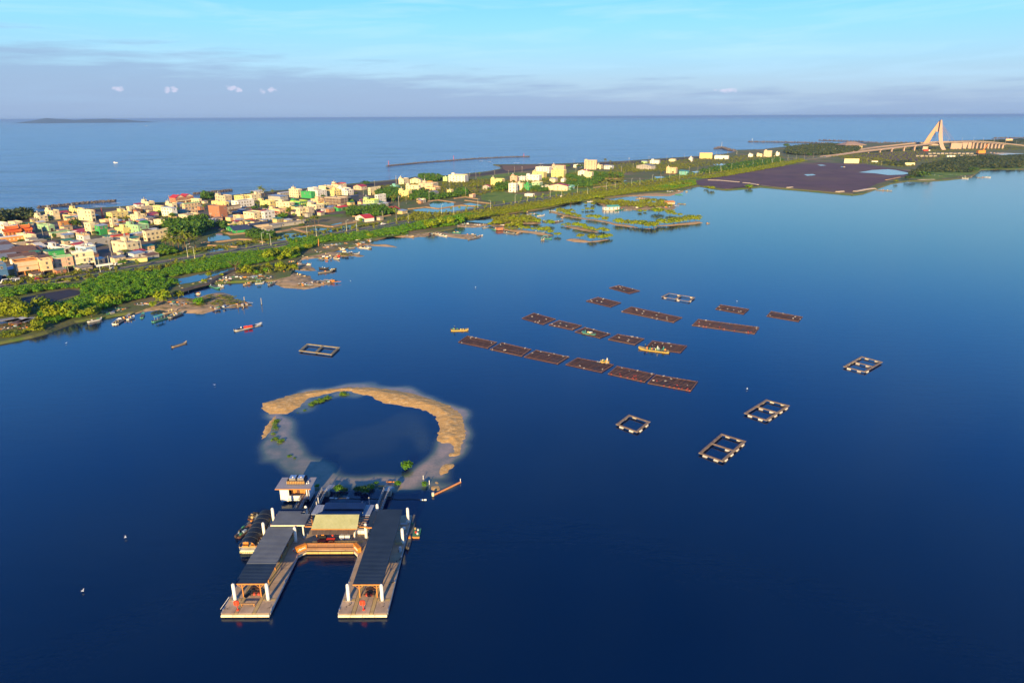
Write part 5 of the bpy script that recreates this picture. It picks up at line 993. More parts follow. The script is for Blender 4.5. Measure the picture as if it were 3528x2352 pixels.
# temples with tiered upswept roofs
def temple(c, xc, yb, w_px, lab, tiers=2):
    base = Q(c, xc, yb, .9); d = math.hypot(base.x, base.y); w = w_px * CR[c][2] / F * math.hypot(d, CH); t = thing('temple', lab, 'temple', base, R(62 - 20))
    mb = MB(); mb.box(-w / 2, w / 2, 0, w * .55, 0, 3.2); obj('wall', mb, wallm['orange'], t)
    for k in range(5):
        mb = MB(); x = -w / 2 + w * k / 4; mb.tube((x, -.8, 0), (x, -.8, 3.2), .22, .22, 8); obj('column', mb, wallm['red'], t)
    z = 3.2
    for k in range(tiers):
        ww = w * (.62 - .17 * k); dd = w * (.42 - .12 * k); cy = w * .27; r = MB(); rh = 1.7; N_ = 8
        for s_ in (-1, 1):
            for j in range(N_):
                xa, xb = -ww + 2 * ww * j / N_, -ww + 2 * ww * (j + 1) / N_; la, lb = (abs(xa) / ww) ** 3 * .9, (abs(xb) / ww) ** 3 * .9
                q = [(xa, cy + s_ * dd, z + la * .6), (xb, cy + s_ * dd, z + lb * .6), (xb, cy, z + rh + lb), (xa, cy, z + rh + la)]; q2 = [(x, y, zz + .22) for x, y, zz in q]
                r.hexa(q if s_ < 0 else q[::-1], q2 if s_ < 0 else q2[::-1])
        ro = obj('roof', r, mat('temple_tiles', (.62, .17, .04), (.5, .10, .03), .5, 1), t); rd = MB(); rd.bar((-ww * .8, cy, z + rh + .45), (ww * .8, cy, z + rh + .45), .35, .45)
        for s_ in (-1, 1): rd.bar((s_ * ww * .8, cy, z + rh + .4), (s_ * ww * 1.02, cy, z + rh + 1.5), .3, .4)
        obj('ridge', rd, mat('temple_gold', (.70, .32, .08), rough=.5), ro); z += rh + .5
        if k < tiers - 1: q = MB(); q.box(-ww * .6, ww * .6, cy - dd * .4, cy + dd * .4, z - .9, z + .6); obj('upper_wall', q, wallm['red'], t)
temple('A1', 230, 655, 170, 'orange temple with tiered curved roofs, left of the pair'); temple('A1', 450, 630, 130, 'smaller red orange temple shrine right of the pair')
base = Q('A1', 40, 770, .9); t = thing('temple_wall', 'long orange red temple gate wall with white ornaments', 'wall', base, R(50)); mb = MB(); mb.box(0, 16, 0, 5, 0, 3.8); obj('wall', mb, wallm['orange'], t)
mb = MB(); mb.box(-.3, 16.3, -.3, 5.3, 3.8, 4.1); obj('roof', mb, wallm['white'], t)
for k in range(5): mb = MB(); mb.box(2 + 2.6 * k, 3 + 2.6 * k, -.08, 0, 1.4, 2.4); obj('ornament', mb, wallm['cream'], t)
# pavilion by the bridge
base = Q('N3', 1010, 372, .9); t = thing('pavilion', 'large pavilion with a sweeping pinkish roof near the bridge', 'building', base, R(15)); mb = MB(); mb.box(-24, 24, 0, 26, 0, 9); obj('wall', mb, wallm['beige'], t)
mb = MB()
for s_ in (-1, 1):
    q = [(-34, 13 + s_ * 20, 9), (34, 13 + s_ * 20, 9), (12, 13, 17), (-12, 13, 17)]; q2 = [(x, y, z + 1) for x, y, z in q]; mb.hexa(q if s_ < 0 else q[::-1], q2 if s_ < 0 else q2[::-1])
for s_ in (-1, 1): mb.face([(s_ * 34, -7, 10), (s_ * 34, 33, 10), (s_ * 12, 13, 18)][::s_])
obj('roof', mb, mat('pavilion_roof', (.36, .25, .20), (.3, .22, .18), .7, .2), t)
for k in range(7): mb = MB(); mb.box(-24 + k * 8 - .7, -24 + k * 8 + .7, -2.5, -1.2, 0, 9); obj('column', mb, wallm['cream'], t)

# red lattice mast in the village
base = Q('A2', 310, 640, .9); t = thing('lattice_mast', 'slender red mast standing above the village roofs', 'mast', base); hh = solve_h(base, S('A2', 288, 420)[1])
mb = MB()
for s_ in ((-1, -1), (1, -1), (1, 1), (-1, 1)): mb.bar((s_[0] * .8, s_[1] * .8, 0), (s_[0] * .12, s_[1] * .12, hh * .8), .16)
mb.bar((0, 0, hh * .78), (0, 0, hh), .22); obj('legs', mb, trim_m, t)
for k in range(5): z = hh * (.12 + .15 * k); s = .8 - .68 * z / (hh * .8); mb = MB(); mb.box(-s - .1, s + .1, -s - .1, s + .1, z, z + .14); obj('platform', mb, trim_m, t)

# street lamps in pairs along the road
lamp_m = mat('lamp_post', (.55, .60, .50), (.45, .5, .42), .5, 1); lamp_w = mat('lamp_head', (.75, .76, .74), rough=.4)
def lamp_mesh():
    a = MB(); a.tube((0, 0, 0), (0, 0, 8.6), .16, .09, 8); a.bar((0, 0, 8.5), (1.6, 0, 8.8), .1)
    b = MB(); b.hexa([(1.3, -.14, 8.72), (2.5, -.14, 8.82), (2.5, .14, 8.82), (1.3, .14, 8.72)], [(1.3, -.2, 8.9), (2.5, -.1, 8.98), (2.5, .1, 8.98), (1.3, .2, 8.9)])
    d = MB(); d.box(-.3, .3, -.3, .3, 0, .35); e = MB(); e.box(-.17, .17, -.17, .17, .9, 1.7); return a.mesh('post', lamp_m), b.mesh('lamp_head', lamp_w), d.mesh('base', concrete), e.mesh('control_box', wallm['yellow'])
LM = lamp_mesh()
LP = [('M1', 150, 1060), ('M1', 225, 1082), ('M1', 955, 920), ('M1', 1047, 930), ('M1', 1440, 842), ('M1', 1540, 840), ('M1', 1865, 775), ('M1', 1975, 777), ('N1', 490, 782), ('N1', 610, 788), ('N1', 945, 700), ('N1', 1070, 712), ('N1', 1313, 640), ('N1', 1442, 650), ('N1', 1690, 588), ('N1', 1815, 590), ('N1', 2045, 528), ('N1', 2160, 530),
      ('N2', 262, 630), ('N2', 365, 650), ('N2', 555, 598), ('N2', 645, 600), ('N2', 810, 555), ('N2', 895, 552), ('N2', 1020, 515), ('N2', 1108, 515), ('N2', 1195, 490), ('N2', 1297, 495), ('N2', 1460, 465), ('N2', 1600, 440), ('N2', 1708, 412), ('N2', 1716, 420), ('N2', 1822, 390), ('N2', 1936, 390), ('N2', 2040, 358), ('N2', 2130, 340), ('N2', 2228, 325), ('N2', 2238, 340), ('N2', 2312, 318), ('N3', 85, 415), ('N3', 290, 495), ('N3', 365, 492), ('N3', 430, 482), ('N3', 490, 460), ('N3', 555, 455)]
LP.sort(key=lambda l: S(*l)[0])
for i, l in enumerate(LP):
    p = Q(*l, 1.0); t = thing('street_lamp', f'tall pale street lamp on the shore road, {ordinal(i + 1)} from the left', 'street lamp', p, R(50 + (180 if i % 2 else 0)), 'street lamps along the shore road')
    for nm, me in zip(('post', 'lamp_head', 'base', 'control_box'), LM): obj(nm, me, None, t)
# utility poles
up = MB(); up.tube((0, 0, 0), (0, 0, 11), .2, .13, 7); up_me = up.mesh('pole', concrete); ua = MB(); ua.box(-1.1, 1.1, -.07, .07, 9.9, 10.05); ua.box(-.9, .9, -.07, .07, 9.2, 9.33)
for x in (-1, 0, 1): ua.tube((x, 0, 10.05), (x, 0, 10.35), .07, .05, 6)
ua_me = ua.mesh('crossarm', steel); uc = MB(); uc.tube((.35, 0, 7.8), (.35, 0, 8.8), .28, .28, 8); uc_me = uc.mesh('transformer', concrete)
UP = [('A5', 148, 450, 11), ('A5', 728, 405, 10), ('A5', 960, 385, 10), ('A5', 1763, 332, 10), ('A5', 1012, 372, 6), ('A5', 352, 840, 11), ('A5', 207, 905, 11), ('A5', 816, 775, 11), ('A5', 1555, 672, 10), ('A5', 1235, 480, 7), ('A5', 2142, 245, 6), ('A5', 1168, 660, 8), ('A5', 1637, 280, 6), ('A6', 380, 345, 10), ('A6', 516, 335, 10), ('A6', 845, 245, 8), ('A6', 272, 370, 6), ('A6', 1450, 190, 9), ('A6', 1482, 350, 8), ('A6', 2298, 330, 9), ('B1', 262, 320, 10), ('B1', 530, 290, 9), ('B1', 773, 268, 9), ('B1', 1010, 250, 9), ('B1', 160, 440, 9), ('B1', 845, 265, 6), ('B1', 1072, 470, 12), ('B1', 318, 400, 10), ('B1', 1440, 215, 9), ('B1', 1592, 205, 8), ('B1', 1722, 215, 9), ('B1', 1888, 205, 8), ('B1', 1190, 440, 9),
      ('A2', 480, 1440, 16), ('A2', 520, 1560, 15), ('A1', 740, 700, 9), ('A1', 885, 765, 15), ('A1', 980, 1230, 11), ('A1', 1165, 1290, 11), ('A3', 408, 890, 10), ('A4', 1830, 262, 9), ('A4', 2268, 215, 13), ('A4', 1603, 430, 9), ('A4', 2270, 980, 12), ('A4', 1525, 765, 8), ('A4', 1990, 925, 8), ('A4', 2320, 670, 12), ('A3', 610, 935, 7), ('N3', 380, 470, 12), ('N3', 770, 420, 14), ('N3', 862, 408, 12), ('N3', 1115, 470, 6), ('N3', 1225, 505, 8), ('N3', 690, 440, 11), ('N3', 620, 452, 13)]
UP.sort(key=lambda l: S(*l[:3])[0])
for i, (c, x, y, h) in enumerate(UP):
    t = thing('utility_pole', f'concrete utility pole with wires arm, {ordinal(i + 1)} from the left in the settlement', 'utility pole', Q(c, x, y, .9), hr.random() * 3, 'utility poles of the settlement')
    for nm, me in (('pole', up_me), ('crossarm', ua_me)) + ((('transformer', uc_me),) if i % 3 == 0 else ()): o = obj(nm, me, None, t); o.scale = (1, 1, h / 11)
# gate sign by the road (white board on two posts)
base = Q('L0', 905, 882, 1); t = thing('road_gate', 'white framed double post sign beside the road junction', 'sign', base, R(50))
for x in (0, 5.5): mb = MB(); mb.tube((x, 0, 0), (x, 0, 9), .2, .12, 8); obj('post', mb, lamp_m, t)
mb = MB(); mb.box(-1.6, 7.5, -.15, .15, 3.4, 4.6); obj('board', mb, white_m, t)
# parked cars and lorries in the front yards
tyre_m = mat('tyre', (.02, .02, .02), rough=.8)
def car(c, x, y, m, lab, L_=4.4, h=1.5, rz=R(48), cat='car'):
    t = thing('parked_' + cat, lab, cat, Q(c, x, y, 1.02), rz, 'vehicles parked in the village'); w = 1.8
    b = MB(); b.hexa([(-L_ / 2, -w / 2, .3), (L_ / 2, -w / 2, .3), (L_ / 2, w / 2, .3), (-L_ / 2, w / 2, .3)], [(-L_ / 2, -w / 2, .85), (L_ / 2, -w / 2, .8), (L_ / 2, w / 2, .8), (-L_ / 2, w / 2, .85)])
    if cat == 'lorry': b.box(-L_ / 2, L_ * .22, -w / 2, w / 2, .86, 2.2)
    b.hexa([(-L_ * .38, -w * .46, .85), (L_ * .28, -w * .46, .85), (L_ * .28, w * .46, .85), (-L_ * .38, w * .46, .85)], [(-L_ * .26, -w * .4, h), (L_ * .1, -w * .4, h), (L_ * .1, w * .4, h), (-L_ * .26, w * .4, h)]); obj('body', b, m, t)
    g = MB(); g.hexa([(-L_ * .36, -w * .47, .9), (L_ * .26, -w * .47, .9), (L_ * .26, w * .47, .9), (-L_ * .36, w * .47, .9)], [(-L_ * .27, -w * .42, h - .12), (L_ * .12, -w * .42, h - .12), (L_ * .12, w * .42, h - .12), (-L_ * .27, w * .42, h - .12)]); obj('windows', g, glass_m, t)
    for sx in (-1, 1):
        for sy in (-1, 1): q = MB(); q.tube((sx * L_ * .31, sy * w * .38, .32), (sx * L_ * .31, sy * w * .52, .32), .32, .32, 10); obj('wheel', q, tyre_m, t)
cm = {k: mat('car_' + k, c, rough=.3) for k, c in dict(white=(.75, .75, .75), silver=(.45, .46, .48), dark=(.03, .03, .04), red=(.4, .03, .03), blue=(.05, .10, .3)).items()}
for a in [('A1', 120, 1440, cm['white'], 'long white lorry at the roadside left', 7, 2.2), ('A1', 320, 1425, cm['white'], 'white pickup right of the long lorry', 4.6, 1.7), ('A1', 250, 1385, cm['silver'], 'silver car under the blue shop shelter', 4.5, 1.5), ('A1', 1410, 1225, cm['white'], 'white car parked by the arched shophouse', 4.4, 1.5), ('A1', 1030, 1275, cm['white'], 'white van slanted before the pink shophouse', 5.2, 2.0), ('A1', 1920, 1215, cm['silver'], 'silver car at the road junction poles', 4.4, 1.5),
          ('A1', 1150, 742, cm['white'], 'white car in the parking yard, left one', 4.4, 1.5), ('A1', 1250, 755, cm['silver'], 'silver car in the parking yard, right one', 4.4, 1.5), ('A1', 650, 1385, cm['red'], 'red car on the verge before the open frame house', 4.2, 1.5), ('A2', 600, 1530, cm['white'], 'white car in the yard of the yellow fronted shed', 4.4, 1.5), ('A3', 420, 945, cm['white'], 'white car by the white roofed shed', 4.4, 1.5), ('A4', 940, 690, cm['white'], 'white box van beside the green walled house', 4.6, 2.3), ('A4', 2000, 1020, cm['white'], 'white car driving on the shore road', 4.3, 1.5), ('N1', 2162, 524, cm['white'], 'white car at the base of a lamp on the shore road', 4.3, 1.5)]:
    car(*a)
# ------------------------------------------------------------------ floating pier (its long axis runs along +Y)
deck_m = mat('deck_boards', (.46, .34, .24), (.33, .245, .18), .85, .9, bump=.01, bscale=6, c3=(.54, .40, .28)); strip_m = mat('deck_strip', (.52, .38, .17), (.40, .29, .14), .8, .8)
hull_m = mat('pontoon_hull', (.05, .045, .045), (.03, .03, .035), .8, 1); fender_m = mat('fender', (.80, .70, .52), (.66, .55, .38), .6, .6)
roof_grey = mat('canopy_sheet_grey', (.12, .145, .19), (.09, .11, .15), .7, .3, spec=.2); roof_navy = mat('canopy_sheet_navy', (.020, .042, .09), (.015, .034, .075), .7, .3, spec=.15); timber = mat('timber_orange', (.52, .22, .05), (.40, .17, .05), .7, 2)
straw = mat('pavilion_yellow', (.40, .42, .25), (.34, .36, .2), .65, .6); roof_shade_blue = mat('pavilion_shade_blue', (.03, .085, .20), (.025, .07, .16), .7, .4, spec=.2); wing_m = mat('wing_sheet', (.34, .38, .46), (.28, .32, .40), .5, .5); pile_m = mat('pile_white', (.82, .82, .80), (.70, .70, .68), .45, 1)
rail_m = mat('rail_grey', (.42, .43, .46), (.33, .34, .37), .6, 1); black_m = mat('black_cloth', (.012, .013, .018), rough=.55); red_m = mat('signal_red', (.75, .05, .02), rough=.5); orange_m = mat('signal_orange', (.72, .25, .03), rough=.6)
wood_dark = mat('wood_dark', (.13, .06, .045), (.08, .04, .03), .7, 1.5); plastic_w = mat('plastic_white', (.75, .76, .76), rough=.4); net_m = mat('net_heap', (.04, .035, .03), (.09, .075, .05), .95, 2)
DZ = .9
def pontoon(x0, x1, y0, y1, label, side):
    t = thing('floating_pontoon', label, 'pontoon', (x0, y0, 0)); W_, Ln = x1 - x0, y1 - y0
    mb = MB(); mb.box(.12, W_ - .12, .25, Ln - .1, -.5, DZ - .14); obj('hull', mb, hull_m, t)
    s0, s1, s2, s3 = W_ * .27, W_ * .35, W_ * .64, W_ * .72; rows = [0, 3.75] + list(np.arange(9, Ln - 2, 5.8)) + [Ln]
    for i in range(len(rows) - 1):
        for a, b in ((0, s0), (s1, s2), (s3, W_)):
            p = MB(); p.box(a + .05, b - .05, rows[i] + .04, rows[i + 1] - .04, DZ - .13, DZ); obj('deck_panel', p, deck_m, t)
        for a, b in ((s0, s1), (s2, s3)): p = MB(); p.box(a + .03, b - .03, rows[i] + .02, rows[i + 1] - .02, DZ - .11, DZ + .025); obj('deck_strip', p, strip_m, t)
    for a, b in ((0, s0), (s3, W_)): p = MB(); p.box(a + .06, b - .06, 3.55, 4.2, DZ + .005, DZ + .04); obj('cross_strip', p, strip_m, t)
    n = 4
    for k in range(n): p = MB(); p.tube((W_ * k / n + .03, .02, .42), (W_ * (k + 1) / n - .03, .02, .42), .27, n=12); obj('fender', p, fender_m, t)
    for s_ in (0, 1):
        p = MB(); x = .02 if s_ == 0 else W_ - .02; p.box(min(x, x + (-.1 if s_ == 0 else .1)), max(x, x + (-.1 if s_ == 0 else .1)), .3, Ln, .35, DZ - .02); obj('side_beam', p, rail_m, t)
        for yy in (1, 9, 17, 25): c = MB(); c.box(x - .09, x + .09, yy, yy + .45, DZ, DZ + .16); obj('cleat', c, steel, t)
    return t
PL = pontoon(-54.2, -45.2, 104.6, 136.4, 'left long pontoon of the floating pier with grey deck and yellow strips', 0)
PR = pontoon(-32.45, -23.35, 104.4, 137.4, 'right long pontoon of the floating pier with stained outer walkway', 1)
t = thing('floating_pontoon', 'cross pontoon joining the two long arms of the pier', 'pontoon', (-45.2, 123.8, 0)); W_ = 12.75
mb = MB(); mb.prism([(-.0, -1.5), (1.4, .1), (W_ - 1.2, .1), (W_, -1.5), (W_, 12.8), (0, 12.8)], -.5, DZ - .14); obj('hull', mb, hull_m, t)
for i in range(4):
    for j in range(3):
        a, b = W_ * i / 4, W_ * (i + 1) / 4; y0, y1 = [(0.3, 2.7), (3.5, 8), (8.05, 12.7)][j]
        p = MB(); p.box(a + .04, b - .04, y0, y1, DZ - .13, DZ); obj('deck_panel', p, deck_m, t)
p = MB(); p.box(.05, W_ - .05, 2.74, 3.46, DZ - .12, DZ + .03); obj('cross_strip', p, strip_m, t)
for s_ in (0, 1): p = MB(); p.prism([(0.02, -1.5), (1.5, .26), (0.02, .26)] if s_ == 0 else [(W_ - .02, -1.5), (W_ - .02, .26), (W_ - 1.5, .26)], DZ - .13, DZ); obj('corner_deck', p, deck_m, t)
for k in range(4): a = 1.4 + 10 * k / 4; p = MB(); p.tube((a + .04, .02, .45), (a + 2.46, .02, .45), .25, n=12); obj('fender', p, mat('fender_orange', (.72, .42, .14), (.6, .33, .11), .6, .6), t)
for s_ in (0, 1):
    a, b = ((0, -1.45, .45), (1.3, .0, .45)) if s_ == 0 else ((W_, -1.45, .45), (W_ - 1.15, 0, .45)); p = MB(); p.tube(a, b, .2, n=10); obj('corner_fender', p, fender_m, t)

def canopy(label, secs, posts, brace_y, notch=None):
    t = thing('canopy', label, 'canopy', (secs[0][0], secs[0][2], DZ)); ox, oy = secs[0][0], secs[0][2]
    for (x0, x1, y0, y1, z, m, edge) in secs:
        mb = MB(); mb.box(x0 - ox, x1 - ox, y0 - oy, y1 - oy, z - DZ - .1, z - DZ); r_ = obj('roof', mb, m, t)
        mb = MB(); n = max(2, int((y1 - y0) / .42))
        for k in range(n): y = y0 - oy + (y1 - y0) * (k + .5) / n; mb.hexa([(x0 - ox + .03, y - .07, z - DZ), (x1 - ox - .03, y - .07, z - DZ), (x1 - ox - .03, y + .07, z - DZ), (x0 - ox + .03, y + .07, z - DZ)], [(x0 - ox + .03, y - .03, z - DZ + .04), (x1 - ox - .03, y - .03, z - DZ + .04), (x1 - ox - .03, y + .03, z - DZ + .04), (x0 - ox + .03, y + .03, z - DZ + .04)])
        o = obj('sheet_ribs', mb, m, r_)
        if edge:
            for yy in ((y0 - oy - .1, y0 - oy),) : e = MB(); e.box(x0 - ox, x1 - ox, yy[0], yy[1], z - DZ - .22, z - DZ + .04); obj('fascia', e, {'t': timber, 'w': fender_m}[edge], t)
    e = MB()
    for x in posts: pass
    for y in brace_y:
        for x in posts:
            p = MB(); p.box(x - ox - .1, x - ox + .1, y - oy - .1, y - oy + .1, 0, secs[0][4] - DZ - .1); obj('post', p, timber, t)
        b = MB(); b.box(secs[0][0] - ox + .1, secs[0][1] - ox - .1, y - oy - .08, y - oy + .08, secs[0][4] - DZ - .3, secs[0][4] - DZ - .11); obj('tie_beam', b, timber, t)
    y = brace_y[0]
    for x in posts:
        for s_ in (-1, 1): b = MB(); b.bar((x - ox, y - oy - .12, secs[0][4] - DZ - 1.0), (x - ox + s_ * .8, y - oy - .12, secs[0][4] - DZ - .25), .09); obj('knee_brace', b, timber, t)
    return t
canopy('left canopy with dark front section and ribbed grey roof', [(-53.0, -47.0, 109.2, 115.3, 4.0, roof_navy, 't'), (-52.95, -47.0, 115.3, 128.1, 4.06, roof_grey, None), (-52.4, -45.0, 128.0, 132.5, 4.5, roof_grey, 'w'), (-52.4, -47.2, 132.5, 133.6, 4.5, roof_grey, None), (-52.3, -46.6, 133.7, 135.2, 4.2, roof_navy, 'w')], (-51.7, -48.3), [109.35, 113.5, 117.5, 121.5, 125.5, 129.5, 133.2])
canopy('right canopy with one long navy roof', [(-30.45, -24.85, 108.8, 134.9, 4.0, roof_navy, 't'), (-31.9, -30.5, 127.8, 134.2, 4.0, roof_navy, 't')], (-29.3, -26.0), [108.95, 113, 117, 121, 125, 129, 133])
# pavilion in the middle
t = thing('pavilion', 'central pavilion with a sloping yellow sheet roof', 'pavilion', (-38.5, 128, DZ)); o_ = Vector((-38.5, 128, DZ))
def rp_(name, pts, m, th=.12, ribs=0, mm=None):
    q = [Q('K', *p) - o_ for p in pts]; mb = MB(); mb.hexa([v - Vector((0, 0, th)) for v in q], q); r_ = obj(name, mb, m, t)
    if ribs:
        mb = MB()
        for k in range(ribs + 1): f = k / ribs; mb.bar(q[0].lerp(q[1], f) + Vector((0, 0, .03)), q[3].lerp(q[2], f) + Vector((0, 0, .03)), .07, .06)
        obj('sheet_ribs', mb, mm or m, r_)
    return r_
rp_('yellow_roof', [(975, 575, 4.5), (1385, 575, 4.5), (1405, 448, 6.2), (1015, 448, 6.2)], straw, ribs=34)
rp_('back_roof', [(1016, 446, 6.2), (1405, 446, 6.2), (1432, 418, 4.9), (1085, 418, 4.9)], roof_shade_blue, ribs=20)  # shade of the slopes facing away is put into this blue roof colour
rp_('rear_shaded_roof', [(1082, 396, 5.2), (1448, 396, 5.2), (1462, 343, 4.7), (1105, 341, 4.7)], roof_shade_blue, ribs=20)
rp_('roof_gap_shade', [(1100, 424, 4.5), (1440, 424, 4.5), (1446, 396, 4.9), (1086, 396, 4.9)], roof_navy)  # added dark sheet stands for the shade in the gap between the roofs
rp_('left_wing_roof', [(970, 447, 4.3), (1060, 447, 4.3), (1095, 361, 4.3), (1022, 361, 4.3)], wing_m, ribs=3); rp_('right_wing_roof', [(1432, 455, 4.3), (1500, 455, 4.3), (1541, 361, 4.3), (1468, 361, 4.3)], wing_m, ribs=3)
for k in range(5):
    for a, b in ((924, 982), (1400, 1492)):
        y = 470 + 22 * k; x0, x1 = a - (y - 470) * .12, b - (y - 470) * .1; mb = MB(); mb.bar(Q('K', x0, y, 4.0) - o_, Q('K', x1, y, 4.0) - o_, .14, .16); obj('pergola_beam', mb, mat('pergola', (.22, .15, .15), (.16, .11, .12), .7, 1), t)
for x0, x1, y in ((918, 985, 556), (1388, 1470, 560)): mb = MB(); mb.bar(Q('K', x0, y, 4.1) - o_, Q('K', x1, y, 4.1) - o_, .2, .22); obj('front_beam', mb, timber, t)
mb = MB(); mb.bar(Q('K', 972, 580, 4.38) - o_, Q('K', 1388, 580, 4.38) - o_, .16, .2); obj('eave_board', mb, timber, t)
for k in range(7):
    a, b = 984 + k * 54.5, 984 + (k + 1) * 54.5 - 3; q = [Q('K', a - 8, 628, 3.0) - o_, Q('K', b - 8, 628, 3.0) - o_, Q('K', b, 588, 3.5) - o_, Q('K', a, 588, 3.5) - o_]
    mb = MB(); mb.hexa([v - Vector((0, 0, .05)) for v in q], q); obj('awning_panel', mb, mat('awning_brown', (.10, .075, .075), (.08, .06, .06), .6, 1), t)
for x, y in ((1025, 655), (1360, 660), (985, 560), (1395, 560), (1030, 440), (1440, 440), (1045, 400), (1500, 400)):
    p0 = Q('K', x, y, DZ) - o_; mb = MB(); mb.box(p0.x - .1, p0.x + .1, p0.y - .1, p0.y + .1, 0, 3.2); obj('post', mb, timber if y > 500 else rail_m, t)
# mooring piles
mb = MB(); mb.tube((0, 0, -1.6), (0, 0, 3.35), .32, n=16); pile_body = mb.mesh('tube', pile_m); mb = MB(); mb.tube((0, 0, 3.35), (0, 0, 3.55), .33, .27, 16); mb.tube((0, 0, 3.55), (0, 0, 3.68), .27, .1, 16); pile_cap = mb.mesh('cap', pile_m)
mb = MB(); mb.box(-.5, .5, -.42, -.34, -.02, .12); mb.box(-.5, .5, .34, .42, -.02, .12); mb.box(-.5, -.4, -.34, .34, -.02, .12); mb.box(.4, .5, -.34, .34, -.02, .12); pile_col = mb.mesh('collar', steel)
for x, y, lab in [(-53.0, 108.5, 'white mooring pile at the front left corner of the left arm'), (-46.7, 108.5, 'white mooring pile at the front right of the left arm'), (-47.0, 127.2, 'white mooring pile at the inner corner beside the grey roof'), (-54.4, 129.0, 'white mooring pile between the tour boat and the left roof'), (-54.3, 134.8, 'white mooring pile at the far end beside the tour boat'), (-31.3, 108.2, 'white mooring pile at the front left of the right arm'), (-24.9, 108.1, 'white mooring pile at the front right of the right arm'),
                  (-32.0, 128.4, 'white mooring pile right of the white chests'), (-23.75, 126.5, 'white mooring pile on the outer side of the right arm, nearer one'), (-23.75, 134.6, 'white mooring pile at the far outer corner of the right arm'), (-47.0, 135.6, 'white topped pile between the canopy and the gangways'), (-30.9, 136.2, 'white topped pile at the foot of the right gangway')]:
    t = thing('mooring_pile', lab, 'pile', (x, y, DZ), 0, 'white mooring piles of the pier'); obj('tube', pile_body, None, t, smooth=True); obj('cap', pile_cap, None, t, smooth=True); obj('collar', pile_col, None, t)
for x, y, lab in ((-45.7, 128.7, 'slim white column left of the yellow roof'), (-34.55, 128.4, 'slim white column under the right corner of the yellow roof'), (-31.95, 130.4, 'slim white column behind the white chests')):
    mb = MB(); mb.tube((0, 0, 0), (0, 0, 3.0), .17, n=12); t = thing('column', lab, 'column', (x, y, DZ)); obj('shaft', mb, pile_m, t); mb = MB(); mb.box(-.28, .28, -.28, .28, .0, .12); obj('base', mb, rail_m, t)
# railing with brown panels on the inner edge
t = thing('railing', 'brown panelled railing across the inner edge of the pier', 'railing', (-43.9, 124.75, DZ))
for k in range(5):
    a = 10.2 * k / 5; p = MB(); p.box(a, a + .09, -.05, .05, 0, 1.25); obj('post', p, timber, t); p = MB(); p.box(a + .1, a + 1.98, -.02, .02, .15, .6); p.box(a + .1, a + 1.98, -.02, .02, .68, 1.1); r_ = obj('panel', p, mat('rail_panel', (.27, .14, .08), (.2, .11, .07), .7, 1.4), t)
p = MB(); p.box(10.2, 10.3, -.05, .05, 0, 1.25); obj('post', p, timber, t); p = MB(); p.box(0, 10.3, -.06, .06, 1.15, 1.25); obj('top_rail', p, timber, t)
p = MB(); p.box(0, 10.3, -.5, -.1, 0, .42); obj('kick_bench', p, mat('rail_panel', (.3, .15, .08)), t)
# orange sign boxes with white script at the chamfers
def signbox(x, y, rz, lab, seed):
    t = thing('sign_box', lab, 'sign', (x, y, DZ), rz); mb = MB(); mb.box(-1.1, 1.1, -.35, .35, .1, 1.15); obj('box', mb, orange_m, t); mb = MB(); mb.box(-1.16, 1.16, -.4, .4, 1.16, 1.24); obj('lid', mb, orange_m, t)
    mb = MB(); r_ = random.Random(seed); px = -.8; z = .45
    for k in range(9): nx, nz = px + .18, .38 + (.42 if k % 2 else .08) + r_.uniform(-.06, .06); mb.bar((px, -.37, z), (nx, -.37, nz), .03, .13); px, z = nx, nz
    obj('script', mb, plastic_w, t)
signbox(-44.9, 123.9, R(40), 'orange sign box with white script at the left inner corner', 2); signbox(-33.0, 123.9, R(-52), 'orange sign box with white script at the right inner corner', 5)
t = thing('life_buoy', 'red and white life buoy beside the left orange sign box', 'life buoy', (-46.1, 123.4, DZ)); mb = MB()
for k in range(12): a, b = 2 * PI * k / 12, 2 * PI * (k + 1) / 12; mb.tube((.35 * math.cos(a), 0, .6 + .35 * math.sin(a)), (.35 * math.cos(b), 0, .6 + .35 * math.sin(b)), .1, n=6, mi=(k // 3) % 2)
obj('ring', mb, [red_m, plastic_w], t); mb = MB(); mb.box(-.04, .04, .1, .16, 0, .9); obj('stand', mb, steel, t)
# red rounded boards on posts at the two pier heads
for x, y, lab in ((-51.4, 105.6, 'red rounded board on a leaning post at the head of the left arm'), (-27.9, 105.5, 'red rounded board on a leaning post at the head of the right arm')):
    t = thing('signal_board', lab, 'sign', (x, y, DZ)); mb = MB(); mb.tube((0, 0, 0), (-.15, .1, 1.0), .05, .05, 8); obj('post', mb, red_m, t)
    mb = MB(); pts = [(-.34, -.5), (.34, -.5), (.5, -.3), (.5, .3), (.34, .5), (-.34, .5), (-.5, .3), (-.5, -.3)]
    n = len(pts); fr = [(px - .18, .08, pz + 1.42) for px, pz in pts]; bk = [(a, .3, c) for a, b, c in fr]; mb.face(fr); mb.face(bk[::-1])
    for k in range(n): mb.face([fr[(k + 1) % n], fr[k], bk[k], bk[(k + 1) % n]])
    obj('board', mb, red_m, t); mb = MB(); mb.box(-.20, -.16, .03, .07, .98, 1.88); obj('stripe', mb, mat('signal_light', (.85, .25, .2)), t); mb = MB(); mb.box(-.2, .2, -.2, .2, 0, .12); obj('foot', mb, red_m, t)
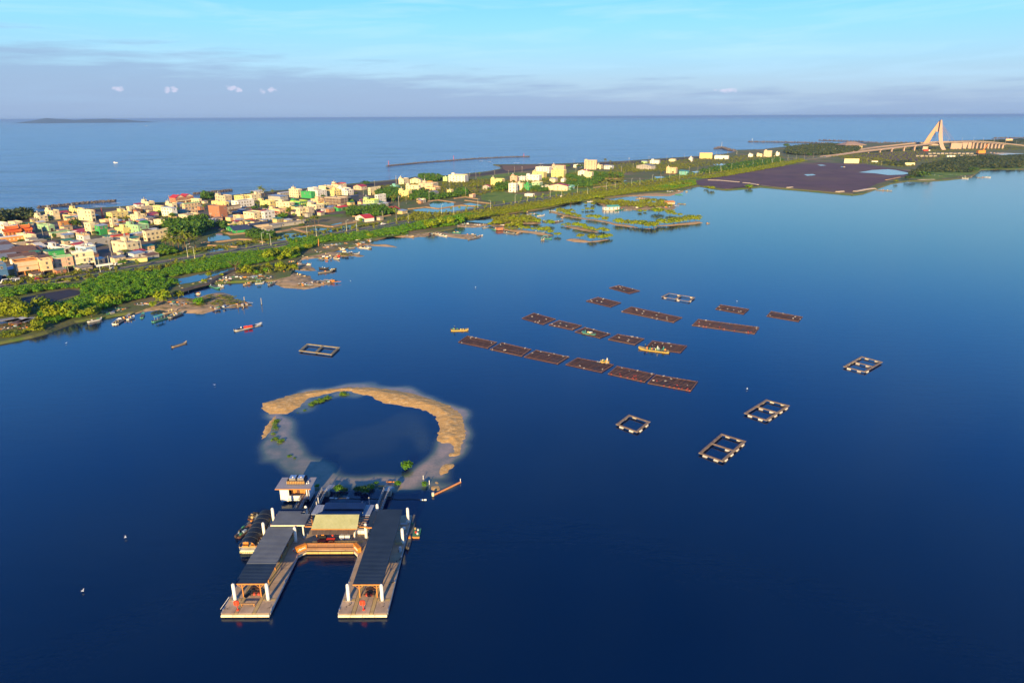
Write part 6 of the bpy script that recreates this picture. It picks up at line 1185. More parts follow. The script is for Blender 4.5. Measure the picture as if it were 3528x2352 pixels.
# benches and tables
def bench(x, y, L_, rz, lab):
    t = thing('bench', lab, 'bench', (x, y, DZ), rz); mb = MB(); mb.box(-L_ / 2, L_ / 2, -.2, .2, .42, .5); obj('seat', mb, mat('bench_wood', (.48, .28, .12), (.36, .2, .09), .7, 2), t)
    for s_ in (-1, 1): mb = MB(); mb.box(s_ * (L_ / 2 - .2) - .07, s_ * (L_ / 2 - .2) + .07, -.17, .17, 0, .41); obj('leg', mb, timber, t)
bench(-49.9, 106.8, 2.7, 0, 'long low wooden bench beside the red board of the left arm')
def table(x, y, lab, m=wood_dark, seats='bench'):
    t = thing('picnic_table', lab, 'table', (x, y, DZ), 0, 'picnic tables under the canopies'); mb = MB(); mb.box(-.9, .9, -.4, .4, .7, .76); obj('tabletop', mb, m, t)
    for s_ in (-1, 1):
        mb = MB(); mb.box(s_ * .65 - .05, s_ * .65 + .05, -.3, .3, 0, .7); obj('leg', mb, m, t); mb = MB(); mb.box(-.85, .85, s_ * .75 - .15, s_ * .75 + .15, .42, .47); obj('bench_seat', mb, m, t)
for i, y in enumerate((110.9, 113.6, 117, 120.4, 123.8)):
    table(-50.0, y, f'dark picnic table under the left canopy, {ordinal(i + 1)} from the front'); table(-27.6, y - .4, f'dark picnic table under the right canopy, {ordinal(i + 1)} from the front')
for x, y, lab in ((-49.4, 110.2, 'stack of red crates in front of the left canopy tables'), (-27.7, 109.8, 'stack of red crates in front of the right canopy tables')):
    t = thing('crate_stack', lab, 'crates', (x, y - .35, DZ))
    for k in range(5): mb = MB(); mb.box(-1 + .42 * k, -.62 + .42 * k, -.2, .2, .02, .35 + .1 * (k % 2)); obj('crate', mb, trim_m if k % 2 else wood_dark, t)
t = thing('lounger', 'black reclining lounger at the front of the left canopy', 'lounger', (-51.2, 109.0, DZ), R(-40)); mb = MB(); mb.box(-.35, .35, -.2, .9, .3, .38); obj('seat', mb, black_m, t); mb = MB(); mb.hexa([(-.35, .9, .3), (.35, .9, .3), (.35, 1.6, .85), (-.35, 1.6, .85)], [(-.35, .9, .38), (.35, .9, .38), (.35, 1.6, .93), (-.35, 1.6, .93)]); obj('backrest', mb, black_m, t)
for s_ in (-1, 1): mb = MB(); mb.box(s_ * .3 - .03, s_ * .3 + .03, -.1, .8, 0, .3); obj('leg', mb, steel, t)
for i, (x, y, lab) in enumerate(((-37.2, 128.2, 'white chest freezer, left of the front pair'), (-36.0, 128.2, 'white chest freezer, right of the front pair'), (-34.1, 130.2, 'white chest freezer, left of the back pair'), (-33.0, 130.2, 'white chest freezer, right of the back pair'))):
    t = thing('chest_freezer', lab, 'freezer', (x, y, DZ), 0, 'white chest freezers on the cross pontoon'); mb = MB(); mb.box(-.52, .52, -.35, .35, .05, .82); obj('body', mb, plastic_w, t); mb = MB(); mb.box(-.54, .54, -.37, .37, .83, .92); obj('lid', mb, plastic_w, t)
t = thing('parasol', 'folded red parasol standing on the cross pontoon', 'parasol', (-39.2, 128.0, DZ)); mb = MB(); mb.tube((0, 0, 0), (0, 0, 2.3), .04, n=6); obj('pole', mb, steel, t); mb = MB(); mb.tube((0, 0, .9), (0, 0, 2.25), .22, .05, 8); obj('cloth', mb, red_m, t); mb = MB(); mb.tube((0, 0, 0), (0, 0, .12), .3, n=10); obj('foot', mb, hull_m, t)
table(-39.4, 127.0, 'low red table beside the folded parasol', red_m)
t = thing('food_cart', 'black food cart with an orange lid left of the parasol', 'cart', (-41.3, 128.0, DZ)); mb = MB(); mb.box(-.7, .7, -.4, .4, .2, 1.1); obj('body', mb, black_m, t); mb = MB(); mb.box(-.3, .3, -.2, .2, 1.12, 1.35); obj('lid', mb, orange_m, t)
for s_ in (-1, 1): mb = MB(); mb.tube((s_ * .6, -.42, .2), (s_ * .6, -.34, .2), .2, n=10); obj('wheel', mb, tyre_m, t)
table(-41.2, 126.4, 'dark red low table below the food cart', mat('dark_red', (.2, .03, .03)))
# toilet house on stilts behind the pier
bx, by = -55.8, 144.3; t = thing('toilet_house', 'white toilet house on stilts with flat grey roof', 'house', (bx, by, 0)); Wt, Dt = 7.0, 4.4
mb = MB(); mb.box(0, Wt, 0, Dt, .95, 1.2); obj('floor', mb, rail_m, t)
for name, (x0, x1, y0, y1, z0, z1), m in (('front_wall', (0, 1.85, .02, .16, 1.2, 4.0), white_m), ('parapet_wall', (1.9, 4.7, .02, .14, .6, 1.95), white_m), ('side_wall', (6.8, 6.95, .2, Dt, .4, 4.0), mat('wall_shade_paint', (.5, .56, .66), rough=.7)), ('left_wall', (0, .14, .17, Dt, .9, 4.0), white_m), ('rear_wall', (.15, 6.79, Dt - .15, Dt, 1.2, 4.0), white_m), ('skirt', (0, 1.85, -.02, .015, .45, 1.3), white_m), ('screen_wall', (1.95, 6.7, 2.2, 2.3, 1.2, 3.8), wallm['orange'])):
    mb = MB(); mb.box(x0, x1, y0, y1, z0, z1); obj(name, mb, m, t)
for k, x in enumerate((2.3, 3.3, 4.3, 5.4)): mb = MB(); mb.box(x, x + .75, 2.1, 2.19, 1.25, 3.3); obj('door', mb, wood_dark if k % 2 else timber, t); mb = MB(); mb.box(x + .1, x + .6, 2.04, 2.09, 2.5, 3.2); obj('notice', mb, plastic_w, t)
for x in (1.9, 6.3): mb = MB(); mb.box(x, x + .24, -.02, .22, 1.2, 4.0); obj('column', mb, white_m, t)
mb = MB(); mb.box(-.85, 7.65, -.6, 4.9, 4.0, 4.18); r_ = obj('roof', mb, mat('toilet_roof', (.34, .33, .37), (.28, .27, .31), .7, .4), t); mb = MB(); mb.box(-.86, 7.66, -.66, -.61, 3.96, 4.2); obj('fascia', mb, timber, t)
f0 = Q('K', 738, 178, 4.2) - Vector((bx, by, 0)); fx0, fx1, fy0, fy1 = 1.5, 5.6, 1.35, 4.1
for k in range(21): mb = MB(); x = fx0 + (fx1 - fx0) * k / 20; mb.box(x - .05, x + .05, fy0 - .03, fy0 + .03, 4.2, 5.25); obj('fence_slat', mb, timber if k % 2 else mat('slat_yellow', (.6, .42, .12)), r_)
mb = MB(); mb.box(fx0 - .05, fx1 + .05, fy0 - .05, fy0 - .035, 4.2, 4.36); mb.box(fx0 - .05, fx1 + .05, fy0 - .05, fy0 - .035, 5.1, 5.2); mb.box(fx0 - .06, fx0, fy0, fy1, 4.2, 5.2); mb.box(fx1, fx1 + .06, fy0, fy1, 4.2, 5.2); mb.box(fx0, fx1, fy1, fy1 + .05, 4.2, 5.2); obj('fence_frame', mb, roof_navy, r_)
for k in range(2):
    mb = MB(); x = fx0 + .35 + 2.0 * k; mb.box(x, x + 1.5, fy0 + .6, fy0 + 2.2, 4.2, 5.6); obj('water_tank', mb, steel, r_); mb = MB(); mb.tube((x + .75, fy0 + 1.4, 5.6), (x + .75, fy0 + 1.4, 5.72), .3, n=10); obj('tank_hatch', mb, steel, r_)
for x, y in ((6.2, 2.6), (6.5, 2.0), (6.1, 1.8)): mb = MB(); mb.tube((x, y, 4.18), (x, y, 4.5), .14, n=8); obj('roof_vent', mb, plastic_w, r_)
for x, y in ((1.3, .6), (5.9, .6), (1.3, 3.8), (5.9, 3.8)): mb = MB(); mb.tube((x, y, -2), (x, y, .95), .2, n=10); obj('stilt', mb, concrete, t)
# gangways
def gangway(x0, y0, z0, x1, y1, z1, lab, w=1.25, ext=None):
    t = thing('gangway', lab, 'gangway', (x0, y0, 0)); a, b = Vector((0, 0, z0)), Vector((x1 - x0, y1 - y0, z1)); d = (b - a).normalized(); n = Vector((d.y, -d.x, 0)).normalized()
    mb = MB(); mb.bar(a, b, w, .12); obj('walkway', mb, mat('gangway_deck', (.13, .11, .11), (.09, .08, .085), .8, 1), t); L_ = (b - a).length; k_ = int(L_ / 1.0)
    for s_ in (-1, 1):
        mb = MB(); o = n * (s_ * w / 2); mb.bar(a + o + Vector((0, 0, 1.1)), b + o + Vector((0, 0, 1.1)), .07); mb.bar(a + o + Vector((0, 0, .3)), b + o + Vector((0, 0, .3)), .05); obj('handrail', mb, rail_m, t)
        for k in range(k_ + 1): q = a.lerp(b, k / k_) + o; mb = MB(); mb.box(q.x - .03, q.x + .03, q.y - .13, q.y + .13, q.z, q.z + 1.08); obj('baluster', mb, rail_m, t)
    if ext:
        e = Vector((ext[0] - x0, ext[1] - y0, ext[2])); mb = MB(); mb.bar(b, e, w + .3, .12); obj('landing', mb, rail_m, t)
        for s_ in (-1, 1):
            for h in (.35, .7, 1.05): mb = MB(); o = n * (s_ * (w / 2 + .12)); mb.bar(b + o + Vector((0, 0, h)), e + o + Vector((0, 0, h)), .04); obj('landing_rail', mb, rail_m, t)
        mb = MB(); mb.box(b.x - 1, b.x + 1, b.y - .3, b.y + 1.2, -1.2, b.z - .1); obj('abutment', mb, concrete, t)
gangway(-50.2, 136.3, .95, -50.2, 144.2, 1.25, 'short gangway leading to the toilet house'); gangway(-46.4, 136.3, .95, -46.0, 147.4, 1.35, 'left gangway with grey railings to the ring sandbar', ext=(-45.0, 151.0, 1.0)); gangway(-31.2, 137.2, .95, -30.8, 147.3, 1.35, 'right gangway with grey railings to the ring sandbar', ext=(-30.3, 150.3, .9))

# tour boat with an arched black canopy
t = thing('tour_boat', 'tour boat with an arched black canopy moored at the left arm', 'boat', (-56.5, 124.3, 0)); Lb, wb = 13.2, 1.75
mb = MB(); st = [(0, .85), (.8, 1.), (9, 1.), (11.5, .8), (13.2, .25)]
for (ya, fa), (yb_, fb) in zip(st, st[1:]): mb.hexa([(-wb * fa * .85, ya, -.3), (wb * fa * .85, ya, -.3), (wb * fb * .85, yb_, -.3), (-wb * fb * .85, yb_, -.3)], [(-wb * fa, ya, .75), (wb * fa, ya, .75), (wb * fb, yb_, .75), (-wb * fb, yb_, .75)])
obj('hull', mb, mat('boat_white', (.72, .74, .66), (.6, .63, .55), .5, 1), t); mb = MB(); mb.box(-1.65, 1.65, -.12, .9, .3, .62); obj('stern_step', mb, mat('pale_green_paint', (.45, .62, .45), rough=.5), t)
for k in range(9): mb = MB(); x = -1.5 + .375 * k; mb.tube((x, -.18, .18), (x, -.18, .5), .1, n=8); obj('stern_fender', mb, strip_m, t)
def arch(y0, y1, r0=1.75, z0=1.75, rz=1.25, th=0):
    mb = MB(); n = 12; P_ = [(math.cos(PI * k / n) * (r0 + th), z0 + math.sin(PI * k / n) * (rz + th)) for k in range(n + 1)]
    for k in range(n): (xa, za), (xb, zb) = P_[k], P_[k + 1]; mb.hexa([(xa * .97, y0, za - .05), (xa * .97, y1, za - .05), (xb * .97, y1, zb - .05), (xb * .97, y0, zb - .05)], [(xa, y0, za), (xa, y1, za), (xb, y1, zb), (xb, y0, zb)])
    return mb
for k in range(7):
    y = .2 + k * 1.78; o = obj('canopy_section', arch(y + .05, y + 1.75, z0=1.6 + .0 * k), black_m, t, smooth=False); o = obj('canopy_rib', arch(y - .03, y + .05, th=.05, z0=1.6), mat('rib_grey', (.05, .06, .08), rough=.5), t)
    for s_ in (-1, 1): p = MB(); p.box(s_ * 1.66 - .04, s_ * 1.66 + .04, y, y + .08, .75, 1.65); obj('post', p, rail_m, t)
for k in range(6):
    for s_ in (-1, 1): p = MB(); y = 1.2 + k * 1.7; p.box(s_ * .9 - .6, s_ * .9 + .6, y, y + .5, .78, 1.2); p.box(s_ * .9 - .6, s_ * .9 + .6, y + .42, y + .52, 1.2, 1.7); obj('seat', p, [timber, plastic_w][k % 2], t)
mb = MB(); mb.box(-1.7, 1.7, -.02, .08, 1.45, 1.6); obj('stern_rail', mb, strip_m, t)

# small craft and gear about the pier
def skiff(loc, L_, w, m, lab, rz=0., name='small_boat', gear=0, group=None, deckm=None, cab=None, cat='boat', seed=0):
    """flat bottomed raft boat with an upturned bow; gear = heap pieces on deck"""
    t = thing(name, lab, cat, (loc[0], loc[1], loc[2] if len(loc) > 2 else 0), rz, group); r_ = random.Random(seed + int(L_ * 10)); mb = MB()
    st = [(-L_ / 2, .8, .0, .5), (-L_ * .42, 1, 0, .42), (L_ * .28, 1, 0, .42), (L_ * .42, .75, .18, .62), (L_ / 2, .35, .5, .95)]
    for (xa, fa, la, ha), (xb, fb, lb, hb) in zip(st, st[1:]): mb.hexa([(xa, -w / 2 * fa * .8, la - .25), (xb, -w / 2 * fb * .8, lb - .25), (xb, w / 2 * fb * .8, lb - .25), (xa, w / 2 * fa * .8, la - .25)], [(xa, -w / 2 * fa, ha), (xb, -w / 2 * fb, hb), (xb, w / 2 * fb, hb), (xa, w / 2 * fa, ha)])
    obj('hull', mb, m, t); mb = MB(); mb.box(-L_ * .42, L_ * .28, -w * .4, w * .4, .4, .46); obj('deck', mb, deckm or mat('boat_deck', (.15, .15, .13), (.1, .1, .09), .8, 2), t)
    for k in range(gear):
        x, y = r_.uniform(-.38, .25) * L_, r_.uniform(-.3, .3) * w; s = r_.uniform(.25, .5); q = MB()
        if r_.random() < .5: q.box(x - s, x + s, y - s * .6, y + s * .6, .46, .46 + s); nm = 'crate'
        else: q.tube((x, y, .46), (x, y, .46 + s * 1.6), s * .55, n=9); nm = 'barrel'
        obj(nm, q, r_.choice([plastic_w, hull_m, orange_m, tin['green'], tin['blue'], wallm['yellow']]), t)
    if cab is not None:
        for x in (-L_ * .3, L_ * .1):
            for y in (-w * .4, w * .4): q = MB(); q.box(x - .05, x + .05, y - .05, y + .05, .46, 2.1); obj('post', q, rail_m, t)
        q = MB(); q.box(-L_ * .34, L_ * .14, -w * .5, w * .5, 2.1, 2.22); obj('roof', q, cab, t)
    mt = MB(); mt.box(-L_ / 2 - .3, -L_ / 2 + .05, -.18, .18, .3, .95); obj('outboard_motor', mt, hull_m, t)
    return t
def kk(x, y, z=0): return Q('K', x, y, z)
skiff(kk(368, 612), 4.5, 1.7, wood_dark, 'small wooden boat with white box left of the tour boat', R(70), gear=4, seed=3); skiff(kk(415, 545), 6.5, 1.3, mat('boat_grey', (.2, .22, .24), (.15, .17, .19), .6, 1), 'narrow grey boat beside the tour boat canopy', R(75), gear=2, seed=9)
t = thing('barrel_raft', 'stack of dark barrels on a raft at the far left of the tour boat', 'raft', kk(466, 470), R(70)); mb = MB(); mb.box(-1.6, 1.6, -.7, .7, -.05, .3); obj('platform', mb, wood_dark, t)
for k in range(6): mb = MB(); x, y = -1.1 + .75 * (k // 2), -.35 + .7 * (k % 2); mb.tube((x, y - .3, .65), (x, y + .3, .65), .32, n=10); obj('barrel', mb, hull_m if k % 3 else strip_m, t)
t = thing('kayak', 'red kayak leaning at the edge of the left canopy', 'kayak', (-54.05, 129.4, DZ + .4), R(90)); mb = MB()
for (xa, ra), (xb, rb) in zip([(-2.2, .05), (-1.2, .3), (1.2, .3), (2.2, .05)], [(-1.2, .3), (1.2, .3), (2.2, .05)]): mb.tube((xa, 0, .2), (xb, 0, .2), ra, rb, 10)
obj('hull', mb, red_m, t); mb = MB(); mb.tube((0, 0, .46), (0, 0, .52), .22, n=10); obj('cockpit', mb, black_m, t)
t = thing('buoy_heap', 'pair of white buoys hanging beside the far left pile', 'buoy', (-54.0, 132.6, DZ))
for k in range(2): mb = MB(); mb.tube((0, k * -.7, .1), (0, k * -.7, .9), .28, .2, 10); obj('buoy', mb, pile_m, t)
skiff((-22.75, 131.5, 0), 12, 1.1, mat('boat_dark', (.06, .065, .08), (.1, .1, .11), .6, 1), 'long dark boat tied along the outer edge of the right arm', R(90), gear=2, seed=4)
t = thing('work_raft', 'green decked raft with red and white gear right of the pier', 'raft', (-21.5, 131.3, 0)); mb = MB(); mb.box(-.9, .9, -1.7, 1.5, -.1, .4); obj('platform', mb, tin['green'], t); mb = MB(); mb.box(-.9, .9, -1.85, -1.72, -.05, .42); obj('bumper', mb, timber, t)
for x, y, m in ((.3, .6, plastic_w), (-.1, -.2, red_m), (.35, -.8, plastic_w), (-.4, 1.2, strip_m)): mb = MB(); mb.tube((x, y, .41), (x, y, .75), .22, n=9); obj('bucket', mb, m, t)
for i, (x, y, s, lab) in enumerate(((-24.0, 119.6, 1.3, 'black net heap on the outer walkway, biggest one'), (-24.1, 116.2, .8, 'black net heap near the front of the outer walkway'), (-24.2, 112.3, 1.0, 'dark net heap beside the right canopy front'), (-24.1, 123.2, .9, 'dark net heap behind the biggest one'), (-31.2, 105.9, 1.0, 'dark net spread on the front left deck of the right arm'), (-24.6, 105.8, .5, 'small brown coil at the front right deck corner'), (-45.9, 105.6, .5, 'small dark coil at the front right of the left arm'), (-53.6, 105.5, .4, 'small dark coil at the front left of the left arm'))):
    mb = MB(); n = 9
    for r0, z0, r1, z1 in ((s, 0, s * .7, .22), (s * .7, .22, s * .2, .34)):
        for k in range(n):
            a, b = 2 * PI * k / n, 2 * PI * (k + 1) / n; j = lambda q, r: r * (1 + .25 * math.sin(q * 3 + i)); f = 1.0 if s > .6 else 1
            mb.face([(j(a, r0) * .55 * f, j(a, r0), z0), (j(b, r0) * .55 * f, j(b, r0), z0), (j(b, r1) * .55, j(b, r1), z1), (j(a, r1) * .55, j(a, r1), z1)])
    mb.face([(s * .11 * math.cos(2 * PI * k / n), s * .2 * math.sin(2 * PI * k / n), .34) for k in range(n)]); o = obj('net_heap', mb, net_m, None, (x, y, DZ + .04)); tag(o, lab, 'net')
t = thing('blue_barrel', 'pale blue and white barrel pair on the right arm edge', 'barrel', (-23.9, 123.4, DZ))
for k in range(2): mb = MB(); mb.tube((.0, .5 * k, 0), (.0, .5 * k, .85), .26, n=10); obj('barrel', mb, [tin['blue'], plastic_w][k], t)
t = thing('oar', 'long pale pole leaning over the left edge of the pier', 'pole', (-54.3, 108.9, DZ)); mb = MB(); mb.tube((0, 0, .3), (-.9, -2.2, -.7), .05, n=6); obj('shaft', mb, plastic_w, t)
for x, y, lab in ((-24.3, 131.8, 'small white tub on the far outer walkway'),): t = thing('tub', lab, 'tub', (x, y, DZ)); mb = MB(); mb.tube((0, 0, 0), (0, 0, .4), .3, .36, 10); obj('body', mb, plastic_w, t)
for y in (126.2, 133.7):
    o = thing('crosswalk_plate', f'{"orange" if y < 130 else "grey"} plank plate across the outer walkway of the right arm', 'plank', (-24.75, y, DZ + .05)); mb = MB(); mb.box(-.6, .95, -.35, .35, 0, .08); obj('board', mb, strip_m if y < 130 else rail_m, o)
# floating boom and float line beyond the pier
a, b = Q('K', 2080, 275, 0), Q('K', 2320, 160, 0); t = thing('floating_boom', 'orange segmented floating boom right of the ring sandbar', 'boom', a); n = 14
for k in range(n): mb = MB(); p, q = (b - a) * (k / n), (b - a) * ((k + .85) / n); mb.tube(p + Vector((0, 0, .15)), q + Vector((0, 0, .15)), .26, n=8); obj('float', mb, mat('boom_orange', (.55, .24, .1), (.45, .2, .1), .7, 1), t)
mb = MB(); mb.tube((-.25, -.25, 0), (-.25, -.25, .9), .33, n=10); obj('end_buoy', mb, fender_m, t)
t = thing('float_line', 'line of small dark floats strung behind the pier', 'float line', kk(1150, 300)); a = kk(1150, 300)
for k in range(56):
    q = kk(1150 + 850 * k / 55, 303 + 14 * k / 55 + 3 * math.sin(k * .5)) - a; mb = MB(); wht = k in (0, 1, 3, 10, 53, 55); r_ = .3 if wht else .15; mb.tube(q + Vector((-r_, 0, .08)), q + Vector((r_, 0, .08)), r_ * .7, n=7); obj('float', mb, pile_m if wht else hull_m, t)
# debris on the ring rim
for c, x, y, s, lab in (('K2', 1425, 992, 2.0, 'orange plank at the end of the right gangway'), ('K2', 1345, 1030, 1.5, 'orange plank left of the right gangway landing')):
    t = thing('plank', lab, 'plank', Q(c, x, y, .3)); mb = MB(); mb.box(-s / 2, s / 2, -.25, .25, 0, .15); obj('board', mb, orange_m, t)
for c, x, y, lab in (('K2', 1775, 1015, 'thin post beside the small sand heaps'), ('K2', 1720, 970, 'pale driftwood pole on the right shallows'), ('K2', 2055, 1000, 'white post at the far end of the orange boom')):
    t = thing('post', lab, 'post', Q(c, x, y, 0)); mb = MB(); mb.tube((0, 0, -.4), (0, .2, 1.1), .08, n=6); obj('shaft', mb, plastic_w, t)
# ------------------------------------------------------------------ oyster racks, fish cages, boats on the lagoon
bamboo = mat('bamboo', (.11, .065, .07), (.04, .026, .038), .8, .35, rnd=.5, c3=(.04, .045, .09), space='w'); bamboo_f = mat('bamboo_frame', (.24, .125, .09), (.17, .09, .07), .8, .5, rnd=.3); rack_under = mat('oyster_strings', (.03, .014, .028), (.06, .03, .045), .9, .8, space='w', rnd=.3); float_m = mat('rack_float', (.36, .34, .36), (.25, .24, .26), .6, 2, rnd=.4)
fl = MB(); fl.tube((-.34, 0, .12), (.34, 0, .12), .2, n=9); float_me = fl.mesh('float', float_m); rq = random.Random(21)
def rack(c, pts, lab, n_long=9, nf=12, red=0):
    q = [Q(c, x, y, 0) for x, y in pts]       # left, top, right, bottom corners
    A, B, C_, D = q; t = thing('oyster_rack', lab, 'oyster rack', A, 0, 'oyster racks floating in the lagoon'); o = A
    f = lambda u, v: (A.lerp(D, u)).lerp(B.lerp(C_, u), v) - o      # u along the long side, v across
    L_ = (D - A).length; Wd = (B - A).length
    mb = MB(); mb.hexa([f(0, 0) + Vector((0, 0, -.25)), f(1, 0) + Vector((0, 0, -.25)), f(1, 1) + Vector((0, 0, -.25)), f(0, 1) + Vector((0, 0, -.25))], [f(0, 0) + Vector((0, 0, .03)), f(1, 0) + Vector((0, 0, .03)), f(1, 1) + Vector((0, 0, .03)), f(0, 1) + Vector((0, 0, .03))])
    obj('oyster_bed', mb, rack_under, t)
    for k in range(n_long):
        v = (k + rq.uniform(-.12, .12)) / (n_long - 1); v = min(1, max(0, v)); e0, e1 = rq.uniform(-.02, .0), 1 + rq.uniform(0, .02); mb = MB(); w = .26 if k in (0, n_long - 1) else .17
        mb.bar(f(e0, v) + Vector((0, 0, .16)), f(e1, v) + Vector((0, 0, .16)), w, .14); obj('long_pole', mb, bamboo_f if k in (0, n_long - 1) else bamboo, t)
    mb = MB(); nc = int(L_ / 1.7)
    for k in range(nc + 1):
        u = min(1, max(0, (k + rq.uniform(-.25, .25)) / nc)); mb.bar(f(u, -.015) + Vector((0, 0, .27)), f(u, 1.015) + Vector((0, 0, .27)), .11 if k % 6 else .2, .08)
    o2 = obj('cross_poles', mb, bamboo, t); o2['kind'] = 'stuff'
    for u in (0, 1): mb = MB(); mb.bar(f(u, 0) + Vector((0, 0, .3)), f(u, 1) + Vector((0, 0, .3)), .26, .16); obj('end_pole', mb, bamboo_f, t)
    for k in range(nf):
        p = f(rq.random(), rq.choice([0.02, .98] + [rq.random()] * 3)); o3 = obj('float', float_me, None, t, (p.x, p.y, .12), rq.random() * 3)
        if red and rq.random() < red: o3.scale = (.7, .7, .7)
    if red:
        for k in range(10): p = f(rq.random(), rq.random() ** 2 * .4); mb = MB(); mb.box(-.25, .25, -.15, .15, .25, .4); obj('red_cord', mb, trim_m, t, (p.x, p.y, .05), rq.random() * 3)
RK = [('R1', [(1410, 100), (1490, 80), (1655, 123), (1572, 145)], 'farthest oyster rack of all, beyond the double float cage'), ('R1', [(1225, 207), (1320, 176), (1503, 220), (1418, 254)], 'oyster rack just below the farthest one'), ('R1', [(1510, 292), (1590, 254), (1994, 340), (1925, 378)], 'long oyster rack in the upper middle, left of the longest one'),
      ('R1', [(705, 347), (800, 305), (972, 352), (873, 396)], 'leftmost oyster rack of the middle row'), ('R1', [(922, 400), (1005, 365), (1184, 405), (1110, 439)], 'second oyster rack of the middle row'), ('R1', [(1133, 457), (1215, 420), (1415, 472), (1330, 506)], 'third oyster rack of the middle row, with a boat over it'), ('R1', [(1403, 518), (1480, 476), (1690, 512), (1615, 560)], 'fourth oyster rack of the middle row'), ('R1', [(1700, 588), (1760, 530), (2035, 570), (1985, 624)], 'rightmost oyster rack of the middle row, behind the yellow barge'),
      ('R1', [(187, 540), (262, 490), (496, 540), (422, 589)], 'leftmost oyster rack of the front row'), ('R1', [(448, 598), (540, 545), (772, 598), (698, 653)], 'second oyster rack of the front row'), ('R1', [(722, 660), (820, 605), (1080, 658), (990, 715)], 'third oyster rack of the front row'), ('R1', [(1060, 722), (1155, 668), (1442, 722), (1345, 784)], 'fourth oyster rack of the front row, with a small boat at its back'),
      ('R1', [(1402, 798), (1475, 735), (1770, 798), (1693, 864)], 'fifth oyster rack of the front row'), ('R1', [(1722, 873), (1790, 804), (2125, 860), (2065, 937)], 'rightmost and nearest oyster rack of the front row'), ('R2', [(807, 463), (850, 420), (1284, 477), (1250, 524)], 'longest oyster rack, at the right of the upper middle'), ('R2', [(975, 346), (1010, 315), (1212, 347), (1172, 382)], 'oyster rack above the longest one'), ('R2', [(1343, 397), (1375, 362), (1597, 402), (1567, 435)], 'rightmost oyster rack of all')]
for i, (c, p, l) in enumerate(RK):
    A, B, C_, D = p; rack(c, [A, B, C_, D], l, n_long=8 if i not in (2, 14) else 9, nf=6 if i not in (2, 14) else 11, red=.3 if i in (12, 13, 14) else 0)
# cages: timber frames carried by white floats
cage_t = mat('cage_timber', (.34, .25, .17), (.18, .13, .10), .85, .8, rnd=.2); cfl = MB(); cfl.tube((-.6, 0, .05), (.6, 0, .05), .32, n=10); cf_me = cfl.mesh('float', mat('cage_float', (.62, .60, .58), (.45, .43, .42), .6, .8, rnd=.5))
def cage(c, pts, lab, divs=1, nf=5, tm=cage_t, along='AB', wid=.27):
    q = [Q(c, x, y, 0) for x, y in pts]; A, B, C_, D = q; o = A.copy(); t = thing('fish_cage', lab, 'fish cage', A)
    f = lambda u, v: (A.lerp(D, u)).lerp(B.lerp(C_, u), v) - o; sides = [((0, 0), (1, 0)), ((1, 0), (1, 1)), ((1, 1), (0, 1)), ((0, 1), (0, 0))]
    for k in range(divs): s = (k + 1) / (divs + 1) if divs > 1 else .5; sides.append(((0, s), (1, s)) if along == 'AB' else ((s, 0), (s, 1)))
    for j, (a, b) in enumerate(sides):
        pa, pb = f(*a), f(*b); d = (pb - pa).normalized(); n = Vector((d.y, -d.x, 0)); ln = (pb - pa).length
        for s_ in (-1, 0, 1): mb = MB(); e = d * .35; mb.bar(pa - e + n * (s_ * wid) + Vector((0, 0, .52 + .04 * (s_ == 0) + .012 * j)), pb + e + n * (s_ * wid) + Vector((0, 0, .52 + .04 * (s_ == 0) + .012 * j)), .22, .14); obj('beam', mb, tm, t)
        m = max(2, int(ln / 3.1)) if nf else 0
        for k in range(m):
            if rq.random() < .22: continue
            p = pa.lerp(pb, (k + .5) / m) + n * .28; obj('float', cf_me, None, t, (p.x, p.y, .08), math.atan2(d.y, d.x))
    mb = MB(); mb.hexa([f(.03, .03) + Vector((0, 0, -1.2)), f(.97, .03) + Vector((0, 0, -1.2)), f(.97, .97) + Vector((0, 0, -1.2)), f(.03, .97) + Vector((0, 0, -1.2))], [f(.03, .03) + Vector((0, 0, -.02)), f(.97, .03) + Vector((0, 0, -.02)), f(.97, .97) + Vector((0, 0, -.02)), f(.03, .97) + Vector((0, 0, -.02))])
    return t
cage('R2', [(588, 262), (638, 238), (820, 268), (778, 297)], 'double fish cage with white floats, farthest of the cages', 1, along='AD'); cage('R2', [(1900, 768), (2025, 697), (2166, 735), (2045, 805)], 'double fish cage far right with a thick orange brown side'); cage('R2', [(1187, 1105), (1340, 1010), (1495, 1050), (1337, 1155)], 'double fish cage with dark timber at right centre')
cage('R2', [(862, 1392), (1018, 1258), (1180, 1308), (1020, 1450)], 'double fish cage nearest to the camera at right'); cage('R2', [(265, 1185), (352, 1120), (492, 1168), (405, 1238)], 'single square fish cage with white floats', 0)
cage('D', [(690, 808), (707, 793), (778, 801), (761, 817)], 'flat timber double cage without floats, left of the rack rows', 1, nf=0, tm=mat('cage_straw', (.42, .33, .17), (.3, .24, .13), .85, .8), along='AD', wid=.4)
# boats on the open lagoon
yel = mat('hull_yellow', (.66, .45, .10), (.5, .36, .10), .6, 1); grn = mat('hull_green', (.08, .32, .24), (.07, .25, .2), .6, 1); wht = mat('hull_white', (.72, .72, .68), (.55, .55, .52), .6, 1, rnd=.2); gry = mat('hull_grey', (.30, .29, .27), (.2, .2, .19), .7, 1, rnd=.3); tan = mat('hull_tan', (.50, .38, .24), (.36, .28, .19), .7, 1, rnd=.25)
def sk(c, x, y, lpx, ang, w, m, lab, **k):
    p = Q(c, x, y, 0); a = Q(c, x - lpx / 2 * math.cos(R(ang)), y + lpx / 2 * math.sin(R(ang)), 0); b = Q(c, x + lpx / 2 * math.cos(R(ang)), y - lpx / 2 * math.sin(R(ang)), 0); d = b - a
    z = k.pop('z', 0); return skiff((p.x, p.y, z), max(3, min(d.length, 17)), w, m, lab, math.atan2(d.y, d.x), **k)
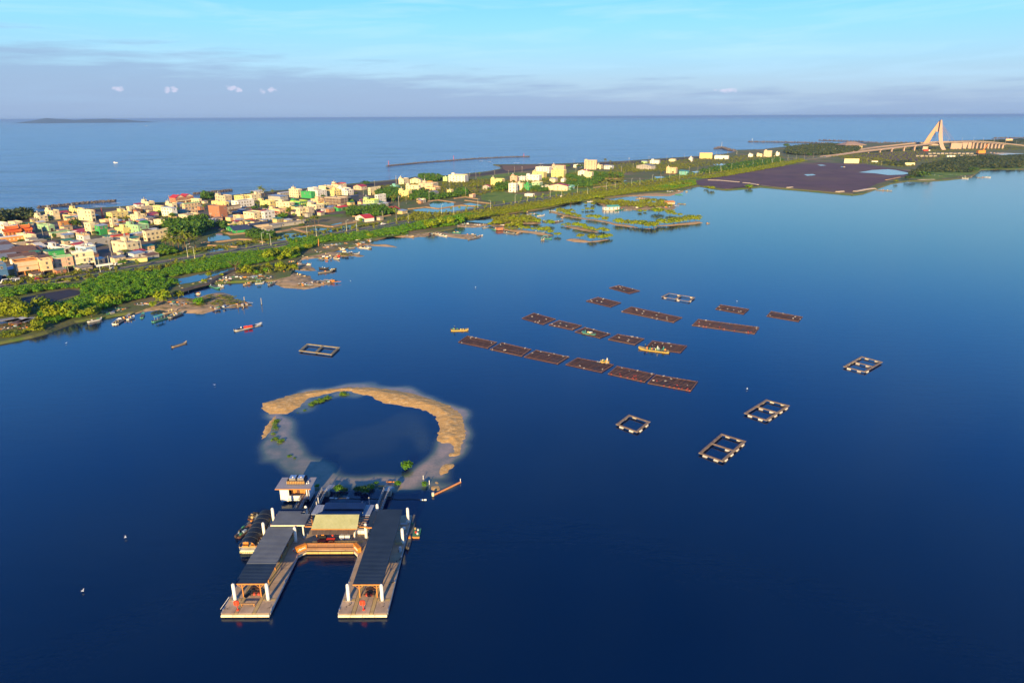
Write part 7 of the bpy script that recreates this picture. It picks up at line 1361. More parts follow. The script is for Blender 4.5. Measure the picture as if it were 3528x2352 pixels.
sk('R1', 1770, 605, 250, 172.5, 3.0, yel, 'long yellow barge loaded with barrels and a dark crew canopy', gear=20, seed=1)
sk('R1', 198, 442, 140, 1, 2.4, yel, 'small green and yellow work boat left of the racks', gear=7, seed=2); sk('R1', 1245, 472, 110, 172, 2.2, grn, 'dark green work boat lying over the third middle rack', gear=6, seed=3, z=.1); sk('R1', 1372, 702, 70, 178, 1.8, yel, 'tiny teal and yellow boat behind the fourth front rack', gear=4, seed=4, z=.1)
sk('C1', 2015, 655, 225, 14, 2.6, wht, 'long dark boat with bright red barrels heading right', seed=5, deckm=black_m, gear=3); sk('C1', 1455, 797, 125, 17, 1.2, tan, 'thin pale raft boat alone on the near lagoon', seed=6); sk('C1', 1155, 562, 38, 70, 1.8, grn, 'small green boat off the near sandy spit', seed=7)
p = Q('C1', 2010, 655, .5); t = thing('barrel_group', 'two bright red barrels lying on the dark boat', 'barrels', p, R(30))
for k in range(2): mb = MB(); mb.tube((k * 1.9 - 1.7, 0, .45), (k * 1.9 - .1, 0, .45), .5, n=10); obj('barrel', mb, red_m, t)
# people working on the barge
skin = mat('skin', (.45, .27, .17)); 
def person(loc, shirt, lab, rz=0., lean=.0):
    t = thing('person', lab, 'person', loc, rz); me = bpy.data.meshes.new('body')
    J = [(0, 0, .92), (0, 0, 1.15), (.0, lean * .4, 1.4), (0, lean * .5, 1.52), (0, lean * .6, 1.68), (.12, 0, .86), (.13, .05, .48), (.13, 0, .06), (.13, .13, .04), (-.12, 0, .86), (-.13, .08, .48), (-.13, -.02, .06), (-.13, .11, .04), (.2, lean * .4, 1.4), (.27, lean * .5 + .05, 1.13), (.24, lean * .6 + .22, .98), (-.2, lean * .4, 1.4), (-.27, lean * .5 + .05, 1.13), (-.24, lean * .6 + .22, .98)]
    Ed = [(0, 1), (1, 2), (2, 3), (3, 4), (0, 5), (5, 6), (6, 7), (7, 8), (0, 9), (9, 10), (10, 11), (11, 12), (2, 13), (13, 14), (14, 15), (2, 16), (16, 17), (17, 18)]
    rad = [.15, .14, .15, .06, .11, .1, .07, .05, .04, .1, .07, .05, .04, .07, .05, .04, .07, .05, .04]
    me.from_pydata(J, Ed, []); o = bpy.data.objects.new('body', me); link(o, t); mo = o.modifiers.new('s', 'SKIN'); me.skin_vertices[0].data[0].use_root = True
    for i, r_ in enumerate(rad): me.skin_vertices[0].data[i].radius = (r_, r_)
    o.modifiers.new('d', 'SUBSURF').levels = 1; me.materials.append(shirt); mb = MB(); mb.tube((0, lean * .6, 1.74), (0, lean * .6, 1.80), .24, .1, 10); obj('hat', mb, straw, t)
pm = [mat('shirt_navy', (.03, .04, .09)), mat('shirt_white', (.6, .6, .58)), mat('shirt_teal', (.05, .3, .28)), black_m]
for i, (c, x, y, lab) in enumerate([('R1', 1700, 588, 'worker in dark clothes standing at the bow end of the yellow barge'), ('R1', 1760, 595, 'worker in the middle of the yellow barge'), ('R1', 1800, 600, 'worker in teal beside the middle worker of the barge'), ('R1', 1845, 605, 'worker near the stern of the yellow barge'), ('R1', 155, 438, 'person in white at the left end of the small work boat'), ('R1', 1392, 700, 'person standing in the tiny boat behind the fourth rack'), ('R1', 1215, 466, 'person in the dark green boat over the rack')]):
    person(Q(c, x, y, .47), pm[(i + (3 if i < 4 else 0)) % 4], lab, i * 1.3, .3 if i % 2 else .1)
# ------------------------------------------------------------------ moored and beached craft along the spits
BT = [('C1', 770, 603, 120, 12, wht, 'white and green boat beached under the leaning mangrove'), ('C1', 1000, 592, 130, 35, gry, 'dark boat crowded with gear at the left moorings'), ('C1', 950, 612, 60, 40, wht, 'pink and white bowed boat left of the crowded dark boat'), ('C1', 1060, 585, 60, 20, wht, 'white boat right of the crowded dark boat'), ('C1', 1310, 590, 150, 18, grn, 'green grey boat with a white cabin box at the near spit'), ('C1', 1430, 560, 120, 20, gry, 'long grey raft behind the green grey boat'), ('C1', 1380, 535, 120, 12, tan, 'pale raft on the sand behind the green grey boat'), ('C1', 1400, 560, 60, 15, wht, 'small white boat between two rafts at the near spit'),
      ('C1', 1390, 335, 90, 32, tan, 'beached raft, leftmost of three by the embankment'), ('C1', 1450, 325, 80, -35, tan, 'beached raft, middle of three by the embankment'), ('C1', 1510, 303, 130, -8, tan, 'beached raft, rightmost of three by the embankment'), ('C1', 1605, 383, 28, 5, wht, 'small round boat alone in the inlet'),
      ('B3', 590, 870, 260, -8, yel, 'yellow hulled raft at the crowded landing'), ('B3', 700, 905, 300, 5, wht, 'pinkish white boat at the crowded landing'), ('B3', 560, 985, 260, -22, grn, 'green boat with red gear moored at the crowded landing'), ('B3', 720, 990, 130, 4, wht, 'white and yellow boat beside the green boat'), ('B3', 850, 895, 160, 15, gry, 'grey brown raft at the middle of the crowded landing'), ('B3', 780, 820, 100, 10, wht, 'red and white boat behind the landing'), ('B3', 920, 815, 150, 25, gry, 'black boat pulled up behind the landing'), ('B3', 1180, 860, 180, -8, tan, 'pale raft right of the landing gap'), ('B3', 1280, 875, 150, -2, wht, 'white boat with a blue top at the landing'), ('B3', 1250, 940, 160, 12, tan, 'pale hulled boat left of the green roofed boat'), ('B3', 1390, 870, 160, 8, gry, 'grey boat behind the green roofed boat'), ('B3', 1500, 850, 110, -10, wht, 'white boat above the green roofed boat'),
      ('B3', 1560, 620, 300, -14, gry, 'dark beached boat between the bushes of the middle spit'), ('B3', 1640, 745, 180, 12, tan, 'pale raft below the dark beached boat'), ('B3', 2060, 690, 260, 12, gry, 'dark long boat by the water channel'), ('B3', 1740, 935, 130, 18, gry, 'flat raft at the left tip of the sand beach'), ('B3', 2290, 545, 90, 5, wht, 'white boat in the inlet with the red buoy'), ('B3', 2200, 500, 300, 10, gry, 'long dark boat under the red buoy'), ('B3', 2100, 515, 250, 3, gry, 'dark moored boat row left of the red buoy'),
      ('B4', 520, 575, 240, -10, tan, 'curved pale raft beached above another, upper one'), ('B4', 500, 602, 230, -3, tan, 'curved pale raft beached below another, lower one'), ('B4', 250, 685, 220, -9, tan, 'pale raft at the left end of the sandy tongue'), ('B4', 710, 628, 130, -8, tan, 'pale boat in the puddle of the sandy tongue'), ('B4', 860, 672, 170, 3, tan, 'pale boat at the front edge of the sandy tongue'), ('B4', 940, 720, 120, -15, wht, 'white boat floating off the sandy tongue'), ('B4', 1220, 605, 90, -10, wht, 'white boat pulled up near the tip of the sandy tongue'), ('B4', 1345, 615, 120, 8, wht, 'white boat lying at the tip of the sandy tongue'), ('B4', 1100, 585, 70, 0, wht, 'small white boat in the middle of the sandy tongue'), ('B4', 970, 660, 50, -30, red_m, 'red and white dinghy at the front of the sandy tongue'),
      ('B4', 1010, 520, 200, -6, wht, 'blue white boat moored by the junk landing'), ('B4', 1250, 500, 140, 5, gry, 'dark boat below the green work boats'), ('B4', 1150, 435, 250, -3, grn, 'pale green work boat at the junk landing'), ('B4', 1080, 365, 240, -6, gry, 'dark covered boat behind the green work boat'), ('B4', 1350, 362, 110, 5, wht, 'white boat at the top right of the junk landing'), ('B4', 1500, 500, 200, -6, wht, 'white boat with red gear off the sand bar'), ('B4', 1590, 500, 100, -15, gry, 'dark gear boat right of the white one with red gear'), ('B4', 700, 480, 160, -25, tan, 'brown raft pointing down at the junk landing'), ('B4', 650, 470, 120, -50, tan, 'brown raft leaning beside the orange post'), ('B4', 180, 840, 100, 5, wht, 'white boat at the left of the stone ramp'), ('B4', 380, 845, 90, 5, wht, 'white boat at the right of the stone ramp'), ('B4', 1690, 300, 130, 8, wht, 'pink white boat below the hedge'), ('B4', 1790, 290, 120, 8, tan, 'pale boat right of the pink white one'), ('B4', 2000, 268, 140, 5, tan, 'yellowish boat at the small landing below the hedge'), ('B4', 2100, 230, 130, 18, tan, 'pale upturned boat on the small landing'), ('B4', 220, 1070, 180, -15, tan, 'thin pale raft lying across the low spit'), ('B4', 720, 990, 300, 8, gry, 'dark net raft off the low spit, front one'), ('B4', 690, 920, 200, 0, hull_m, 'flat dark raft off the low spit, back one'), ('B4', 850, 960, 170, 14, hull_m, 'dark sloping raft right of the back one'), ('B4', 70, 790, 220, 5, hull_m, 'dark boat beside the red buoy boat'),
      ('N1', 485, 915, 90, 10, tan, 'pale boat on the landing right of the hedge trio'), ('N1', 590, 925, 150, -5, tan, 'pale raft along the sandy landing'), ('N1', 890, 905, 110, -5, wht, 'row of white floats boat by the long sand tongue'), ('N1', 960, 920, 80, -10, wht, 'white boat in the middle of the long sand tongue'), ('N1', 1240, 912, 110, 0, gry, 'grey boat with white gear near the tongue tip'), ('N1', 1275, 945, 120, 12, gry, 'dark boat at the front of the tongue tip'), ('N1', 1100, 888, 80, -3, grn, 'greenish boat off the long sand tongue'), ('N1', 1220, 828, 90, 0, gry, 'dark boat row below the mangrove trio bank'), ('N1', 1130, 820, 80, 8, tan, 'brown boat beside the dark row'), ('N1', 1390, 838, 60, 4, gry, 'grey boat under the small red thing'),
      ('B5', 280, 580, 80, -15, tin['teal'], 'light teal covered boat left of the brown hut'), ('B5', 545, 650, 200, -8, gry, 'dark boats with nets off the yellow islet'), ('B5', 710, 655, 80, 15, gry, 'small grey boat right of the dark netted one'), ('B5', 1220, 745, 190, -3, grn, 'grey green boat with cabin at the front of the islets'), ('B5', 1150, 775, 40, 0, gry, 'tiny dark boat in front of the cabin boat'), ('B5', 900, 290, 130, -25, tan, 'pale boat on the mud left of the teal one'), ('B5', 1030, 310, 120, -15, grn, 'teal boat with a mast in the islet channel'), ('B5', 1120, 335, 130, 8, wht, 'white boat right of the teal masted one'), ('B5', 1435, 440, 170, 12, gry, 'long dark raft between two round bushes'), ('B5', 1520, 360, 60, 15, tan, 'small brown boat under the long islet ridge'), ('B5', 1340, 265, 120, -10, gry, 'grey boat at the tip of the long islet'), ('B5', 1090, 640, 190, -5, gry, 'grey plank raft left of the yellow islet tip'), ('B5', 580, 470, 220, -3, wht, 'pale boat row in front of the left bushes'), ('B5', 1180, 440, 60, -12, gry, 'thin boat right of the left bushes'), ('B5', 60, 500, 140, 4, tan, 'brown boat with a red chest at the left bank'), ('B5', 30, 700, 70, 10, wht, 'white boat off the left bank'),
      ('N2', 690, 805, 90, 8, grn, 'teal canoe below the green roofed boat house'), ('N2', 770, 808, 90, 2, gry, 'grey boat right of the teal canoe'), ('N2', 1320, 745, 80, -5, gry, 'dark sail boat at the tip of the upper islet'), ('N2', 1290, 650, 80, -2, grn, 'teal boat at the end of the sandy point'), ('N2', 900, 692, 90, -3, tan, 'yellowish boat on the small grassy islet'), ('N2', 850, 650, 120, 6, gry, 'dark boat row along the sandy point'), ('N2', 1370, 622, 20, 0, gry, 'tiny dark boat beyond the sandy point'), ('N2', 1585, 942, 30, 0, gry, 'tiny dark boat off the long islet tip'), ('N2', 400, 720, 80, 2, wht, 'white things boat in the narrow channel'), ('N2', 60, 925, 110, 10, gry, 'thin dark raft left of the middle islet'),
      ('N3', 2060, 598, 60, -3, wht, 'white cabin boat far right at the lagoon edge'), ('N3', 2010, 600, 60, 2, gry, 'dark boat left of the far white cabin boat'), ('N3', 1885, 608, 60, -3, wht, 'white boat at the far right shore, left of the cabin boat'), ('N3', 1840, 602, 50, 0, wht, 'white boat at the far palms landing'), ('N3', 1640, 585, 70, -3, wht, 'pale boat pulled up under the far trees'), ('N3', 1800, 585, 40, 5, tan, 'pale hut boat behind the far landing'), ('N3', 1250, 703, 150, -3, gry, 'long dark jetty raft off the mud flat corner')]
cabs = {'white and green boat beached under the leaning mangrove': None}
for i, (c, x, y, lp, an, m, lab) in enumerate(BT):
    z = .0
    sk(c, x, y, lp, an, [1.8, 2.2, 2.6][i % 3], m, lab, gear=[3, 5, 2, 6][i % 4], seed=i, z=.32 if 'beached' in lab or 'raft' in lab or i % 3 == 0 else .12, cab=(tin['teal'] if 'cabin' in lab else None), group='fishing boats along the spits')
t = sk('B3', 1500, 915, 190, 5, 3.0, wht, 'white boat with a bright green roof at the landing', gear=3, seed=77, cab=tin['green'])
# gear heaps: floats, boxes and poles piled on the spits
GH = [('C1', 150, 640, 6), ('C1', 60, 670, 5), ('C1', 210, 660, 4), ('C1', 30, 600, 5), ('C1', 180, 610, 4), ('C1', 980, 510, 4), ('C1', 1150, 470, 5), ('C1', 1400, 460, 5), ('C1', 1470, 470, 4), ('C1', 890, 540, 4), ('C1', 1750, 495, 5), ('C1', 1960, 470, 5), ('B3', 500, 900, 5), ('B3', 660, 830, 6), ('B3', 830, 840, 5), ('B3', 1100, 800, 5), ('B3', 1350, 800, 5), ('B3', 1450, 780, 4), ('B3', 1680, 800, 4), ('M1', 1560, 1330, 6), ('M1', 1680, 1310, 6), ('M1', 1400, 1350, 4), ('B4', 800, 460, 6), ('B4', 900, 440, 5), ('B4', 1000, 420, 5), ('B4', 820, 500, 5), ('B4', 1440, 400, 5), ('B4', 1380, 430, 4), ('B4', 1600, 340, 6), ('B4', 650, 690, 5), ('B4', 1100, 620, 4),
      ('N1', 500, 900, 4), ('N1', 850, 900, 4), ('N1', 1200, 800, 4), ('N1', 1320, 810, 4), ('B5', 360, 565, 5), ('B5', 700, 330, 5), ('B5', 950, 310, 4), ('B5', 470, 500, 4), ('B5', 1340, 250, 4), ('N2', 1180, 775, 6), ('N2', 1080, 780, 5), ('N2', 1250, 760, 5), ('N2', 730, 790, 4), ('N2', 850, 780, 4), ('N2', 1210, 620, 5), ('N2', 1280, 612, 5), ('N3', 1600, 575, 8), ('N3', 1700, 590, 8), ('N3', 1780, 580, 8), ('N3', 1880, 590, 8), ('A3', 950, 1000, 5), ('A1', 350, 1330, 5), ('A1', 1000, 1280, 5)]
heapm = [plastic_w, gry, hull_m, tan, orange_m, tin['blue'], tin['green'], wood_dark, float_m]
for i, (c, x, y, s) in enumerate(GH):
    t = thing('gear_heap', f'heap of boxes, floats and poles on the spits, {ordinal(i + 1)} of the gear heaps', 'gear heap', Q(c, x, y, .6), rq.random() * 3, 'heaps of fishing gear on the spits')
    for j in range(12 if s < 7 else 8):
        q = MB(); a, b = rq.gauss(0, s * .45), rq.gauss(0, s * .3); h = rq.uniform(.3, .9); k = rq.random()
        if k < .45: q.box(-h, h, -h * .6, h * .6, 0, h); nm = 'crate'
        elif k < .7: q.tube((-.5, 0, .3), (.5, 0, .3), .35, n=8); nm = 'float'
        else: q.bar((-2.5, 0, .2), (2.5, rq.uniform(-1, 1), .5), .22, .15); nm = 'pole'
        obj(nm, q, rq.choice(heapm), t, (a, b, 0), rq.random() * 3)
# say where each heap lies: by its nearest boat, counted from the left
boats = [(o.location, o['label']) for o in col.objects if o.get('category') == 'boat']; byb = {}
for o in [o for o in col.objects if o.get('category') == 'gear heap']: byb.setdefault(min(boats, key=lambda b: (b[0] - o.location).length)[1], []).append(o)
def trim(s, n):
    w = s.split()[:n]
    while w[-1] in ('a', 'an', 'the', 'of', 'with', 'in', 'and', 'at', 'its', 'by', 'between', 'under', 'round', 'blue', 'above', 'right', 'left', 'behind', 'front', 'on', 'into', 'over', 'open', 'outer', 'two', 'three', 'to', 'from', 'dark', 'small', 'big'): w.pop()
    return ' '.join(w)
for lb_, hs_ in byb.items():
    for i, o in enumerate(sorted(hs_, key=lambda o: proj(o.location)[0])): o['label'] = (f'{ordinal(i + 1)} ' if len(hs_) > 1 else '') + 'gear heap by the ' + trim(lb_, 11)
# junk yard left
for k in range(5):
    c_ = Q('C1', 40 + 48 * k, 630 + 12 * (k % 2), .95); t = thing('work_shed', f'low open work shed in the junk yard at left, {ordinal(k + 1)} from the left', 'shed', c_, R(45 + 10 * k)); mb = MB(); mb.box(-4, 4, -2, 2, 2.2, 2.35); obj('roof', mb, [tin['grey'], tin['slate'], tin['white'], tin['brown'], tin['grey']][k], t)
    for a in (-3.7, 3.7):
        for b in (-1.8, 1.8): mb = MB(); mb.box(a - .1, a + .1, b - .1, b + .1, 0, 2.2); obj('post', mb, wood_dark, t)
# boat house with green roof among the islets
p = Q('N2', 600, 800, .2); t = thing('boat_house', 'long white boat house with a teal green roof among the islets', 'house', p, R(12)); mb = MB(); mb.box(-8, 8, -2.5, 2.5, 0, 2.6); obj('wall', mb, wallm['white'], t); mb = MB(); mb.hexa([(-4, -3, 2.7), (9, -3, 2.7), (9, 3, 4.0), (-4, 3, 4.0)], [(-4, -3, 2.85), (9, -3, 2.85), (9, 3, 4.15), (-4, 3, 4.15)]); obj('roof', mb, tin['teal'], t)
for x in (-6, -2, 2, 6): obj('window', win_me, None, t, (x, -2.5, 1.5))
p = Q('B5', 370, 585, .3); t = thing('hut', 'small brown hut on the islet beside the teal boat', 'hut', p, .5); mb = MB(); mb.box(-2.5, 2.5, -2, 2, 0, 2.2); obj('wall', mb, wallm['brick'], t); mb = MB(); mb.box(-3, 3, -2.5, 2.5, 2.2, 2.4); obj('roof', mb, tin['brown'], t)
p = Q('N2', 1195, 745, .3); t = thing('hut', 'pinkish red hut at the right end of the upper islet', 'hut', p, .2); mb = MB(); mb.box(-5, 5, -2, 2, 0, 2.0); obj('wall', mb, wallm['pink'], t); mb = MB(); mb.hexa([(-5.5, -2.5, 2), (5.5, -2.5, 2), (5.5, 2.5, 3.2), (-5.5, 2.5, 3.2)], [(-5.5, -2.5, 2.15), (5.5, -2.5, 2.15), (5.5, 2.5, 3.35), (-5.5, 2.5, 3.35)]); obj('roof', mb, wallm['orange'], t)
# posts, buoys, gulls
for c, x, y, h, lab in [('C1', 2120, 470, 3.5, 'tall mooring post right of the near spit'), ('C1', 1983, 450, 3, 'mooring post behind the dark tip of the near spit'), ('C1', 1975, 502, 2.6, 'mooring post in front of the near spit, right one'), ('C1', 1930, 498, 2.4, 'mooring post in front of the near spit, left one'), ('M1', 760, 1540, 2.5, 'thin post at the top of the near spit'), ('B3', 60, 1120, 1.5, 'short dark stake left in the inlet'), ('B3', 1690, 745, 3, 'post in the middle spit beside the pale raft')]:
    t = thing('mooring_post', lab, 'post', Q(c, x, y, 0)); mb = MB(); mb.tube((0, 0, -1), (0, 0, h), .16, n=7); obj('shaft', mb, concrete, t); mb = MB(); mb.tube((0, 0, -.1), (0, 0, .15), .4, n=8); obj('collar', mb, hull_m, t)
t = thing('orange_pole', 'leaning orange dead palm trunk at the junk landing', 'post', Q('B4', 575, 470, .6)); mb = MB(); mb.tube((0, 0, 0), (.4, 0, 5.5), .4, .3, 8); obj('shaft', mb, timber, t)
gull_m = mat('gull_white', (.8, .8, .8), rough=.6); gx_ = MB(); gx_.tube((-.35, 0, .1), (.1, 0, .14), .08, .15, 8); gx_.tube((.1, 0, .14), (.42, 0, .2), .15, .05, 8); gull_b = gx_.mesh('body', gull_m); gw = MB()
for s_ in (-1, 1): gw.hexa([(-.15, 0, .2), (.15, 0, .2), (.05, s_ * .75, .42), (-.1, s_ * .75, .42)][::s_], [(-.15, 0, .23), (.15, 0, .23), (.05, s_ * .75, .45), (-.1, s_ * .75, .45)][::s_])
gull_w = gw.mesh('wings', gull_m)
for x, y, lab in [(1092, 660, 'white egret flying over the middle of the lagoon'), (190, 1357, 'white bird at the near left water'), (288, 1234, 'white bird between the pier and the left edge'), (493, 884, 'white bird left of the ring sandbar'), (1716, 893, 'white bird on the water right of the front row racks'), (152, 788, 'white bird near the left shore'), (805, 645, 'white bird off the near islets'), (1693, 692, 'white speck of a bird above the racks')]:
    t = thing('water_bird', lab, 'bird', P(x * 1.5, y * 1.5, .3), rq.random() * 6); t.scale = (.65,) * 3; obj('body', gull_b, None, t); obj('wings', gull_w, None, t)
# ------------------------------------------------------------------ breakwaters of concrete blocks
tb = MB()
for d in ((1, 1, 1), (1, -1, -1), (-1, 1, -1), (-1, -1, 1)): v = Vector(d).normalized() * 1.5; tb.tube((0, 0, 0), v, .62, .42, 7)
tet_me = tb.mesh('concrete_block', rock_m)
def breakwater(lab, c, pts, n, w, s=1.0, h=1.0):
    p = [Q(c, x, y, 0) for x, y in pts]; t = thing('breakwater', lab, 'breakwater', p[0]); cum = [0]
    for a, b in zip(p, p[1:]): cum.append(cum[-1] + (b - a).length)
    mb = MB()
    for i in range(len(p) - 1):
        a, b = p[i] - p[0], p[i + 1] - p[0]; d = (b - a).normalized(); q = Vector((-d.y, d.x, 0)) * w; k = Vector((0, 0, h * .8)); mb.hexa([a - q, b - q, b + q, a + q], [a - q * .4 + k, b - q * .4 + k, b + q * .4 + k, a + q * .4 + k])
    obj('core', mb, rock_m, t)
    for j in range(n):
        s_ = cum[-1] * (j + .5) / n; i = max(k for k in range(len(cum) - 1) if cum[k] <= s_); q = p[i].lerp(p[i + 1], (s_ - cum[i]) / (cum[i + 1] - cum[i])) - p[0]
        q += Vector((rq.uniform(-w, w) * .7, rq.uniform(-w, w) * .7, h * rq.uniform(.4, 1.1))); o = obj('concrete_block', tet_me, None, t, q); o.rotation_euler = (rq.random() * 6, rq.random() * 6, rq.random() * 6); o.scale = (s * rq.uniform(.8, 1.25),) * 3
breakwater('near breakwater of tumbled blocks left of the village shore', 'A1', [(640, 185), (780, 170), (900, 160), (1100, 140), (1350, 112), (1600, 92), (1800, 78), (1950, 68)], 170, 2.4, .9, 1.2)
breakwater('second breakwater of dark blocks behind the red gabled mansion', 'A3', [(40, 290), (250, 270), (450, 250), (600, 240), (800, 215)], 120, 2.4, .9, 1.2)
breakwater('long offshore breakwater with red beacons', 'N1', [(395, 215), (700, 185), (1000, 162), (1300, 140), (1600, 125), (1835, 120)], 260, 2.6, 1.0, 1.3)
breakwater('rocky groyne head with a mast at the far shore', 'B1', [(1430, 130), (1520, 120), (1600, 145), (1690, 165)], 60, 8, 2.2, 2.5); breakwater('low far breakwater with a white beacon', 'N3', [(175, 320), (400, 322), (700, 328), (820, 334)], 60, 5, 2.2, 2); breakwater('far dark jetty before the pavilion', 'N3', [(745, 308), (950, 315), (1200, 330), (1500, 326)], 60, 6, 2.4, 2); breakwater('farthest sea wall at the right edge', 'N3', [(2100, 292), (2352, 288)], 20, 6, 2.5, 2)
for c, x, y, h, m, lab in [('N1', 410, 212, 9, trim_m, 'red beacon post at the left end of the long breakwater'), ('N1', 1068, 155, 9, trim_m, 'red beacon post in the middle of the long breakwater'), ('N1', 1778, 118, 7, trim_m, 'red beacon post at the right end of the long breakwater'), ('N3', 208, 318, 11, white_m, 'white beacon on the low far breakwater'), ('B1', 1512, 118, 16, rail_m, 'thin mast on the rocky groyne head')]:
    t = thing('beacon', lab, 'beacon', Q(c, x, y, 0)); mb = MB(); mb.tube((0, 0, 0), (0, 0, h), .7, .35, 8); obj('post', mb, m, t); mb = MB(); mb.tube((0, 0, h), (0, 0, h + .8), .7, .5, 8); obj('lantern', mb, m, t)
# ships on the horizon and small craft on the sea
def ship(x, y, L_, lab, rz=0):
    p = P(x * 1.5, y * 1.5, -.3); t = thing('ship', lab, 'ship', p, rz); w = L_ * .14; mb = MB(); mb.hexa([(-L_ / 2, -w / 2, 0), (L_ * .42, -w / 2, 0), (L_ * .42, w / 2, 0), (-L_ / 2, w / 2, 0)], [(-L_ / 2, -w / 2, L_ * .08), (L_ / 2, -w * .2, L_ * .09), (L_ / 2, w * .2, L_ * .09), (-L_ / 2, w / 2, L_ * .08)]); obj('hull', mb, white_m, t)
    mb = MB(); mb.box(-L_ * .42, -L_ * .2, -w * .4, w * .4, L_ * .085, L_ * .2); obj('bridge', mb, white_m, t); mb = MB(); mb.box(-L_ * .35, -L_ * .3, -w * .1, w * .1, L_ * .2, L_ * .28); obj('funnel', mb, trim_m, t)
for a in [(1455, 270.5, 110, 'white ship on the horizon, left of the far three'), (1636, 269.5, 150, 'longest ship on the horizon, middle of the far three'), (1700, 270.5, 70, 'small ship on the horizon, right of the far three'), (337, 290, 24, 'white fishing boat below the distant island hills'), (266, 374, 9, 'white motor boat on the open sea at left'), (700, 292, 10, 'tiny boat on the open sea above the village')]: ship(*a)
# ------------------------------------------------------------------ cable-stayed bridge
br_m = mat('bridge_concrete', (.46, .33, .27), (.38, .28, .23), .8, .05); br_d = mat('bridge_deck', (.36, .33, .31), (.3, .28, .27), .85, .1); br_o = mat('pylon_paint', (.55, .33, .22), (.48, .29, .2), .7, .05); cable_m = mat('cable', (.36, .24, .26), rough=.5)
O = P(3249, 518, 0); t = thing('cable_stayed_bridge', 'cable stayed bridge with one tall leaning A shaped pylon', 'bridge', O)
def gp(x, y, z): return P(x, y, 0) - O + Vector((0, 0, z))
def deckline(name, pts, w, th=2.2):
    q = [gp(*p) for p in pts]; out = [q[0]]
    for i in range(len(q) - 1):
        for k in range(1, 9):      # smooth between the survey points
            f = k / 8; p0, p1, p2, p3 = q[max(i - 1, 0)], q[i], q[i + 1], q[min(i + 2, len(q) - 1)]
            out.append(.5 * ((2 * p1) + (p2 - p0) * f + (2 * p0 - 5 * p1 + 4 * p2 - p3) * f * f + (3 * p1 - p0 - 3 * p2 + p3) * f ** 3))
    mb = MB(); pb = MB(); ln = MB()
    nn = []
    for i, p in enumerate(out): d = (out[min(i + 1, len(out) - 1)] - out[max(i - 1, 0)]); nn.append(Vector((d.y, -d.x, 0)).normalized())
    for i in range(len(out) - 1):
        a, b = out[i], out[i + 1]; n0, n1 = nn[i] * (w / 2), nn[i + 1] * (w / 2); dz = Vector((0, 0, th)); mb.hexa([a + n0 * .6 - dz, b + n1 * .6 - dz, b - n1 * .6 - dz, a - n0 * .6 - dz], [a + n0, b + n1, b - n1, a - n0])
        for s_ in (-1, 1):
            u = Vector((0, 0, 1.1)); pb.hexa([a + n0 * s_, b + n1 * s_, b + n1 * s_ * .96, a + n0 * s_ * .96][::-s_], [a + n0 * s_ + u, b + n1 * s_ + u, b + n1 * s_ * .96 + u, a + n0 * s_ * .96 + u][::-s_])
    obj(name, mb, br_d, t); obj('parapet', pb, br_m, t); return out
dl = [(2835, 542, .9), (2900, 536, 2.5), (2960, 531, 5), (3060, 525, 9), (3160, 520, 14), (3240, 516, 18), (3330, 513, 19), (3400, 512.5, 17.5), (3480, 513, 12), (3560, 514, 7), (3760, 517, 3)]
A_ = deckline('deck', dl, 14); B_ = deckline('ramp_deck', [(2920, 528, 3), (3000, 520, 7), (3060, 516, 9.5), (3160, 512.5, 15), (3230, 512.5, 18.2), (3262, 513, 18.8)], 12)
for i, (x, y, z, w) in enumerate([(2990, 529, 5, 2), (3030, 527, 6.5, 2), (3070, 525, 8, 2.5), (3112, 523, 10.5, 3), (3148, 521, 12, 3), (3349, 514, 16.5, 4), (3362, 514, 16, 4), (3376, 514, 15.5, 4), (3388, 514, 15, 4), (3401, 514, 14.5, 4), (3413, 514, 14, 4), (3426, 514, 13, 4), (3438, 513.6, 12, 4), (3451, 513.6, 11, 4)]):
    g = gp(x, y, 0); mb = MB(); mb.box(g.x - w / 2, g.x + w / 2, g.y - 3, g.y + 3, 0, z); mb.box(g.x - w, g.x + w, g.y - 6, g.y + 6, z, z + 1); obj('pier', mb, br_m, t)
for x0, x1, yb_, z0, z1, nm in [(3274, 3312, 515, 0, 16.5, 'abutment'), (3312, 3332, 514.5, 0, 17, 'wedge_pier'), (3333, 3345, 514, 0, 17, 'wall_pier'), (3178, 3196, 519, 0, 10, 'hammerhead_pier'), (3196, 3230, 518, 12, 15, 'box_girder')]:
    a, b = gp(x0, yb_, 0), gp(x1, yb_, 0); d = (b - a).normalized(); n = Vector((-d.y, d.x, 0)) * 9; mb = MB(); k = .0 if nm != 'wedge_pier' else .25
    mb.hexa([a + Vector((0, 0, z0)) + (b - a) * k, b + Vector((0, 0, z0)) - (b - a) * k, b + n + Vector((0, 0, z0)) - (b - a) * k, a + n + Vector((0, 0, z0)) + (b - a) * k], [a + Vector((0, 0, z1)), b + Vector((0, 0, z1)), b + n + Vector((0, 0, z1)), a + n + Vector((0, 0, z1))]); obj(nm, mb, br_m, t)
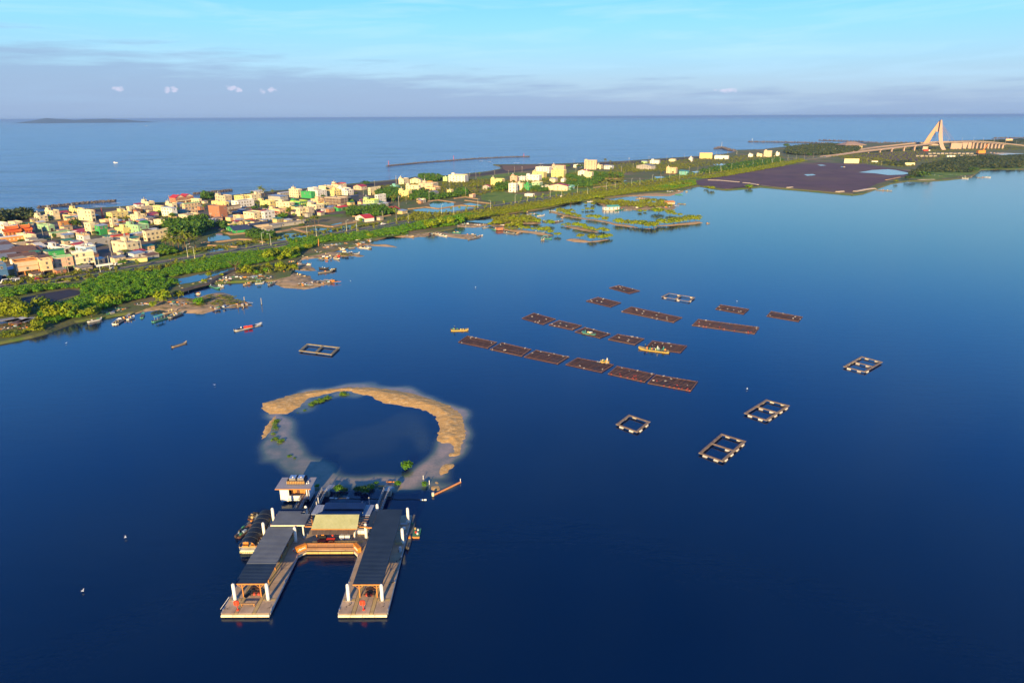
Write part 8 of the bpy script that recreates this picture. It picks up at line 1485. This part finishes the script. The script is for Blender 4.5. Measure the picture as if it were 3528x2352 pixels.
# pylon: two tapered legs joined at the top
apex_h = 0
for z in np.arange(60, 110, .5):
    if proj(O + Vector((0, 0, float(z))))[1] < 413: apex_h = float(z); break
def at_px(x, y, depth_pt):      # point at the depth of depth_pt seen at pixel (x, y)
    u, v = x - W / 2, HH / 2 - y; d = AX * u + AY * v + AF * F; f = (depth_pt - Vector((0, 0, CH))).dot(AF); return Vector((0, 0, CH)) + d * (f / F) - O
E2 = lambda x, y, dd=0: at_px(3050 + x * .20323, 400 + y * .20323, O + Vector((dd * .5, dd, 0)))
ap = E2(952, 66)
def leg(name, path, m, dep=6.0):
    mb = MB()
    for (l0, r0), (l1, r1) in zip(path, path[1:]):
        y = Vector((.45 * dep, .9 * dep, 0)); mb.hexa([l0, r0, r0 + y, l0 + y], [l1, r1, r1 + y, l1 + y])
    obj(name, mb, m, t)
leg('near_leg', [(E2(965, 580), E2(1030, 572)), (E2(930, 520), E2(1000, 515)), (E2(912, 440), E2(978, 440)), (E2(903, 330), E2(972, 330)), (E2(918, 220), E2(970, 220)), (E2(935, 120), E2(970, 120)), (E2(942, 68), E2(966, 66))], br_m, 7)
leg('far_leg', [(E2(600, 530, 25), E2(690, 530, 25)), (E2(655, 450, 20), E2(752, 440, 20)), (E2(720, 350, 15), E2(800, 350, 15)), (E2(785, 260, 11), E2(858, 260, 11)), (E2(845, 180, 8), E2(905, 190, 8)), (E2(900, 105, 8), E2(945, 130, 8)), (E2(930, 70, 8), E2(958, 80, 8))], br_o, 7)
leg('web_plate', [(E2(850, 265, 9), E2(905, 268, 7.5)), (E2(880, 180, 9), E2(925, 200, 7.5)), (E2(925, 90, 9), E2(945, 100, 7.5))], br_m, 3)
for k in range(12):
    f = k / 11; a = E2(962, 130 + 90 * f, 3); b = min(A_, key=lambda p: abs(proj(p + O)[0] - (3050 + (1185 - 190 * f) * .20323))) + Vector((0, 0, 1)); mb = MB(); mb.tube(a, b, .17, n=5); obj('stay_cable', mb, cable_m, t)
    a = E2(880 - 50 * f, 150 + 70 * f, 10); b = min(B_, key=lambda p: abs(proj(p + O)[0] - (3050 + (760 + 110 * f) * .20323))) + Vector((0, 0, 1)); mb = MB(); mb.tube(a, b, .14, n=5); obj('stay_cable', mb, cable_m, t)
for k in range(9): p = A_[min(len(A_) - 1, 42 + k * 4)]; mb = MB(); mb.tube(p, p + Vector((0, 0, 11)), .25, n=5); obj('lamp_pole', mb, rail_m, t)
# concrete rows, crane and other things below the bridge
for i, (x0, x1, y) in enumerate([(730, 1510, 650), (520, 890, 692), (1045, 1195, 695), (1270, 1640, 688)]):
    a, b = Q('B2', x0, y, .9), Q('B2', x1, y, .9); t2 = thing('block_row', ['long row of pale concrete blocks below the bridge', 'shorter row of pale blocks left below the bridge', 'white slab pile between the block rows', 'row of brown blocks beside the orange crane'][i], 'concrete blocks', a); n = max(3, int((b - a).length / 9))
    for k in range(n):
        q = (b - a) * (k / n); mb = MB(); mb.box(0, (b - a).length / n * .78, 0, 5, 0, 3.0 + (k % 2) * .6); obj('block', mb, concrete if i != 2 else wallm['white'], t2, q, math.atan2((b - a).y, (b - a).x))
base = Q('B2', 1620, 650, .9); t2 = thing('crawler_crane', 'orange crane with a long slanting jib below the bridge', 'crane', base); mb = MB(); mb.box(-9, 7, -4, 4, 2.5, 9); obj('cab', mb, orange_m, t2); mb = MB(); mb.box(-9, 9, -4.5, 4.5, 0, 2.5); obj('tracks', mb, hull_m, t2); mb = MB(); mb.bar((3, 0, 7), at_px(3050 + 1735 * .20323, 400 + 480 * .20323, base) - (base - O), 1.4); obj('jib', mb, orange_m, t2)
base = Q('B2', 705, 600, .9); t2 = thing('lorry', 'red and white lorry under the bridge ramp', 'lorry', base); mb = MB(); mb.box(-9, 3, -2, 2, 1, 5); obj('body', mb, red_m, t2); mb = MB(); mb.box(3.2, 7, -2, 2, 1, 4); obj('cab', mb, white_m, t2)
for x in (-7, 0, 5): mb = MB(); mb.tube((x, -2.1, 1), (x, 2.1, 1), 1, n=8); obj('wheel', mb, tyre_m, t2)
for i, (x, y, L_) in enumerate([(440, 835, 22), (590, 1010, 14)]): pass
# small sheds and lean-tos that fill the gaps between the houses
hs = [(a, r_, l) for a, r_, l in HOUSES if a.y < 760]; placed = []
for i, (ctr, rad, lab) in enumerate(hs * 2):
    for tr in range(9):
        a = hr.random() * 6.28; p = ctr + Vector((math.cos(a), math.sin(a), 0)) * (rad + hr.uniform(3, 7)); s = hr.uniform(2.4, 4.4)
        px, py = proj(p)
        if all((p - q).length > r2_ * .95 + s for q, r2_, _ in HOUSES) and all((p - q).length > s + r2_ for q, r2_ in placed) and py < 1020 - px * .19 and py > 735 - px * .085 and not (700 < px < 1250 and py > 790 - (px - 700) * .07):
            placed.append((p, s)); words_ = lab.split(); lb = ('low shed next to the ' if i < len(hs) else 'small annex hut near the ') + trim(lab, 11)
            t = thing('shed', lb, 'shed', (p.x, p.y, .9), R(62) + hr.uniform(-.1, .1)); h = hr.uniform(2.3, 3.4); mb = MB(); mb.box(-s, s, -s * .7, s * .7, 0, h); obj('wall', mb, wallm[hr.choice(['beige', 'cream', 'grey', 'white', 'peach', 'brick', 'tan'])], t)
            rr_ = MB(); rr_.hexa([(-s - .3, -s * .7 - .4, h), (s + .3, -s * .7 - .4, h), (s + .3, s * .7 + .3, h + .7), (-s - .3, s * .7 + .3, h + .7)], [(-s - .3, -s * .7 - .4, h + .12), (s + .3, -s * .7 - .4, h + .12), (s + .3, s * .7 + .3, h + .82), (-s - .3, s * .7 + .3, h + .82)]); obj('roof', rr_, tin[hr.choice(['brown', 'grey', 'white', 'red', 'tan', 'blue', 'brown', 'green'])], t); obj('window', win_me, None, t, (0, -s * .7, h * .55)); break
print('fill sheds', len(placed))
# far windbreak of small trees dotted through the village
vt = 0
for i, (ctr, rad, lab) in enumerate(HOUSES):
    if hr.random() < .55 and ctr.y < 1500:
        a = hr.uniform(-2.4, .2); p = ctr + Vector((math.cos(a), math.sin(a), 0)) * (rad + hr.uniform(2.5, 5))
        if all((p - q).length > r2_ * .9 + 1.2 for q, r2_, _ in HOUSES):
            w = hr.uniform(2.6, 5); bush((p.x, p.y, .9), w, hr.uniform(2.4, 4.5), hr.choice([dark_l, dark_l, green_l]), 'garden tree by the ' + trim(lab, 12), name='leafy_tree', cat='tree', raise_=.12); vt += 1
print('garden trees', vt)
# ------------------------------------------------------------------ haze over the whole scene
mb = MB(); mb.box(-60010, 60010, -2600, 60010, -3.2, 97)
hm = bpy.data.materials.new('haze'); hm.use_nodes = True; nt = hm.node_tree; nt.nodes.clear(); v = N('ShaderNodeVolumePrincipled'); v.inputs['Density'].default_value = 4.5e-5; v.inputs['Color'].default_value = (.38, .62, 1, 1); v.inputs['Anisotropy'].default_value = .2
L(v.outputs[0], N('ShaderNodeOutputMaterial').inputs['Volume']); o = obj('haze', mb, hm); o['kind'] = 'stuff'; o['label'] = 'thin morning haze over the lagoon and the sea'
